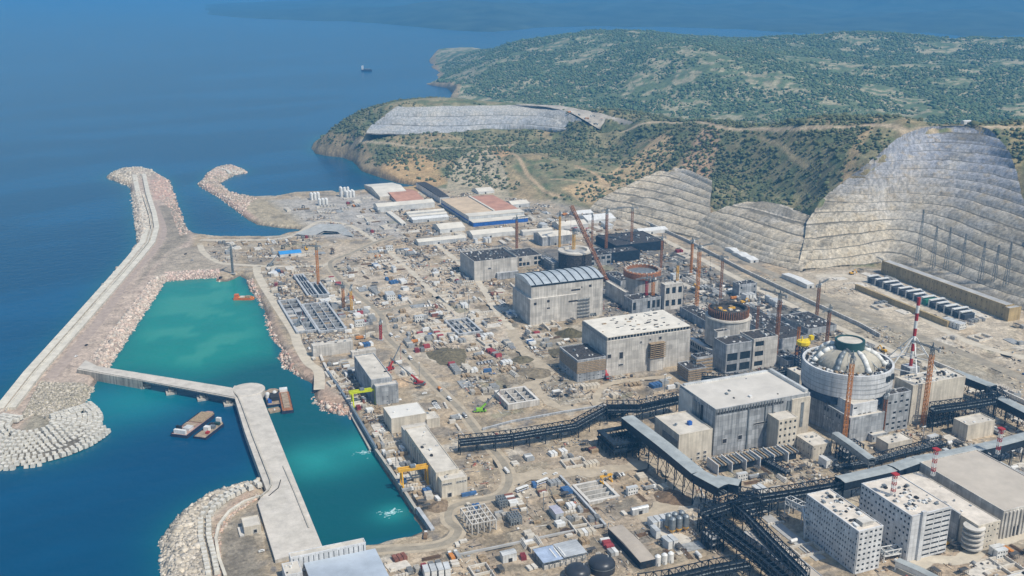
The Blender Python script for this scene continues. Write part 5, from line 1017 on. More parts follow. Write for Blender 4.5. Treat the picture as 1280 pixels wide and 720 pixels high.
# reactor 2
x, y, h, r = cyl((910.5, 393), 441, 27.6); R2 = thing('reactor_building', 'unfinished reactor drum with a dark rebar ring on its rim', 'reactor', (x, y, 0)); reserve(x-r, y-r, 2*r, 2*r)
MB().lathe(0, 0, [(r, h*.3), (r, h), (r-2.5, h), (r-2.5, h-3)], 56, False).build('drum', M_conc, R2); MB().lathe(0, 0, [(r+1.0, h-2), (r+1.0, h-.6), (r-1, h-.5)], 56, False).build('ledge', M_roofc, R2)
MB().lathe(0, 0, [(r-2.6, h-.5), (r-2.6, h+7), (r-5, h+9.5), (r-7, h+8), (r-7, h-2)], 56, False).build('rebar_ring', M_rebar, R2); MB().lathe(0, 0, [(0.1, h+5), (r-7, h+5)], 40, False).build('inner_floor', M_rebar, R2)
for k in range(56): a = 2*math.pi*k/56; MB().bar(((r-2.3)*math.cos(a), (r-2.3)*math.sin(a), h), ((r-2.5)*math.cos(a), (r-2.5)*math.sin(a), h+9), .5).build('rebar', M_brown, R2)
for k in range(9): MB().cbox(random.uniform(-9, 9), random.uniform(-9, 9), h+5, 4, 3, 1.5).build('inner_block', random.choice([M_plank, M_yel, M_roofc]), R2)
for lab, bx, m_, fac, v in (('grey block with a deep gateway below the dark ringed reactor', roofbox(908, 432, 468, 940, 893), M_concg, [('f', 2, 2, .8, .7, 1, 0, 24)], 6), ('stepped grey block with white hatches right of the dark ringed reactor', roofbox(942, 425, 462, 972.5, 925), M_conc, [('f', 3, 2, .7, .5, .6)], 10),
        ('white tower left of the dark ringed reactor', roofbox(897, 416, 458, 912, 892), M_conc, [], 3), ('dark low sub-base with rebar behind the dark ringed reactor', roofbox(975, 425, 440, 1010, 905), M_concg, [], 60)):
    block('auxiliary_building', lab, 'building', bx, m_, M_rebar, 1.0, fac=fac, vents=v)

b_ = roofbox(893, 441, 452, 898, 862); o = block('link_gallery', 'sloping roofed link between the middle hall and the dark ringed reactor', 'gallery', b_, M_sheet, M_sheet, .3, fac=[('s', 1, 14, .75, .5)])
# reactor 3, 4
x, y, h, r = cyl((803, 336), 372, 23.5); R3 = thing('reactor_building', 'unfinished reactor drum with a brown ring and open top, red crane beside it', 'reactor', (x, y, 0)); reserve(x-r, y-r, 2*r, 2*r)
MB().lathe(0, 0, [(r*.86, -.3), (r*.86, h-8)], 48, False).build('drum', M_conc, R3); MB().lathe(0, 0, [(r*.9, h-9), (r, h-8), (r, h-1), (r-1.5, h), (r*.84, h), (r*.84, h-7)], 48, False).build('ring', M_brown, R3); MB().lathe(0, 0, [(.1, h-4), (r*.85, h-4)], 40, False).build('inner_floor', M_steel, R3)
for k in range(24): a = 2*math.pi*k/24; MB().bar((r*.84*math.cos(a), r*.84*math.sin(a), h-.5), (r*.95*math.cos(a), r*.95*math.sin(a), h+.8), 1.4).build('bracket', M_roofc, R3)
x, y, h, r = cyl((719, 312), 338, 21); R4 = thing('reactor_building', 'low wide reactor base with a pale rim, farthest of the four', 'reactor', (x, y, 0)); reserve(x-r, y-r, 2*r, 2*r)
MB().lathe(0, 0, [(r, -.3), (r, h-1)], 48, False).build('drum', M_rebar, R4); MB().lathe(0, 0, [(r+.6, h-2), (r+.6, h), (r*.72, h+.5), (r*.7, h-3)], 48, False).build('rim', M_roofc, R4); MB().lathe(0, 0, [(.1, h-3), (r*.75, h-3)], 40, False).build('inner_floor', M_roofg, R4)
for lab, bx, m_, fac, v in (('pale portal block right of the brown ringed reactor', roofbox(831, 357, 388, 854, 826), M_conc, [('f', 2, 3, .6, .5, .7)], 5), ('grey block in front of the brown ringed reactor', roofbox(790, 376, 392, 826, 780), M_concg, [('f', 1, 6, .6, .6, .7)], 12),
        ('long sloping pale roof left of the brown ringed reactor', roofbox(781, 366, 384, 786, 757), M_conc, [], 0), ('dark navy low block behind the boom crane', roofbox(755, 318, 330, 800, 745), M_navy, [], 20), ('dark navy roofed block with steel on top beyond the brown ringed reactor', roofbox(770, 308, 318, 830, 745), M_navy, [], 30),
        ('grey half built block beyond the ribbed roof hall', roofbox(730, 322, 334, 764, 715), M_concg, [('f', 2, 5, .7, .6, .7)], 14), ('small grey workshop block with an open front near the diagonal road', roofbox(924, 357, 372, 946, 916), M_concg, [('f', 2, 4, .4, .4, .6)], 14)):
    block('auxiliary_building', lab, 'building', bx, m_, M_rebar if 'pale' not in lab else M_roofc, 1.0, fac=fac, vents=v)
# ---------------------------------------------------------------- galleries
gallery([(574, 547), (640, 540), (719, 527), (759, 505)], 15, 6, 9, 'long dark steel gallery running level from the haul road to the tall corner frame', step=8)
gallery([(759, 503), (800, 503), (850, 492)], 20, 8, 10, 'dark steel gallery in front of the middle hall yard', step=8)
gallery([(784, 521), (830, 556), (873, 591), (905, 608)], 27, 7, 11, 'long dark conveyor with a light grey roof beside the largest hall', roofed=[1, 1, 1], step=8)
gallery([(895, 598), (925, 604)], 25, 7, 10, 'short roofed cross arm at the end of the grey roofed conveyor', roofed=[1])
gallery([(925, 612), (950, 616), (990, 610), (1050, 600)], 20, 7, 10, 'dark gallery with sawtooth sides leading right from the junction', step=8)
gallery([(1050, 600), (1116, 585)], 21, 6, 11, 'light roofed gallery behind the two office blocks', roofed=[1]); gallery([(1117, 585), (1145, 575), (1170, 571)], 22, 6, 11, 'short roofed gallery in front of the beige cube', roofed=[1, 1])
gallery([(1170, 571), (1245, 555), (1290, 543)], 22, 6, 10, 'long light roofed gallery at the right edge below the cream cube', roofed=[1, 1])
gallery([(878, 634), (924, 620), (948, 616)], 20, 8, 9, 'dark gallery stub left of the junction', step=8)
gallery([(882, 637), (912, 660), (945, 684), (990, 722)], 18, 8, 10, 'dark open truss descending towards the bottom edge', step=8)
gallery([(912, 620), (935, 640), (962, 668), (1006, 712)], 18, 6, 8, 'second dark truss beside the long low roof', step=8)
gallery([(800, 722), (840, 716), (890, 704), (935, 696)], 16, 7, 9, 'dark gallery along the bottom edge under the silos', step=8)
gallery([(1193, 464), (1242, 483)], 20, 7, 10, 'roofed dark gallery at the right foot of the diagonal road', roofed=[1]); gallery([(1250, 497), (1295, 520)], 20, 7, 10, 'roofed dark gallery at the right edge', roofed=[1])
gallery([(1166, 505), (1205, 500), (1243, 494)], 26, 7, 9, 'dark navy gallery arm right of the orange crane', step=8); gallery([(1242, 483), (1252, 497)], 22, 8, 12, 'dark junction box between the two roofed galleries at the right')
gallery([(1044, 541), (1066, 556), (1090, 574)], 22, 5, 6, 'white tube gallery below the domed reactor', M_steel, roofed=[1, 1]); gallery([(985, 621), (1008, 632), (1012, 650)], 16, 5, 6, 'white lattice walkway bending towards the left office block', M_wht)
gallery([(1052, 608), (1112, 593)], 14, 3, 5, 'thin pale walkway parallel to the light roofed gallery', M_wht, roofed=[1], legs=False)
gallery([(1122, 700), (1150, 712), (1185, 730)], 8, 4, 5, 'low white walkway in front of the office blocks', M_wht, roofed=[1, 1]); gallery([(1103, 687), (1124, 683)], 9, 4, 6, 'white footbridge linking the two front office blocks', M_wht)
for lab, bx, n in (('dark steel frame pavilion with open roof below the gallery corner', roofbox(768, 558, 575, 806, 748), (5, 4, 2)), ('tall dark corner frame where two galleries meet', roofbox(762, 512, 524, 785, 757), (3, 2, 3)), ('dark frame block under the right hand gallery arm', roofbox(1168, 512, 536, 1200, 1162), (5, 3, 4)), ('dark frame pair with small white roofs at the junction', roofbox(930, 634, 652, 962, 918), (4, 3, 3)),
                   ('green and dark frame beside the descending truss', roofbox(890, 668, 690, 905, 878), (2, 3, 3)), ('dark steel frame behind the laboratory block', roofbox(1058, 560, 580, 1080, 1046), (4, 3, 3))):
    frame_tower('steel_structure', lab, bx, *n, M_navy, .7, group='dark steel frames')
o = frame_tower('crane_tower', 'dark blue lattice tower carrying a yellow machine', roofbox(1003, 436, 466, 1012, 995), 2, 2, 5, mat('tower_blue', (.05, .08, .13), .6), .8, floors=False)
x, y, h = toppt(1003, 434, 466); t = thing('yellow_hoist', 'bright yellow hoist on top of the dark blue tower', 'hoist', (x, y, h+.4)); MB().lathe(4, 4, [(6, 0), (7, 1.5), (7, 4.5), (5.5, 5)], 10).build('housing', mat('bright_yellow', (.80, .60, .02), .5), t); MB().box(8, 6, 3, 9, 2.4, 2).build('arm', MATS['bright_yellow'], t); MB().box(14, 5, 3.5, 4, 4, 4.5).build('head', MATS['bright_yellow'], t); MB().box(1, 3, 5, 1, 1, 5).build('post', MATS['bright_yellow'], t)
# ---------------------------------------------------------------- office blocks, halls at the lower right
O1 = roofbox(1073.7, 665, 717.5, 1103.7, 1009); o = block('office_block', 'left white office block with rows of dark windows and a long side facing the conveyor', 'office building', O1, M_white, mat('roof_bleached', (.66, .60, .52), .9, var=.14, scale=.12), .8, fac=[('f', 8, 5, .5, .45), ('s', 8, 22, .5, .42, .82)], vents=40)
MB().box(O1[2]*.3, 4, O1[4], O1[2]*.45, 7, 3.4).build('stair_head', M_conc, o)
O2 = roofbox(1140, 646, 702, 1188.7, 1077.5); o = block('office_block', 'right white office block with horizontal bands and a red white mast on its roof', 'office building', O2, M_white, MATS['roof_bleached'], .8, fac=[('f', 8, 1, .93, .42, 1, 2, None, .36, .98), ('f', 8, 1, .5, .4, 1, 0, None, .02, .2), ('s', 7, 14, .5, .42, .7)] if False else [('f', 9, 3, .9, .42, 1, 0, None, .36, 1.0), ('s', 8, 14, .5, .42, .7)], vents=46)
for k in range(7): MB().box(O2[2]*.06, -.12, 3+k*O2[4]/8, O2[2]*.1, .12, 2.6).build('window', M_glass, o)
MB().box(O2[2]*.22, -2.2, 0, O2[2]*.09, 2.2, O2[4]+3).build('pilaster', M_white, o)
O3 = roofbox(1222.5, 658, 690, 1250, 1122.5); o = block('workshop_hall', 'long cream building with rounded balconies at its corner between office block and longest hall', 'building', O3, M_cream, MATS['roof_bleached'], .7, fac=[('f', 5, 7, .4, .35, .75)], vents=5)
for k in range(5): MB().lathe(0, 3, [(7.5, 3+k*O3[4]/5.4), (7.5, 4.2+k*O3[4]/5.4), (0.1, 4.2+k*O3[4]/5.4)], 24, False).build('balcony', M_conc, o)
MB().box(-1.5, O3[3]*.2, 0, 1.5, O3[3]*.12, O3[4]+2).build('stair_tower', M_concg, o)
O4 = roofbox(1255, 640, 674, 1330, 1150); o = block('long_hall', 'longest hall with a smooth beige roof and ribbed grey wall at the right edge', 'hall', O4, M_conc, mat('roof_beige', (.50, .45, .385), .9, var=.1, scale=.04), .8)
for k in range(16): MB().box(2+k*O4[2]/16, -1, 0, 1.2, 1, O4[4]-1).build('buttress', M_conc, o)
MB().box(12, -.1, 0, 7, .1, 8).build('doorway', M_dark, o)
b_ = roofbox(1252, 742, 775, 1330, 1232); block('office_block', 'grey clad corner building cut by the right bottom edge', 'office building', b_, M_white, M_roofc, 1, fac=[('s', 5, 9, .2, .5, .8)], vents=14)
def mast(px, py, zt, label, hgt=16):
    p = G(px, py, zt); r = thing('striped_mast', label, 'mast', tuple(p))
    for k in range(6): q = MB(); lattice(q, (0, 0, hgt*k/6), (0, 0, hgt*(k+1)/6), 2.2, .35, 2.2); q.build('mast_section', M_red if k % 2 else M_wht, r)
    MB().cbox(0, 0, hgt, 4.5, 4.5, 1).build('platform', M_red, r)
mast(1116, 618, O2[4]+1, 'red and white lattice mast on the right office block'); mast(1166, 594, 24, 'red and white lattice mast at the corner of the longest hall', 22); mast(1247, 567, 22, 'red and white lattice mast at the cluttered yard beside the longest hall', 22)
b_ = roofbox(1012, 735, 752, 1040, 930); o = block('low_workshop', 'long low beige roofed workshop between descending truss and left office block', 'building', (b_[0], b_[1], b_[2]*.9, b_[3], b_[4]), M_concg, MATS['roof_beige'], .6, vents=12)
o_, _ = strip('grey_channel', [(957, 645), (985, 668), (1026, 700)], 9, .5, M_roofg, 'flat light grey channel cover beside the left office block', zz=0, thick=1.2); o_['kind'] = 'thing'; o_['category'] = 'channel cover'
# ---------------------------------------------------------------- small buildings of the lower yard
b_ = roofbox(680, 704, 713, 735, 666); o = frame_tower('steel_shed', 'shed under construction with a pale blue sheeted roof at the bottom', b_, 8, 4, 1, M_steel, .4, floors=False); MB().box(-.5, 0, b_[4], b_[2]*.45, b_[3]*.95, .3).build('roof', mat('roof_sky', (.38, .46, .60), .4, var=.15, scale=.2), o); MB().box(b_[2]*.46, b_[3]*.05, b_[4], b_[2]*.54, b_[3]*.95, .3).build('roof', M_sheet, o); MB().box(.5, .5, 0, b_[2]-1, b_[3]-1, 2.6).build('plinth', M_conc, o)
for k in range(3): MB().box(b_[2]*(.3+.1*k), b_[3]*.15, b_[4]+.3, 1, b_[3]*.6, .4).build('roof_sheet', M_wht, o)
def shed(name, label, bx, mw, mrf, arch=False, group=None):
    x, y, w_, d_, h_ = bx; r = thing(name, label, 'shed', (x, y, 0), 0, group); reserve(x, y, w_, d_); MB().box(0, 0, -.1, w_, d_, h_+.1).build('wall', mw, r); q = MB()
    n_ = 8 if arch else 2; f = lambda t: (math.sin(math.pi*t)*.28*min(w_, d_) if arch else (1-abs(2*t-1))*.12*min(w_, d_))
    for i in range(n_):
        a, b = i/n_, (i+1)/n_; q.face((-.3, d_*a, h_+f(a)+.1), (w_+.3, d_*a, h_+f(a)+.1), (w_+.3, d_*b, h_+f(b)+.1), (-.3, d_*b, h_+f(b)+.1)); q.face((-.3, d_*a, h_), (-.3, d_*a, h_+f(a)+.1), (-.3, d_*b, h_+f(b)+.1), (-.3, d_*b, h_)); q.face((w_+.3, d_*b, h_), (w_+.3, d_*b, h_+f(b)+.1), (w_+.3, d_*a, h_+f(a)+.1), (w_+.3, d_*a, h_))
    q.build('roof', mrf, r); MB().box(w_*.4, -.12, 0, min(3, w_*.3), .12, min(3, h_*.8)).build('door', M_dark, r); return r
shed('tool_shed', 'white shed with a light roof left of the pale blue sheeted roof', roofbox(628.7, 695, 704.5, 646, 624.5), M_sheetw, M_sheetw)
shed('storage_shed', 'grey metal shed with an arched roof right of the four bay pit', roofbox(791, 638, 645, 811, 788), M_sheet, M_sheet, True)
shed('storage_shed', 'lilac grey shed with sloping roof beside the white tank row', roofbox(695, 643, 651, 704.5, 686), M_sheet, mat('roof_lilac', (.42, .42, .50), .6))
b_ = roofbox(801, 703, 712, 819, 760); shed('long_warehouse', 'long warehouse with a flat taupe roof and dark side wall at the bottom', b_, M_navy, mat('roof_taupe', (.42, .37, .31), .85, var=.1, scale=.1))
for i, (bx, lab) in enumerate(((roofbox(625, 626, 636, 634, 620), 'small blue grey steel tower frame beside the haul road bend'), (roofbox(639, 648, 658, 652, 633), 'dense blue grey steel cage left of the lilac shed'), (roofbox(590, 655, 668, 620, 576), 'open white column frame inside the haul road bend'))):
    frame_tower('steel_structure', lab, bx, *((3, 2, 3), (4, 3, 2), (4, 4, 1))[i], M_steel if i < 2 else M_conc, .7 if i < 2 else .9, floors=i == 1)
for lab, pt, rr, hh_, n_, m_, cone in (('grey cement silo with a yellow cone in the cluster beside the descending truss', (840, 668), 2.4, 13, 6, M_steel, True), ('small white tank in the row at the end of the dark sided warehouse', (822, 706), 2.2, 7, 3, M_wht, False), ('white cement silo in the left group by the small dock', (390, 250), 2.6, 12, 6, M_wht, False), ('white cement silo in the lower group by the small dock', (400, 257), 2.6, 11, 6, M_wht, False), ('tall white cement silo at the coast', (427, 246), 2.6, 17, 4, M_wht, False), ('short white cement silo right of the tall ones at the coast', (434, 247), 2.6, 11, 9, M_wht, False)):
    p0 = G(*pt, 0)
    for k in range(n_):
        r = thing('silo', (['first', 'second', 'third', 'fourth', 'fifth', 'sixth', 'seventh', 'eighth', 'ninth'][k]+' '+lab).replace('in the cluster beside the descending truss', 'beside the descending truss'), 'silo', (p0.x+(k % 3)*rr*2.4, p0.y+(k//3)*rr*2.6, 0), 0, 'silos: '+lab.split(' silo')[0].split(' tank')[0]+(' by the dock' if 'dock' in lab else ' cluster'))
        MB().lathe(0, 0, [(.4, 1.2), (rr, hh_*.3), (rr, hh_), (rr*.5, hh_+rr*.5)] if cone else [(rr, 0), (rr, hh_), (rr*.45, hh_+rr*.5)], 16).build('tank', m_, r)
        if cone: MB().lathe(0, 0, [(.5, 1.0), (rr+.1, hh_*.3), (rr+.1, hh_*.36)], 16, False).build('cone', M_yel, r)
        for a in range(3): MB().bar((rr*math.cos(a*2.1), rr*math.sin(a*2.1), 0), (rr*math.cos(a*2.1), rr*math.sin(a*2.1), hh_*.35), .3).build('leg', M_steel, r)
        reserve(p0.x+(k % 3)*rr*2.4-rr, p0.y+(k//3)*rr*2.6-rr, 2*rr, 2*rr)
for lab, px, py, L_, rr in (('dark round topped storage tank cut by the bottom edge', 722, 722, 8, 9), ('second dark storage tank right of the first at the bottom edge', 752, 712, 9, 9.5)):
    p = G(px, py, 0); r = thing('storage_tank', lab, 'tank', tuple(p)); MB().lathe(0, 0, [(rr, 0), (rr, 5), (rr*.92, 7), (rr*.7, 8.6), (rr*.35, 9.5), (.3, 9.7)], 32).build('shell', mat('tank_black', (.045, .05, .06), .35, .2), r, True); MB().lathe(0, 0, [(rr+.3, 4.6), (rr+.3, 5.2)], 32, False).build('band', M_steel, r); q = MB(); q.bar((rr*.5, 0, 8.6), (rr*.5, 0, 10.4), .4); q.build('vent', M_wht, r); reserve(p.x-rr, p.y-rr, 2*rr, 2*rr)
b_ = G(820, 663, 0); wb = [G(a, b, 0) for a, b in ((820, 662), (832, 659), (866, 674), (860, 680), (856, 692), (848, 694))]; o = MB().prism([(p.x, p.y) for p in wb], -.1, .5).build('concrete_pad', M_roofc); tag(o, 'L shaped pale concrete pad in front of the silo cluster', 'pad')
# ---------------------------------------------------------------- industrial halls at the far side
M_rt = mat('roof_terracotta', (.50, .27, .19), .8, var=.15, scale=.06); M_ro = mat('roof_sand', (.60, .47, .33), .8, var=.12, scale=.05); M_rw = mat('roof_pale', (.66, .62, .54), .8, var=.1, scale=.05)
far = [((472, 259, 265.6, 543.4, 466.6), 'white hall with a cream roof and a dark doorway behind the small dock', M_sheetw, M_rw), ((502, 279.7, 282, 508, 482.5), 'narrow cream roofed shed left of the three stepped roofs', M_sheetw, M_rw), ((509, 267, 271, 556, 506), 'upper of the three stepped cream roofs', M_sheetw, M_rw), ((512, 271, 275, 559, 509), 'middle of the three stepped cream roofs', M_sheetw, M_rw), ((516, 275, 279, 561, 512), 'lowest of the three stepped roofs with a blue grey front', M_sheet, M_wht),
 ((550, 287, 291.5, 581.5, 540.6), 'cream roofed shed below the blue fronted hall', M_sheetw, M_rw), ((523, 303, 307.5, 583, 518), 'long low grey blue shed with a pale roof beside the dirt square', M_sheet, M_rw), ((550, 247, 254, 562, 520), 'long grey hall with dark roof bays at the foot of the headland', M_sheetw, M_rebar),
 ((591, 294, 299, 644, 583), 'flat pale roofed building in front of the blue fronted hall', M_sheetw, M_rw), ((653.7, 290, 295, 691, 650), 'cream roofed shed right of the blue fronted hall', M_sheetw, M_rw), ((678, 297, 308, 716, 667), 'grey walled building with a pale roof beyond the tall scaffold block', M_concg, M_rw),
 ((496, 252, 254.5, 530, 478), 'low red brown yard roof behind the white hall', M_sheetw, M_rt), ((475, 246, 250, 512, 455), 'cream flat building at the shore', M_cream, M_rw), ((700, 283, 288, 735, 690), 'white warehouse near the boom crane tip', M_sheetw, M_rw), ((735, 276, 280, 770, 722), 'row of white huts below the pale rock cut', M_sheetw, M_wht), ((720, 268, 271, 742, 712), 'small white shed under the hillside', M_sheetw, M_wht),
 ((800, 290, 294, 835, 792), 'white hut by the diagonal road', M_sheetw, M_wht), ((640, 256, 260, 662, 632), 'grey shed behind the terracotta roof', M_sheet, M_rw), ((598, 240, 243, 618, 590), 'small pale shed near the quarry face', M_sheetw, M_rw), ((770, 298, 303, 800, 762), 'blue roofed shed in the far yard', M_sheetw, M_blue), ((360, 318, 0, 0, 0), '', 0, 0)]
for (a, b, c, d, e), lab, mw, mrf in far:
    if not lab: continue
    shed('industrial_hall', lab, roofbox(a, b, c, d, e), mw, mrf)
BG = roofbox(586, 271, 280, 655, 551); r = thing('industrial_hall', 'biggest far hall with a half sand half terracotta roof and blue lean-to front', 'hall', (BG[0], BG[1], 0)); x, y, w_, d_, h_ = BG; reserve(x, y, w_, d_)
MB().box(0, 0, 0, w_, d_, h_).build('wall', M_sheet, r); MB().box(-.5, 22, h_, w_*.52, d_-22, .5).build('roof', M_ro, r); MB().box(w_*.52+4, 22, h_, w_*.48-4, d_-22, .5).build('roof', M_rt, r); MB().box(w_*.52, 22, h_+.1, 3.4, d_-23, 2.2).build('roof_light', M_rw, r); MB().box(-.5, -.5, h_, w_+1, 22, 1.0).build('front_roof', M_rw, r)
MB().box(0, -22, 0, w_*.98, 21.6, h_*.55).build('lean_to', M_blue, r); MB().box(-.5, -22.5, h_*.55, w_, 22, .8).build('lean_to_roof', M_rw, r); MB().box(-.4, 4, h_*.3, .4, d_-8, h_*.22).build('side_strip', M_blue, r); reserve(x, y-23, w_, 23)
b_ = roofbox(350, 318.5, 321.5, 377, 347); r = shed('site_office', 'site office with a bright blue roof above the harbour', b_, M_sheetw, mat('roof_bright_blue', (.05, .28, .62), .5, var=.1))
# ---------------------------------------------------------------- ochre walls and transformer bays
b_ = roofbox(1258, 382, 399, 1268, 1103); block('retaining_wall', 'long tall ochre retaining building with a pale top at the foot of the rock cut', 'wall', b_, M_ochre, M_roofg, .5, fac=[('s', 2, 26, .14, .25, .8)]); block('retaining_wall', 'square ochre end block of the long retaining building', 'building', roofbox(1262, 386, 402, 1277, 1256), M_ochre, M_roofg, .6)
b_ = roofbox(1184.5, 402, 409, 1190, 1069); block('retaining_wall', 'lower ochre wall in front of the transformer bays', 'wall', (b_[0], b_[1], 3, b_[3], b_[4]), M_ochre, M_ochre, .3)
for k in range(13):
    f = k/12; p = G(1089+f*116, 355.5+f*46, 0); r = thing('transformer_bay', ['first', 'second', 'third', 'fourth', 'fifth', 'sixth', 'seventh', 'eighth', 'ninth', 'tenth', 'eleventh', 'twelfth', 'last'][k]+' dark transformer bay with a white portal, counted from the far end', 'transformer', tuple(p), 0, 'transformer bays between the ochre walls')
    w2 = 17+3*(k % 3); MB().box(0, 8, 0, w2, 1.1, 9).build('fire_wall', M_wht, r); MB().box(-.2, 5, 9, w2+.4, 4, 1.0).build('top_slab', M_wht, r); MB().box(w2-1, 0, 0, 1.0, 8, 8.5).build('side_wall', M_wht, r); MB().box(1, .5, 0, w2-3, 7, 7).build('transformer', mat('transformer_grey', (.055, .065, .08), .7) if k != 7 else M_green, r); MB().tube((w2*.4, 4, 5), (w2*.4, 4, 6.3), .5, n=8).build('bushing', M_dark, r); reserve(p.x, p.y, w2, 8)
b_ = roofbox(1009, 356, 361, 1018, 977); shed('long_tent', 'long white tent shed between the two diagonal roads', b_, M_sheetw, M_wht)
for i, (a, b) in enumerate(((918, 318), (928, 324), (938, 329))): shed('white_tent', ['upper', 'middle', 'lower'][i]+' of the three white tents beside the diagonal road', (G(a, b, 0).x, G(a, b, 0).y, 14, 26, 4), M_sheetw, M_wht, group='white tents by the diagonal road')
wallstrip('retaining_wall', [(800, 276), (860, 303), (930, 340), (1010, 378), (1075, 408), (1100, 422)], 1.6, 4.5, 4.6, M_conc, 'thin pale retaining wall running diagonally past the brown service road', 'wall', 0)
wallstrip('retaining_wall', [(1165, 455), (1230, 482), (1290, 510)], 1.6, 4.5, 4.6, M_conc, 'thin pale retaining wall continuing to the right edge', 'wall', 0)
for pts, lab in (([(480, 672), (560, 655), (640, 640)], ''), ): pass
wallstrip('trench_wall', [(562, 697), (640, 681), (700, 668), (757, 657)], 1.4, 1.6, 1.7, M_roofg, 'long low concrete trench wall across the bottom yard', 'wall', 0)
wallstrip('trench_wall', [(700, 597), (728, 627), (757, 659)], 1.8, 2.4, 2.5, M_concg, 'dark retaining wall left of the four bay pit', 'wall', 0)
wallstrip('trench_wall', [(603, 538), (640, 528), (700, 517), (757, 508)], 1.6, 2.0, 2.1, M_concg, 'low grey wall just above the long level gallery', 'wall', 0)
wallstrip('trench_wall', [(855, 583), (870, 600), (880, 622)], .6, 1.0, 1.1, M_concg, 'short kerb beside the grey roofed conveyor', 'wall', 0)
# ---------------------------------------------------------------- pylons against the rock cut
for i, (tp, yb) in enumerate((((1155, 262), 336), ((1172, 282), 342), ((1189, 284), 346), ((1208, 292), 352), ((1232, 302), 362), ((1249, 306), 366), ((1265, 302), 372))):
    x, y, h = toppt(tp[0], tp[1], yb); r = thing('pylon', ['first', 'second', 'third', 'fourth', 'fifth', 'sixth', 'last'][i]+' slender steel pylon from the left in front of the tall rock cut', 'pylon', (x, y, 0), 0, 'pylons in front of the tall rock cut'); q = MB()
    n_ = 12
    for k in range(n_):
        s0, s1 = 4.5*(1-k/n_)+.8, 4.5*(1-(k+1)/n_)+.8; z0_, z1_ = h*k/n_, h*(k+1)/n_
        for sx, sy in ((-1, -1), (1, -1), (1, 1), (-1, 1)): q.bar((sx*s0/2, sy*s0/2, z0_), (sx*s1/2, sy*s1/2, z1_), .5)
        q.bar((-s0/2, -s0/2, z0_), (s1/2, -s1/2, z1_), .3); q.bar((-s0/2, s0/2, z0_), (-s1/2, -s1/2, z1_), .18); q.bar((-s0/2, -s0/2, z0_), (s0/2, -s0/2, z0_), .18)
    q.build('mast', M_steel, r)
    for z in (.80, .9): MB().bar((-5, 0, h*z), (5, 0, h*z), .35).build('crossarm', M_steel, r)
# ---------------------------------------------------------------- cranes
CR = [((741, 266), 314, 'thin grey topped tower crane left of the far navy blocks', M_brown, 18, 1.2, 1.8), ((848, 322), 376, 'yellow tower crane right of the portal block', M_yel, 16, 2.8, 1.8), ((866, 296), 342, 'slim orange tower crane near the diagonal road', M_orange, 16, .4, 1.8), ((893, 372), 440, 'tall yellow mast crane left of the dark ringed drum', M_yel, 14, 2.6, 2.0), ((949, 372), 428, 'brown tower crane over the stepped grey block', M_brown, 20, .9, 1.8), ((1000, 398), 445, 'slim orange crane over the rebar yard behind the dark ringed drum', M_orange, 16, 2.2, 1.8), ((700, 262), 310, 'slim yellow crane above the tall scaffold block', M_yel, 16, .3, 1.8), ((828, 292), 336, 'slim rust crane beyond the brown ringed drum', M_brown, 18, 2.9, 1.8),
 ((875, 303), 385, 'tall orange tower crane between the brown and the dark ringed reactors', M_orange, 24, .25, 2.4), ((904, 316), 374, 'orange brown tower crane right behind the dark ringed reactor', M_brown, 22, 2.4, 2.0), ((976, 362), 453, 'rust orange tower crane at the right of the dark ringed reactor', M_brown, 26, 1.9, 2.2), ((1025, 350), 398, 'rust tower crane with its jib towards the ochre walls', M_brown, 26, .5, 2.0), ((1038, 380), 434, 'rust tower crane left of the green ring tank', M_brown, 18, 3.6, 2.0),
 ((1067, 438), 557, 'orange tower crane standing straight in front of the reactor dome', M_orange, 17, 1.2, 2.4), ((1167, 428), 532, 'orange tower crane in front of the rubble roofed cream block', M_orange, 22, 1.8, 2.4), ((1048, 462), 500, 'short red tower crane beside the dome', M_red, 12, 2.2, 1.8), ((717.5, 284), 335, 'yellow tower crane over the ribbed roof hall', M_yel, 16, 2.2, 2.4), ((646, 268), 313, 'dark brown tower crane behind the farthest hall', M_brown, 20, .2, 2.0),
 ((759, 258), 322, 'rust tower crane left of the far navy blocks', M_brown, 26, .1, 2.2), ((791, 255), 312, 'rust tower crane over the far navy blocks', M_brown, 24, 2.8, 2.2), ((817, 343), 385, 'orange tower crane with a red jib at the brown ringed reactor', M_orange, 18, .2, 2.2), ((809, 342), 385, 'dark red tower crane next to the brown ringed reactor', M_red, 18, 3.3, 2.0), ((395, 303), 356, 'yellow orange tower crane at the upper end of the intake basins', M_orange, 20, 2.6, 2.0), ((438, 355), 389, 'yellow tower crane beside the haul road', M_yel, 14, 1.2, 1.8),
 ((428, 352), 386, 'small orange tower crane among the intake yard stores', M_orange, 12, 2.2, 1.8), ((288, 305), 342, 'slim grey tower crane at the head of the harbour', M_steel, 14, .9, 1.6), ((475, 397), 425, 'single red mast standing by the haul road', M_red, 6, .9, 1.6), ((1109, 487), 545, 'brown tower crane between dome and ribbed grey block', M_brown, 14, .6, 2.0)]
for top, yb, lab, m_, jib, az, s in CR: tower_crane(top, yb, lab, m_, jib, az, s=s, frac=.94)
boom_crane((758, 352), (714, 257), 92, 'tall brown lattice boom crane leaning left with a red tip', M_brown, lat=True)
boom_crane((487, 463), (500.5, 431), 24, 'small red telescopic crane behind the grey pump hall'); boom_crane((525, 481), (488, 447), 26, 'long red telescopic crane beside the haul road'); boom_crane((600, 515), (625, 487), 22, 'green telescopic crane left of the square white basin', mat('lime', (.25, .55, .05), .5))
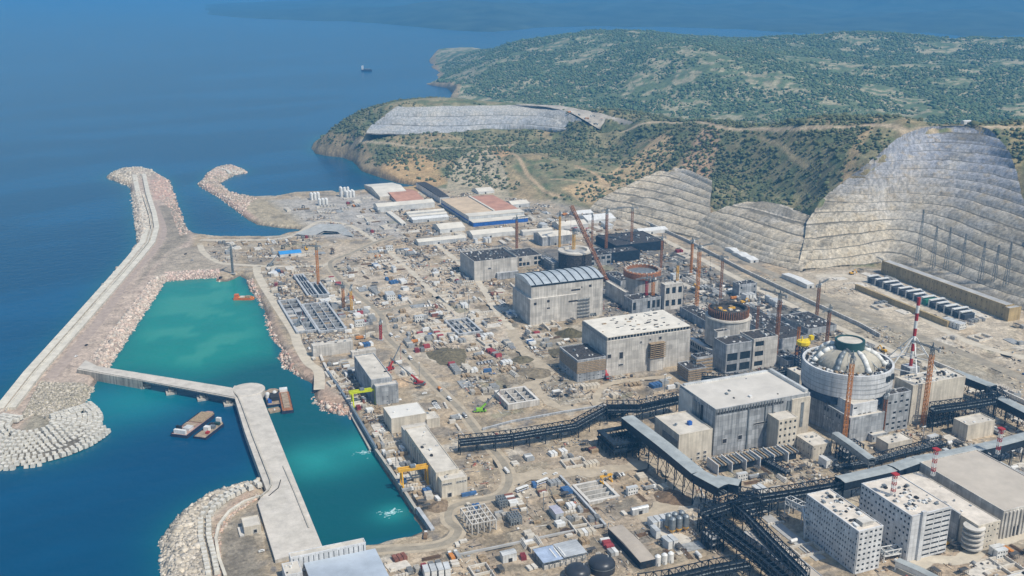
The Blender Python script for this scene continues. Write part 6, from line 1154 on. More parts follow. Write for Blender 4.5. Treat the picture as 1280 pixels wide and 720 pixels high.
boom_crane((758, 472), (755, 447), 18, 'red crane standing at the corner of the middle hall'); boom_crane((372, 408), (378, 388), 18, 'dark telescopic crane at the narrow intake basin', M_steel); boom_crane((338, 333), (347, 318), 14, 'crawler crane near the bright blue roof', M_steel); boom_crane((740, 395), (755, 374), 20, 'dark crane at the foot of the ribbed roof hall', M_steel)
boom_crane((1190, 625), (1191, 610), 12, 'mobile crane beside the longest hall', M_yel) if False else None

dk_ = thing('dock_slopes', 'grey concrete slopes forming an arch round the small dock', 'dock', tuple(G(410, 284, 0))); M_dk = concrete('dock_grey', (.42, .43, .42), 8, 5, .8, .3, .1)
for i, ps in enumerate(([(368, 292.5, 3.2), (400, 280, 3.2), (405, 288.5, .3), (392, 295, .3)], [(400, 280, 3.2), (426, 280, 3.2), (421, 289.5, .3), (405, 288.5, .3)], [(426, 280, 3.2), (443, 295, 3.2), (429, 294, .3), (421, 289.5, .3)])):
    P_ = [G(a, b, c)-dk_.location for a, b, c in ps]; MB().face(*P_).face(*[p-Vector((0, 0, 3.0)) for p in P_[::-1]]).build('slope', M_dk, dk_)

b_ = roofbox(768, 558, 575, 806, 748); pv = thing('platform_deck', 'dark double ringed platform deck round the open steel pavilion', 'platform', (b_[0], b_[1], 0))
for z in (b_[4]*.55, b_[4]):
    for (a, b, c, d) in ((-1, -1, b_[2]+2, 5), (-1, b_[3]-4, b_[2]+2, 5), (-1, 4.1, 5, b_[3]-8.2), (b_[2]-4, 4.1, 5, b_[3]-8.2)): MB().box(a, b, z+.4, c, d, 1.4).build('deck', M_navy, pv)

gallery([(878, 468), (940, 470), (1002, 455)], 13, 6, 9, 'dark gallery in the gap behind the largest hall', step=8)
gallery([(1046, 578), (1085, 572), (1130, 560), (1180, 548)], 9, 5, 7, 'low dark pipe rack between cubes and light roofed gallery', step=8)
gallery([(940, 560), (985, 585)], 8, 5, 6, 'low dark pipe rack right of the duct frames', step=8)
for lab, bx, m_, fac, v in (('low grey rebar roofed block between the dark ringed reactor and blue tower', roofbox(984, 452, 462, 1000, 962), M_concg, [], 20), ('small grey block under the yellow hoist', roofbox(1000, 470, 486, 1012, 984), M_cream, [], 3), ('low grey substation block at the foot of the orange crane', roofbox(1090, 545, 553, 1110, 1078), M_concg, [('f', 1, 5, .4, .4)], 5),
        ('low unfinished slab block below the diagonal road', roofbox(1010, 412, 419, 1046, 975), M_concg, [], 60), ('half built grey block behind the middle hall', roofbox(882, 402, 412, 900, 850), M_concg, [('f', 1, 4, .7, .6)], 25), ('low rebar deck left of the brown ringed reactor', roofbox(776, 352, 360, 790, 757), M_concg, [], 20)):
    block('auxiliary_building', lab, 'building', bx, m_, M_rebar if v > 10 else M_roofc, .8, fac=fac, vents=v)
# ================================================================== boats
def boat(name, label, st, bw, beam, hull, deck, hh=2.6, items=(), cat='boat'):
    a = G(*st, ZS); b = G(*bw, ZS); v = b-a; L_ = v.length; r = thing(name, label, cat, tuple(a), math.atan2(v.y, v.x)); n_ = beam/2
    out_ = [(0, -n_), (L_*.86, -n_), (L_, -n_*.35), (L_, n_*.35), (L_*.86, n_), (0, n_)]
    MB().prism(out_, -1, hh).build('hull', hull, r); MB().prism([(L_*.01+x*.97, y*.9) for x, y in out_], hh-.02, hh+.12).build('deck', deck, r)
    q = MB(); q.box(0, -n_, hh, L_*.86, .3, .9); q.box(0, n_-.3, hh, L_*.86, .3, .9); q.build('bulwark', hull, r)
    for (fx, fy, lx, ly, hz, m_, nm) in items: MB().box(L_*fx, beam*fy-ly*beam/2, hh+.1, L_*lx, beam*ly, hz).build(nm, m_, r)
    return r
M_hull = mat('hull_navy', (.03, .04, .075), .5); M_deck = mat('deck_tan', (.36, .28, .20), .9, var=.25, scale=.3); M_deckr = mat('deck_pink', (.40, .26, .22), .9, var=.2); M_hullo = mat('hull_orange', (.62, .16, .05), .5)
bt = boat('work_barge', 'long dark hulled barge with a tan hold and white cabin, moored left of the jetty', (224, 547), (264, 517), 17, M_hull, M_deckr, 2.8, [(.02, 0, .05, .7, 4, M_wht, 'cabin'), (.09, .2, .04, .3, 6, M_navy, 'bridge'), (.50, 0, .40, .8, 1.0, M_plank, 'hold_cover'), (.16, -.1, .14, .4, 2.5, M_sheetw, 'winch_house'), (.34, .1, .12, .7, .6, M_deck, 'hatch')])
boat('work_boat', 'smaller dark workboat with machinery and a white wheelhouse alongside the long barge', (250, 549), (276, 529), 13, M_hull, M_deck, 2.0, [(.35, .1, .12, .4, 4, M_wht, 'engine_house'), (.88, .0, .07, .35, 5, M_wht, 'wheelhouse'), (.5, -.1, .1, .4, 3, M_steel, 'winch'), (.64, .15, .08, .3, 3, M_dark, 'pump'), (.2, -.2, .1, .2, 2, M_red, 'drum'), (.74, -.1, .08, .4, 2.6, M_teal, 'generator')])
boat('cargo_barge', 'dark hulled cargo barge with brown hold and white bow house right of the jetty head', (360, 517), (354, 490), 11, M_hull, M_brown, 3, [(.86, 0, .1, .7, 3, M_wht, 'wheelhouse'), (.12, 0, .68, .55, .8, M_deck, 'hold_cover')])
boat('crane_barge', 'dark barge with two white domed drums beside the jetty head', (345, 508), (340, 488), 17, M_hull, M_deck, 2.2, [(.2, 0, .3, .5, 4, M_dark, 'engine_house'), (.1, .3, .2, .2, 2, M_blue, 'locker')])
p = G(337, 494, ZS+2.3)
for k, (a, b) in enumerate(((334.5, 497), (343.5, 495))): c = G(a, b, ZS+2.5); o = MB().lathe(0, 0, [(2.2, 0), (2.2, 4), (1.6, 5.4), (.3, 6)], 14).build('drum', M_wht); o.location = c; tag(o, ['left', 'right'][k]+' white domed drum standing on the dark barge at the jetty head', 'drum')
o = boat('pontoon', 'flat tan pontoon floating against the jetty wall', (336, 515), (352, 512), 9, M_deck, M_deck, 1.0, [(.4, 0, .1, .3, .8, M_wht, 'bollard')])
boat('dredger', 'orange and yellow dredger moored at the harbour shore', (293, 374), (318, 374), 9, M_hullo, M_yel, 2.2, [(.02, 0, .2, .6, 4.5, M_hullo, 'wheelhouse'), (.3, 0, .22, .6, 1.6, M_roofc, 'hopper'), (.58, 0, .22, .6, 2.2, M_plank, 'hopper'), (.84, 0, .1, .3, 1.2, M_hullo, 'winch')])
boat('excavator_barge', 'small dark excavator barge at the head of the harbour', (272, 350), (284, 350), 9, M_brown, M_deck, 1.6, [(.2, 0, .3, .5, 3, M_dark, 'engine_house'), (.6, 0, .2, .3, 1.5, M_red, 'winch')])
boat('cargo_ship', 'small dark ship far out on the open sea', (452, 89), (465, 89), 20, M_hull, M_hull, 7, [(.02, 0, .16, .7, 16, M_wht, 'bridge'), (.3, 0, .5, .6, 4, M_steel, 'hatch')], 'ship')
for (a, b, c, d, lab) in ((469, 563, 459, 565, 'white foam where water pours from the quay below the sheet pile'), (503, 627, 488, 641, 'white foam of the outfall near the lower end of the quay')):
    p = G(c, d, ZS+.06); gq = np.random.default_rng(int(a)); q = MB()
    for k in range(60): rr = abs(gq.normal(0, 3.2)); t = gq.uniform(0, 6.28); s = gq.uniform(.5, 1.6); x, y = p.x+rr*1.6*math.cos(t), p.y+rr*math.sin(t); q.cbox(x, y, ZS-.1+k*.001, s*1.6, s*.5, .14, .1)
    e = G(a, b, -1); [q.bar(e+(p-e)*(k/5), e+(p-e)*((k+1)/5), .4+.2*k) for k in range(3, 5)]
    tag(q.build('foam', mat('foam', (.42, .62, .64), .8)), lab, 'foam', kind='stuff')
# ================================================================== the busy yard: small countable things
ORD = ['first', 'second', 'third', 'fourth', 'fifth', 'sixth', 'seventh', 'eighth', 'ninth', 'tenth', 'eleventh', 'twelfth']
KS = {}
def mk(kind, col, size=None):
    """library: kind -> list of (part name, mesh) ; first entry is the body"""
    k = (kind, col, size)
    if k in KS: return KS[k]
    m = CM[col]; P_ = []
    if kind in ('shipping_container', 'long_container'):
        L_ = 6.1 if kind == 'shipping_container' else 12.2; q = MB().box(-L_/2, -1.22, 0, L_, 2.44, 2.6); P_.append(('body', q.mesh('body', m))); q = MB().box(L_/2, -1.15, .1, .08, 2.3, 2.4); P_.append(('door', q.mesh('door', M_steel)))
    elif kind == 'site_hut': q = MB().box(-4, -1.6, .3, 8, 3.2, 2.6); q.box(-4, -1.6, 3.1, 8, 3.2, 2.6); P_.append(('body', q.mesh('body', m))); q = MB().box(-4.15, -1.75, 5.7, 8.3, 3.5, .2); P_.append(('roof', q.mesh('roof', M_sheetw))); q = MB(); [q.box(-3.4+2*i, -1.68, z, 1, .1, .9) for i in range(4) for z in (1.2, 4)]; P_.append(('window', q.mesh('window', M_glass)))
    elif kind == 'car': P_.append(('body', MB().box(-2.2, -.9, .35, 4.4, 1.8, .65).box(-1.2, -.8, 1.0, 2.6, 1.6, .6, .25).mesh('body', m))); P_.append(('window', MB().box(-1.0, -.83, 1.05, 2.2, 1.66, .35).mesh('window', M_glass))); P_.append(('running_gear', MB().box(-1.7, -.88, 0, 3.4, 1.76, .36).mesh('running_gear', M_tyre)))
    elif kind == 'truck': P_.append(('cab', MB().box(2.2, -1.2, .6, 2.0, 2.4, 2.3, .15).mesh('cab', M_wht))); P_.append(('load_bed', MB().box(-4.4, -1.25, 1, 6.4, 2.5, 1.7).mesh('load_bed', m))); P_.append(('wheel', MB().box(-3.8, -1.25, 0, 1, 2.5, 1).mesh('wheel', M_tyre))); P_.append(('wheel', MB().box(2.6, -1.25, 0, 1, 2.5, 1).mesh('wheel', M_tyre))); P_.append(('windscreen', MB().box(4.15, -1, 1.7, .12, 2, .9).mesh('windscreen', M_glass)))
    elif kind == 'excavator': q = MB().box(-2.4, -1.4, 1.1, 4, 2.8, 1.5); P_.append(('body', q.mesh('body', m))); P_.append(('track', MB().box(-2.2, -1.6, 0, 4.4, .8, 1).mesh('track', M_tyre))); P_.append(('track', MB().box(-2.2, .8, 0, 4.4, .8, 1).mesh('track', M_tyre))); P_.append(('arm', MB().bar((1.4, 0, 2), (4.6, 0, 5), .7).bar((4.6, 0, 5), (6.6, 0, 2), .5).box(6.1, -.6, 1, 1.1, 1.2, 1.1).mesh('arm', m))); P_.append(('cab', MB().box(.3, -1.4, 2.6, 1.5, 1.3, 1.2).mesh('cab', M_glass)))
    elif kind == 'pipe_stack': q = MB(); [q.tube((-5, (i-j/2)*1.0-1.5+j*1.0, .5+j*.85), (5, (i-j/2)*1.0-1.5+j*1.0, .5+j*.85), .48, n=8) for j in range(3) for i in range(4-j)]; P_.append(('pipes', q.mesh('pipes', m)))
    elif kind == 'rebar_stack': q = MB(); gg = random.Random(4); [q.bar((-6+gg.uniform(-.6, .6), -1.6+.32*i, .3+.25*(i % 3)), (6+gg.uniform(-.6, .6), -1.6+.32*i+gg.uniform(-.2, .2), .3+.25*(i % 3)), .22) for i in range(11)]; P_.append(('bars', q.mesh('bars', m)))
    elif kind == 'plank_stack': q = MB(); gg = random.Random(6); [q.box(-2.4+gg.uniform(-.3, .3), -1.3+gg.uniform(-.15, .15), .35*i+.05, 4.8, 2.6, .27) for i in range(5)]; P_.append(('planks', q.mesh('planks', m)))
    elif kind == 'formwork_panel_stack': q = MB(); [q.box(-2.6, -1.8+.55*i, 0, 5.2, .3, 2.9) for i in range(6)]; q.box(-2.6, -1.9, .3, .2, 3.6, .2); P_.append(('panels', q.mesh('panels', m)))
    elif kind == 'concrete_block_row': q = MB(); gg = random.Random(8); [q.box(-6+2.1*i, -.8+gg.uniform(-.2, .2), 0, 1.7, 1.6, 1.5) for i in range(6)]; P_.append(('blocks', q.mesh('blocks', m)))
    elif kind == 'foundation_frame': a, b = 9, 6; q = MB().box(-a, -b, 0, 2*a, .8, 1.9).box(-a, b-.8, 0, 2*a, .8, 1.9).box(-a, -b+.8, 0, .8, 2*b-1.6, 1.9).box(a-.8, -b+.8, 0, .8, 2*b-1.6, 1.9).box(-1, -b+.8, 0, .8, 2*b-1.6, 1.6); P_.append(('wall', q.mesh('wall', m))); q = MB(); [q.bar((-a+1+2.1*i, -b+.4, 1.8), (-a+1+2.1*i, -b+.4, 3.2), .16) for i in range(9)]; P_.append(('starter_bars', q.mesh('starter_bars', M_brown)))
    elif kind == 'water_tank': P_.append(('tank', MB().tube((-2.6, 0, 1.6), (2.6, 0, 1.6), 1.25, n=14).mesh('tank', m))); P_.append(('cradle', MB().box(-2, -1.1, 0, .4, 2.2, 1).box(1.6, -1.1, 0, .4, 2.2, 1).mesh('cradle', M_steel)))
    elif kind == 'lamp_post': P_.append(('pole', MB().bar((0, 0, 0), (0, 0, 14), .35).mesh('pole', M_steel))); P_.append(('lamp_head', MB().box(-1.2, -.3, 14, 2.4, .6, .4).mesh('lamp_head', M_wht)))
    elif kind == 'concrete_slab': P_.append(('slab', MB().box(-7, -4.5, 0, 14, 9, .55).box(-6, -3.5, .55, 3, 2, .9).mesh('slab', m)))
    elif kind == 'scaffold_stack': q = MB(); [q.bar((-3+1.5*i, y, 0), (-3+1.5*i, y, 3.6), .16) for i in range(5) for y in (-1.5, 1.5)]; [q.bar((-3, y, z), (3, y, z), .16) for y in (-1.5, 1.5) for z in (1.2, 2.4, 3.6)]; q.box(-3, -1.5, 3.6, 6, 3, .12); P_.append(('tubes', q.mesh('tubes', m)))
    elif kind == 'bus': P_.append(('body', MB().box(-6, -1.3, .5, 12, 2.6, 2.8, .12).mesh('body', M_wht))); P_.append(('window', MB().box(-5.6, -1.33, 1.7, 11, 2.66, .9).mesh('window', M_glass))); P_.append(('stripe', MB().box(-6.03, -1.32, .6, 12.06, 2.64, .35).mesh('stripe', M_blue))); P_.append(('wheel', MB().box(-4.6, -1.34, 0, 1.1, 2.68, 1).mesh('wheel', M_tyre))); P_.append(('wheel', MB().box(3.2, -1.34, 0, 1.1, 2.68, 1).mesh('wheel', M_tyre)))
    elif kind == 'concrete_mixer': P_.append(('cab', MB().box(2.4, -1.2, .6, 1.9, 2.4, 2.2).mesh('cab', M_wht))); P_.append(('drum', MB().tube((-3.6, 0, 2.9), (1.8, 0, 2.2), 1.0, 1.35, n=12).mesh('drum', m))); P_.append(('wheel', MB().box(-3.8, -1.2, 0, 2.2, 2.4, 1).box(2.6, -1.2, 0, 1, 2.4, 1).mesh('wheel', M_tyre)))
    KS[k] = P_; return P_
CM = {'white': M_wht, 'rust red': mat('c_rust', (.24, .10, .07), .7, var=.25), 'blue': mat('c_blue', (.06, .14, .30), .6, var=.2), 'grey': mat('c_grey', (.33, .34, .34), .7, var=.2), 'cream': mat('c_cream', (.58, .52, .42), .8, var=.15), 'dark grey': mat('c_dark', (.09, .09, .09), .8, var=.3), 'red': mat('c_red', (.38, .07, .08), .6, var=.2),
      'green': mat('c_green', (.06, .22, .15), .6, var=.2), 'yellow': M_yel, 'brown': mat('c_brown', (.20, .13, .08), .9, var=.3), 'tan': M_plank, 'pale': mat('c_pale', (.62, .58, .51), .9, var=.15), 'orange': M_orange, 'black': mat('c_black', (.03, .03, .03), .6), 'silver': mat('c_silver', (.45, .46, .48), .4, .4)}
SCL = 1.35; PLACED = []; PX = []; LOT = []; KCOUNT = {}
def ftest(x, y, r):
    for (a, b, c, d) in FOOTN:
        if a-r < x < c+r and b-r < y < d+r: return False
    return True
for (x0, y0, w_, d_, dep) in EXC: reserve(x0, y0, w_, d_, .5)
FOOTN = FOOT
RW = [(q, w_) for q, w_ in ROADS]
def roadclear(x, y, r):
    P = np.array([[x, y]])
    for q, w_ in RW:
        if abs(q[:, 0]-x).min() < 40 and dist(P, q, False)[0] < w_/2+r: return False
    return True
GRID = {}
def free(x, y, r):
    gx, gy = int(x//16), int(y//16)
    for i in (-1, 0, 1):
        for j in (-1, 0, 1):
            for (a, b, c) in GRID.get((gx+i, gy+j), ()):
                if (a-x)**2+(b-y)**2 < (r+c)**2: return False
    return True
SIZE = {'shipping_container': 3.4, 'long_container': 5.5, 'site_hut': 4.6, 'car': 2.6, 'truck': 5, 'excavator': 5, 'pipe_stack': 5, 'rebar_stack': 5.2, 'plank_stack': 2.8, 'formwork_panel_stack': 3, 'concrete_block_row': 5, 'foundation_frame': 9, 'water_tank': 3, 'lamp_post': 1, 'concrete_slab': 7.5, 'scaffold_stack': 3.4, 'bus': 6.5, 'concrete_mixer': 4.5}
def place(kind, col, x, y, rz, zone, z=0.0, fixed=None, sc=1.0):
    ps = mk(kind, col); r = thing(kind, None, kind.replace('_', ' '), (x, y, z), rz); r.scale = (sc, sc, sc)
    for n_, me in ps: put(n_, me, r)
    KCOUNT[kind] = KCOUNT.get(kind, 0)+1; GRID.setdefault((int(x//16), int(y//16)), []).append((x, y, SIZE[kind]*.8))
    if fixed: r['label'] = fixed
    else: LOT.append((r, kind, col, zone, Pj((x, y, z))))
    return r
CAP = {'shipping_container': 290, 'lamp_post': 60, 'car': 150}
def zone(pts, phrase, n, mix, seed, ang=(0, math.pi/2), jit=.06, z=0.0, gap=.85):
    g = random.Random(seed); Q = poly(pts, z); lo, hi = Q.min(0), Q.max(0); kinds = [m_[0] for m_ in mix]; wts = [m_[1] for m_ in mix]; done = 0; tries = 0
    while done < n and tries < n*30:
        tries += 1; x, y = g.uniform(lo[0], hi[0]), g.uniform(lo[1], hi[1])
        if not inside(np.array([[x, y]]), Q)[0]: continue
        kc = g.choices(kinds, wts)[0]; kind, col = kc; s = SIZE[kind]*gap*SCL
        if KCOUNT.get(kind, 0) >= CAP.get(kind, 280): continue
        if not ftest(x, y, s*.8) or not free(x, y, s*.8) or not roadclear(x, y, s*.55): continue
        if kind not in ('lamp_post',) and g.random() < .5: # work in short rows
            pass
        a = g.choice(ang)+g.gauss(0, jit); place(kind, col, x, y, a, phrase, z, sc=SCL); done += 1
        m_ = g.random()
        if kind in ('shipping_container', 'plank_stack', 'formwork_panel_stack', 'car', 'site_hut', 'pipe_stack', 'truck') and m_ < .65:
            st = {'shipping_container': 2.9, 'plank_stack': 3.4, 'formwork_panel_stack': 4.6, 'car': 2.9, 'site_hut': 4.2, 'pipe_stack': 4.6, 'truck': 3.8}[kind]*SCL
            for k in range(g.randint(1, 4)):
                x2, y2 = x-math.sin(a)*st*(k+1), y+math.cos(a)*st*(k+1)
                if ftest(x2, y2, 2) and roadclear(x2, y2, s*.55) and free(x2+.01, y2, .1) and inside(np.array([[x2, y2]]), Q)[0] and KCOUNT.get(kind, 0) < CAP.get(kind, 280): place(kind, col if g.random() < .7 else g.choice([c[1] for c in kinds if c[0] == kind]), x2, y2, a+g.gauss(0, .02), phrase, z, sc=SCL); done += 1
C_ = 'shipping_container'
yard = [((C_, 'white'), 7), ((C_, 'cream'), 4), ((C_, 'blue'), .9), ((C_, 'rust red'), .7), ((C_, 'grey'), 2.5), ((C_, 'tan'), 1.5), (('site_hut', 'white'), 2), (('car', 'white'), 3), (('car', 'silver'), 1), (('car', 'black'), 1), (('truck', 'grey'), 1), (('truck', 'orange'), .4), (('pipe_stack', 'pale'), 2), (('rebar_stack', 'brown'), 4), (('plank_stack', 'tan'), 5), (('plank_stack', 'pale'), 4), (('formwork_panel_stack', 'pale'), 4), (('formwork_panel_stack', 'grey'), 3), (('formwork_panel_stack', 'red'), .5), (('concrete_block_row', 'pale'), 3), (('foundation_frame', 'pale'), 3), (('concrete_slab', 'pale'), 3), (('concrete_slab', 'grey'), 2), (('scaffold_stack', 'dark grey'), 3), (('water_tank', 'white'), 1), (('excavator', 'yellow'), .7), (('lamp_post', 'grey'), .6)]
def mixof(**kw): return [(k, w_*kw.get(k[0], kw.get('rest', 1))) for k, w_ in yard]
# explicit ones first
for i, (a, b) in enumerate(((652.5, 613), (677.5, 604))): p = G(a, b, 0); place('bus', 'white', p.x, p.y, -.08+PSI*0+.35, '', fixed=['left one of the two white buses with blue stripes on the dusty yard road', 'right one of the two white buses with blue stripes on the dusty yard road'][i])
for i, (a, b) in enumerate(((489, 420), (506, 441), (513, 449), (550, 488), (562, 500), (581, 521), (633, 590), (532, 671))):
    p = G(a, b, 0); q = G(a+8, b+9, 0); rz = math.atan2(q.y-p.y, q.x-p.x) if i < 6 else (math.pi/2 if i == 6 else 1.2); place('truck', ['white', 'grey', 'white', 'orange', 'white', 'grey', 'white', 'brown'][i], p.x, p.y, rz, '', fixed=['white truck highest on the dark lane of the haul road', 'grey truck just behind the next one at the grey pump hall', 'white truck on the haul road level with the grey pump hall', 'orange truck on the haul road above the bright roofed hall', 'white truck on the haul road beside the bright roofed hall', 'grey truck on the haul road just above the long dark gallery', 'white truck alone on the haul road below the dark gallery', 'brown tipper truck at the harbour corner'][i])
for i, (a, b) in enumerate(((681, 593), (694, 593), (755, 590), (327, 689.5), (95, 446), (108, 432), (232, 318), (240, 326), (268, 316))): p = G(a, b, 0); place('car', ['white', 'white', 'white', 'white', 'white', 'black', 'black', 'silver', 'black'][i], p.x, p.y, [.3, .3, .2, .1, 1.0, 1.0, .6, .4, .2][i], '', fixed=['left of two white cars on the dusty yard road above the buses', 'right of two white cars on the dusty yard road above the buses', 'white car by itself near the dark frame pavilion', 'white car parked near the small house on the lower headland', 'white car on the breakwater road near the bridge', 'black car on the breakwater road above the white one', 'black car at the root of the breakwater', 'silver car at the root of the breakwater', 'black car beside the oval yard track'][i])
p = G(586, 619, 0)
for i in range(2): place('shipping_container', 'blue', p.x+6.3*i-3, p.y, 0, '', fixed=['left', 'right'][i]+' one of two bright blue containers in front of the long pump hall')
for a, b, rr, hh_, m_, lab in ((713, 418, 17, 7, (.115, .10, .055), 'olive green soil heap at the left foot of the middle hall'), (560, 445, 26, 5, (.17, .145, .09), 'broad olive soil heap beside the white block yard'), (668, 466, 18, 4, (.24, .2, .14), 'oval brown soil heap above the square white basin'), (841, 622, 15, 4, (.20, .14, .09), 'dark brown soil heap beside the grey roofed conveyor'), (710, 664, 6, 2.2, (.10, .07, .05), 'small dark soil heap behind the pale blue sheeted roof'), (548, 633, 10, 3, (.24, .18, .12), 'brown soil heap at the harbour corner'), (500, 478, 12, 3, (.50, .37, .24), 'sandy heap beside the grey pump hall'), (700, 440, 14, 3, (.14, .12, .075), 'low olive heap left of the unfinished annex'), (652, 450, 13, 3.5, (.16, .14, .09), 'low olive heap by the bend of the dirt track'), (1130, 452, 12, 3, (.42, .36, .26), 'pale heap beside the striped stack')):
    p = G(a, b, 0); r_n = 12; V = [(0, 0, hh_)]; n_ = 26; gq = random.Random(int(a)); q = MB(); ph = [gq.uniform(0, 6.28) for _ in range(4)]
    for i in range(1, r_n+1):
        for k in range(n_): t = 2*math.pi*k/n_; f = i/r_n; w2 = 1+.16*math.sin(2*t+ph[0])+.10*math.sin(3*t+ph[1])+.05*math.sin(7*t+ph[2]); zz = hh_*(.5+.5*math.cos(math.pi*f))*(1+.15*math.sin(5*t+6*f+ph[3])); V.append((rr*f*w2*math.cos(t), rr*f*w2*math.sin(t), max(zz, .12) if i < r_n else -.2))
    q.v = V; q.f = [(0, 1+k, 1+(k+1) % n_) for k in range(n_)]+[(1+(i-1)*n_+k, 1+i*n_+k, 1+i*n_+(k+1) % n_, 1+(i-1)*n_+(k+1) % n_) for i in range(1, r_n) for k in range(n_)]
    o = q.build('soil_heap', mat('soil_%d' % a, m_, .95, var=.3, scale=.3, bump=.4), None, True); o.location = p; tag(o, lab, 'soil heap'); reserve(p.x-rr*.7, p.y-rr*.7, rr*1.4, rr*1.4, 0)
zone([(322, 340), (345, 332), (375, 335), (372, 345), (350, 350), (365, 400), (395, 440), (390, 460), (370, 430), (335, 370)], 'between the shore road and the intake basins', 40, mixof(rest=1, foundation_frame=.3), 31)
zone([(395, 360), (420, 345), (440, 368), (475, 400), (485, 425), (450, 436), (442, 424), (420, 400), (400, 385)], 'between the intake basins and the haul road', 95, mixof(rest=1, formwork_panel_stack=2), 32, gap=.75)
zone([(425, 338), (470, 308), (520, 312), (560, 345), (545, 372), (478, 385), (450, 365)], 'in the upper yard right of the haul road', 120, mixof(rest=1), 33, gap=.75)
zone([(482, 394), (530, 380), (600, 365), (630, 400), (610, 430), (555, 435), (520, 440), (492, 420)], 'in the white block yard right of the haul road', 130, mixof(rest=1, formwork_panel_stack=2, concrete_block_row=2), 34, gap=.7)
zone([(545, 345), (600, 330), (640, 355), (660, 400), (640, 408), (605, 365)], 'left of the ribbed roof hall', 50, mixof(rest=1), 35, gap=.8)
zone([(560, 440), (640, 425), (660, 452), (640, 480), (602, 500), (570, 480)], 'beside the square white basin', 60, mixof(rest=1), 36, gap=.85)
zone([(655, 408), (720, 402), (720, 430), (695, 440), (665, 440), (645, 425)], 'between the ribbed roof hall and the middle hall', 34, mixof(rest=1), 37, gap=.8)
zone([(690, 478), (750, 474), (850, 470), (845, 490), (760, 500), (700, 508)], 'in front of the middle hall', 26, mixof(rest=1, car=.4), 38)
SCL = 1.15
zone([(600, 545), (660, 540), (745, 528), (750, 570), (800, 575), (760, 586), (680, 590), (640, 590), (615, 560)], 'below the long level gallery', 34, mixof(rest=.8, foundation_frame=1.6, rebar_stack=2), 39)
zone([(585, 635), (640, 610), (700, 600), (755, 655), (650, 675), (560, 690), (565, 650)], 'in the lower yard between haul road bend and pit', 55, mixof(rest=1, foundation_frame=1.5), 40)
zone([(760, 590), (820, 590), (850, 640), (815, 655), (780, 650)], 'right of the four bay pit', 14, mixof(rest=1), 41)
zone([(500, 690), (640, 690), (660, 670), (745, 662), (790, 700), (780, 722), (480, 722)], 'along the bottom edge of the yard', 48, mixof(rest=1, lamp_post=.3), 42)
zone([(412, 468), (440, 450), (470, 500), (500, 560), (505, 600), (480, 570), (445, 510)], 'on the quay under the lime gantry', 60, mixof(rest=1, foundation_frame=.2), 43, gap=.75)
zone([(476, 566), (505, 560), (550, 625), (545, 640), (528, 640)], 'on the lower quay under the orange gantry', 44, mixof(rest=1, foundation_frame=.2), 44, gap=.7)
zone([(400, 455), (430, 450), (470, 450), (460, 470), (415, 470)], 'behind the intake head wall', 18, mixof(rest=1, foundation_frame=.1), 45, gap=.7)
zone([(490, 450), (520, 460), (560, 500), (590, 540), (560, 535), (520, 490)], 'between pump halls and haul road', 26, mixof(rest=1), 46)
SCL = 1.3
zone([(270, 304), (400, 296), (430, 300), (410, 325), (330, 326), (280, 324)], 'in the oval yard above the harbour', 60, mixof(rest=1, foundation_frame=.1), 47, gap=.8)
zone([(355, 262), (450, 245), (480, 250), (500, 290), (470, 296), (420, 275), (370, 270)], 'in the yard round the cement silos', 70, mixof(rest=1), 48, gap=.9)
zone([(500, 285), (590, 290), (640, 300), (640, 318), (570, 318), (500, 300)], 'between the far sheds and the farthest hall', 50, mixof(rest=1), 49, gap=.9)
zone([(640, 262), (740, 268), (800, 290), (840, 310), (760, 312), (700, 300), (660, 280)], 'in the far yard below the hillside', 110, mixof(rest=1), 50, gap=.85)
zone([(830, 300), (880, 330), (960, 360), (960, 390), (900, 370), (830, 340)], 'between the diagonal road and the brown ringed reactor', 60, mixof(rest=1), 51, gap=.8)
zone([(830, 345), (900, 350), (980, 380), (1040, 420), (990, 420), (960, 400), (880, 375)], 'behind the dark ringed reactor', 80, mixof(rest=1, rebar_stack=2, scaffold_stack=2), 52, gap=.75)
zone([(960, 410), (1000, 425), (1010, 460), (980, 465), (970, 440)], 'between the dark ringed reactor and the dome', 20, mixof(rest=1), 53, gap=.7)
zone([(1040, 340), (1090, 340), (1240, 400), (1280, 410), (1280, 455), (1200, 430), (1060, 365)], 'in the yard of the transformer bays', 34, mixof(rest=1), 54)
zone([(1070, 420), (1280, 500), (1280, 530), (1180, 470), (1100, 440)], 'below the diagonal road', 44, mixof(rest=1), 55)
zone([(1010, 575), (1090, 575), (1200, 540), (1180, 500), (1250, 510), (1280, 540), (1160, 566), (1050, 594)], 'between the dome and the light roofed gallery', 46, mixof(rest=1), 56, gap=.8)
zone([(1182, 573), (1240, 562), (1285, 555), (1285, 618), (1258, 606)], 'in the cluttered yard beside the longest hall', 75, mixof(rest=1), 57, gap=.72)
SCL = 1.15
zone([(1125, 660), (1180, 655), (1225, 700), (1285, 660), (1285, 700), (1230, 720), (1100, 720)], 'in the sandy lane between the office blocks', 26, mixof(rest=1), 58)
zone([(905, 590), (940, 575), (990, 580), (1010, 590), (960, 605), (930, 605)], 'between the largest hall and the sawtooth gallery', 22, mixof(rest=1), 59, gap=.8)
zone([(200, 296), (260, 300), (250, 330), (205, 345), (190, 340)], 'at the root of the breakwater', 8, [((C_, 'white'), 1), (('plank_stack', 'tan'), 1), (('car', 'silver'), 1)], 60)
zone([(690, 136), (735, 152), (755, 160), (720, 150)], 'on top of the spoil heap', 9, [(('truck', 'orange'), 2), ((C_, 'grey'), 2), (('excavator', 'yellow'), 1)], 61, z=100) if False else None
zone([(925, 600), (1020, 640), (1040, 700), (1000, 690), (950, 640)], 'beside the left office block', 10, mixof(rest=1), 62)
zone([(795, 655), (830, 650), (880, 640), (880, 700), (830, 700)], 'around the silo cluster', 16, mixof(rest=1), 63)
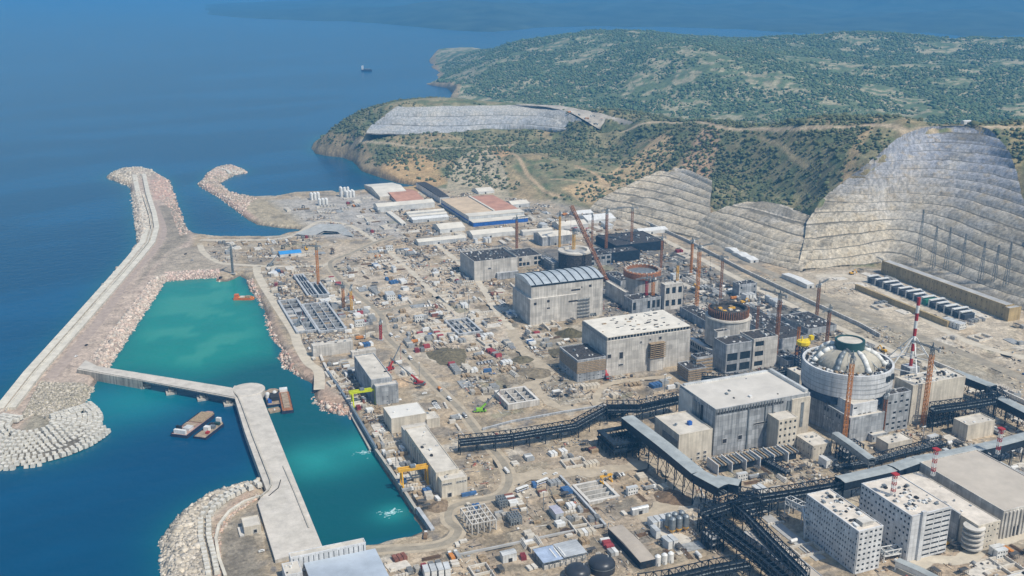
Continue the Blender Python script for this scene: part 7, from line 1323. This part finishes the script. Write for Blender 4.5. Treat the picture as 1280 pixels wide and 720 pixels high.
# labels: what it is, the landmark it stands nearest to, and its order from the left among its equals there
LM = [(370, 350, 'the upper end of the shore road'), (350, 380, 'the middle of the shore road'), (380, 430, 'the lower end of the shore road'), (395, 345, 'the yellow orange crane at the intake'), (425, 370, 'the two small cranes beside the haul road'), (440, 400, 'the right rim of the intake basins'), (445, 428, 'the intake head wall'), (475, 405, 'the single red mast'),
 (430, 325, 'the upper bend of the haul road'), (470, 330, 'the top of the haul road'), (510, 345, 'the sandy track in the upper yard'), (550, 330, 'the long grey blue shed'), (470, 365, 'the haul road above the side road'), (520, 372, 'the upper edge of the short side road'), (505, 400, 'the lower edge of the short side road'), (560, 372, 'the right end of the short side road'), (580, 395, 'the half built basin, upper side'), (540, 415, 'the left rim of the half built basin'), (610, 410, 'the right rim of the half built basin'),
 (560, 445, 'the broad olive heap'), (600, 450, 'the yard right of the olive heap'), (590, 490, 'the lime green crane'), (640, 500, 'the square white basin'), (630, 460, 'the bend of the dirt track'), (620, 375, 'the front left of the ribbed roof hall'), (640, 340, 'the farthest hall, its right side'), (590, 345, 'the farthest hall, its front'), (690, 415, 'the front of the ribbed roof hall'), (670, 440, 'the low olive heaps'), (720, 490, 'the unfinished annex'), (790, 482, 'the front of the middle hall'), (850, 480, 'the stepped block at the middle hall'),
 (625, 560, 'the left end of the long level gallery'), (690, 550, 'the middle of the long level gallery'), (750, 545, 'the dark double platform'), (720, 575, 'the dusty road above the pit'), (600, 650, 'the open white column frame'), (645, 640, 'the blue grey steel cage'), (660, 620, 'the two buses'), (700, 630, 'the lilac grey shed'), (600, 680, 'the trench wall, left part'), (680, 665, 'the trench wall, right part'), (735, 640, 'the retaining wall of the pit'), (790, 610, 'the right rim of the pit'), (800, 650, 'the arched grey shed'), (520, 700, 'the harbour corner road'), (580, 700, 'the bottom edge left of the white shed'), (645, 705, 'the white shed at the bottom'), (710, 700, 'the pale blue roof'), (760, 690, 'the dark sided warehouse'), (840, 680, 'the silo cluster'),
 (430, 470, 'the upper end of the blue quay'), (450, 500, 'the lime gantry'), (480, 550, 'the bright roofed hall'), (495, 585, 'the lower quay above the orange gantry'), (520, 615, 'the orange gantry'), (535, 635, 'the lower end of the quay'), (520, 470, 'the red telescopic cranes'), (570, 530, 'the haul road above the gallery'), (300, 312, 'the left of the oval yard'), (350, 318, 'the bright blue roof'), (400, 312, 'the right of the oval yard'), (385, 262, 'the cement silos, left'), (430, 262, 'the cement silos, right'), (480, 275, 'the narrow cream shed'), (440, 290, 'the small dock'), (530, 300, 'the three stepped roofs'), (590, 310, 'the flat pale roof below the blue front'), (630, 310, 'the tall scaffold block'),
 (670, 272, 'the right of the terracotta roof'), (710, 278, 'the boom crane tip'), (760, 285, 'the row of white huts'), (800, 300, 'the white hut by the diagonal road'), (700, 300, 'the pale walled building'), (790, 310, 'the far navy blocks'), (850, 320, 'the start of the diagonal road'), (900, 350, 'the small workshop block'), (940, 375, 'the diagonal road above the dark ringed drum'), (860, 360, 'the portal block'), (900, 365, 'the ground behind the dark ringed drum'), (950, 395, 'the rebar yard behind the dark ringed drum'), (1010, 420, 'the blue lattice tower'), (985, 455, 'the foot of the blue lattice tower'), (1060, 350, 'the far end of the bays'), (1120, 365, 'the bays, middle'), (1200, 400, 'the ochre end block'), (1250, 430, 'the ochre corner at the right edge'),
 (1090, 440, 'the striped stack, left side'), (1160, 460, 'the striped stack, right side'), (1220, 490, 'the right roofed gallery'), (1270, 510, 'the right edge gallery'), (1040, 585, 'the left end of the light roofed gallery'), (1090, 570, 'the beige cube'), (1150, 550, 'the orange crane at the cream block'), (1230, 540, 'the cream cube'), (1200, 575, 'the long hall, far corner'), (1230, 590, 'the long hall, side wall'), (1265, 600, 'the right edge of the cluttered yard'), (1180, 680, 'the right office block'), (1240, 695, 'the balcony building'), (1120, 710, 'the left office block, lower end'), (930, 590, 'the duct frames'), (980, 590, 'the laboratory block'), (220, 325, 'the root of the breakwater'), (960, 640, 'the grey channel cover')]
LMW = [(G(a, b, 0), t) for a, b, t in LM]
by = {}
for it in LOT:
    p = it[0].location; t = min(LMW, key=lambda q: (q[0].x-p.x)**2+(q[0].y-p.y)**2)[1]; by.setdefault((it[1], it[2], t), []).append(it)
for (kind, col, t), its in by.items():
    its.sort(key=lambda q: q[4][0]); kn = kind.replace('_', ' '); n_ = len(its)
    for i, it in enumerate(its):
        it[0]['label'] = f'{col} {kn} near {t}' if n_ == 1 else (f'{["left", "right"][i]} {col} {kn} of two near {t}' if n_ == 2 else f'{nth(i+1)} {col} {kn} from the left near {t}')
        it[0]['group'] = f'{kn}s {it[3]}'
        if len(it[0]['label'].split()) > 16: it[0]['label'] = it[0]['label'].replace(' from the left near the ', ' from left near ').replace(' of two near the ', ' near ')
        if len(it[0]['label'].split()) > 16: print('LONG', it[0]['label'])
print('clutter', len(LOT), KCOUNT)
# ---------------------------------------------------------------- loose litter nobody could count
def litter():
    g = np.random.default_rng(77); V = []; Fq = []; Cc_ = []; pal = np.array([(.62, .58, .50), (.66, .65, .62), (.45, .40, .33), (.20, .18, .16), (.08, .08, .085), (.34, .25, .17), (.40, .16, .12), (.12, .2, .38), (.55, .45, .33), (.30, .31, .32)]); wt = np.array([3, 1.2, 4, 4, 3, 4, .3, .1, 4, 3]); wt = wt/wt.sum()
    zs_ = [([(330, 335), (420, 335), (480, 400), (500, 440), (560, 440), (640, 410), (640, 330), (560, 300), (470, 302), (420, 330), (380, 330)], 9000, 1.0), ([(330, 340), (400, 335), (440, 425), (390, 440), (350, 390)], 2500, 1.0), ([(350, 265), (520, 235), (660, 250), (800, 285), (860, 315), (820, 345), (560, 320), (420, 290)], 7000, 1.1), ([(800, 300), (1060, 420), (1000, 470), (900, 470), (760, 400), (650, 340)], 8000, 1.1),
           ([(560, 430), (860, 440), (850, 500), (600, 540)], 4000, .8), ([(560, 540), (900, 560), (960, 620), (880, 720), (460, 720), (580, 630)], 6500, .7), ([(400, 460), (470, 440), (560, 620), (540, 650), (480, 570)], 2500, .8), ([(890, 560), (1060, 560), (1280, 480), (1280, 560), (1040, 610), (920, 610)], 5000, .8), ([(1180, 570), (1290, 550), (1290, 625)], 1800, .9), ([(860, 330), (1060, 360), (1280, 430), (1280, 500), (1060, 430)], 1900, .8), ([(1100, 650), (1290, 640), (1290, 730), (1060, 730)], 1500, .7), ([(255, 300), (410, 295), (400, 328), (270, 328)], 1500, .9)]
    fb = np.array([(0, 3, 2, 1), (4, 5, 6, 7), (0, 1, 5, 4), (1, 2, 6, 5), (2, 3, 7, 6), (3, 0, 4, 7)]); base = np.array([(-1, -1, 0), (1, -1, 0), (1, 1, 0), (-1, 1, 0), (-1, -1, 1), (1, -1, 1), (1, 1, 1), (-1, 1, 1)], float)
    FA = np.array(FOOT); n0 = 0
    for pts, n, sc in zs_:
        n = int(n*.26)
        Q = poly(pts); lo, hi = Q.min(0), Q.max(0); cl = g.uniform(lo, hi, (n//22+1, 2)); P = cl[g.integers(0, len(cl), n*2)]+g.normal(0, 11, (n*2, 2)); P = P[inside(P, Q)]
        ok = np.ones(len(P), bool)
        for (a, b, c, d) in FA: ok &= ~((P[:, 0] > a+1) & (P[:, 0] < c-1) & (P[:, 1] > b+1) & (P[:, 1] < d-1))
        for q, w_ in RW: ok &= dist(P, q, False) > w_/2
        P = P[ok]; ok = shore(P) > 10; P = P[ok][:n]; k = len(P); long_ = g.random(k) < .6
        sx = np.where(long_, g.uniform(1.5, 7, k), g.gamma(3, .3, k)+.3)*sc; sy = np.where(long_, g.uniform(.15, .5, k), g.gamma(3, .28, k)+.3)*sc; sz = np.where(long_, g.uniform(.3, .9, k), g.gamma(2.4, .5, k)+.25)*sc
        th = np.where(g.random(k) < .7, np.round(g.random(k))*math.pi/2+g.normal(0, .12, k), g.uniform(0, 3.14, k)); v = base[None]*np.stack([sx, sy, sz], 1)[:, None]; c, s = np.cos(th)[:, None], np.sin(th)[:, None]; X = v[:, :, 0]*c-v[:, :, 1]*s+P[:, :1]; Y = v[:, :, 0]*s+v[:, :, 1]*c+P[:, 1:2]
        V.append(np.stack([X, Y, v[:, :, 2]-.05], 2).reshape(-1, 3)); Fq.append((fb[None]+(n0+8*np.arange(k))[:, None, None]).reshape(-1, 4)); n0 += 8*k
        w3 = wt.copy(); w3[[3, 4, 9]] *= (5 if abs(sc-1.1) < .01 and pts[0][0] == 800 else 1); w3 /= w3.sum(); cc = pal[g.choice(len(pal), k, p=w3)]*g.uniform(.75, 1.15, (k, 1)); Cc_.append(np.repeat(np.concatenate([cc, np.ones((k, 1))], 1), 8, 0))
    V = np.concatenate(V); Fq = np.concatenate(Fq); Cc_ = np.concatenate(Cc_); me = bpy.data.meshes.new('building_debris'); me.vertices.add(len(V)); me.vertices.foreach_set('co', V.astype(np.float32).ravel()); me.loops.add(Fq.size); me.loops.foreach_set('vertex_index', Fq.astype(np.int32).ravel()); me.polygons.add(len(Fq)); me.polygons.foreach_set('loop_start', np.arange(0, Fq.size, 4, dtype=np.int32)); me.update(calc_edges=True)
    at = me.color_attributes.new('tint', 'FLOAT_COLOR', 'POINT'); at.data.foreach_set('color', Cc_.astype(np.float32).ravel()); me.materials.append(MATS['tinted']); o = bpy.data.objects.new('building_debris', me); C.objects.link(o); tag(o, 'loose boards, blocks and scrap strewn over the building yards', 'debris', kind='stuff')
litter()

for i, (a, b, z) in enumerate(((712, 141, 101), (724, 144, 100), (733, 149, 95), (741, 146, 98), (752, 150, 94), (745, 156, 86))):
    p = G(a, b, z); place('truck', ['orange', 'grey'][i % 2], p.x, p.y, .3+i, '', z=z, fixed=ORD[i]+' truck from the left on the bare sandy top of the spoil heap', sc=1.3)
p = G(1210, 153, 166); shed('hilltop_hut', 'small pale hut on the ridge road above the tall rock cut', (p.x-8, p.y, 16, 8, 5), M_sheetw, M_wht); bpy.data.objects['hilltop_hut'].location.z = 163
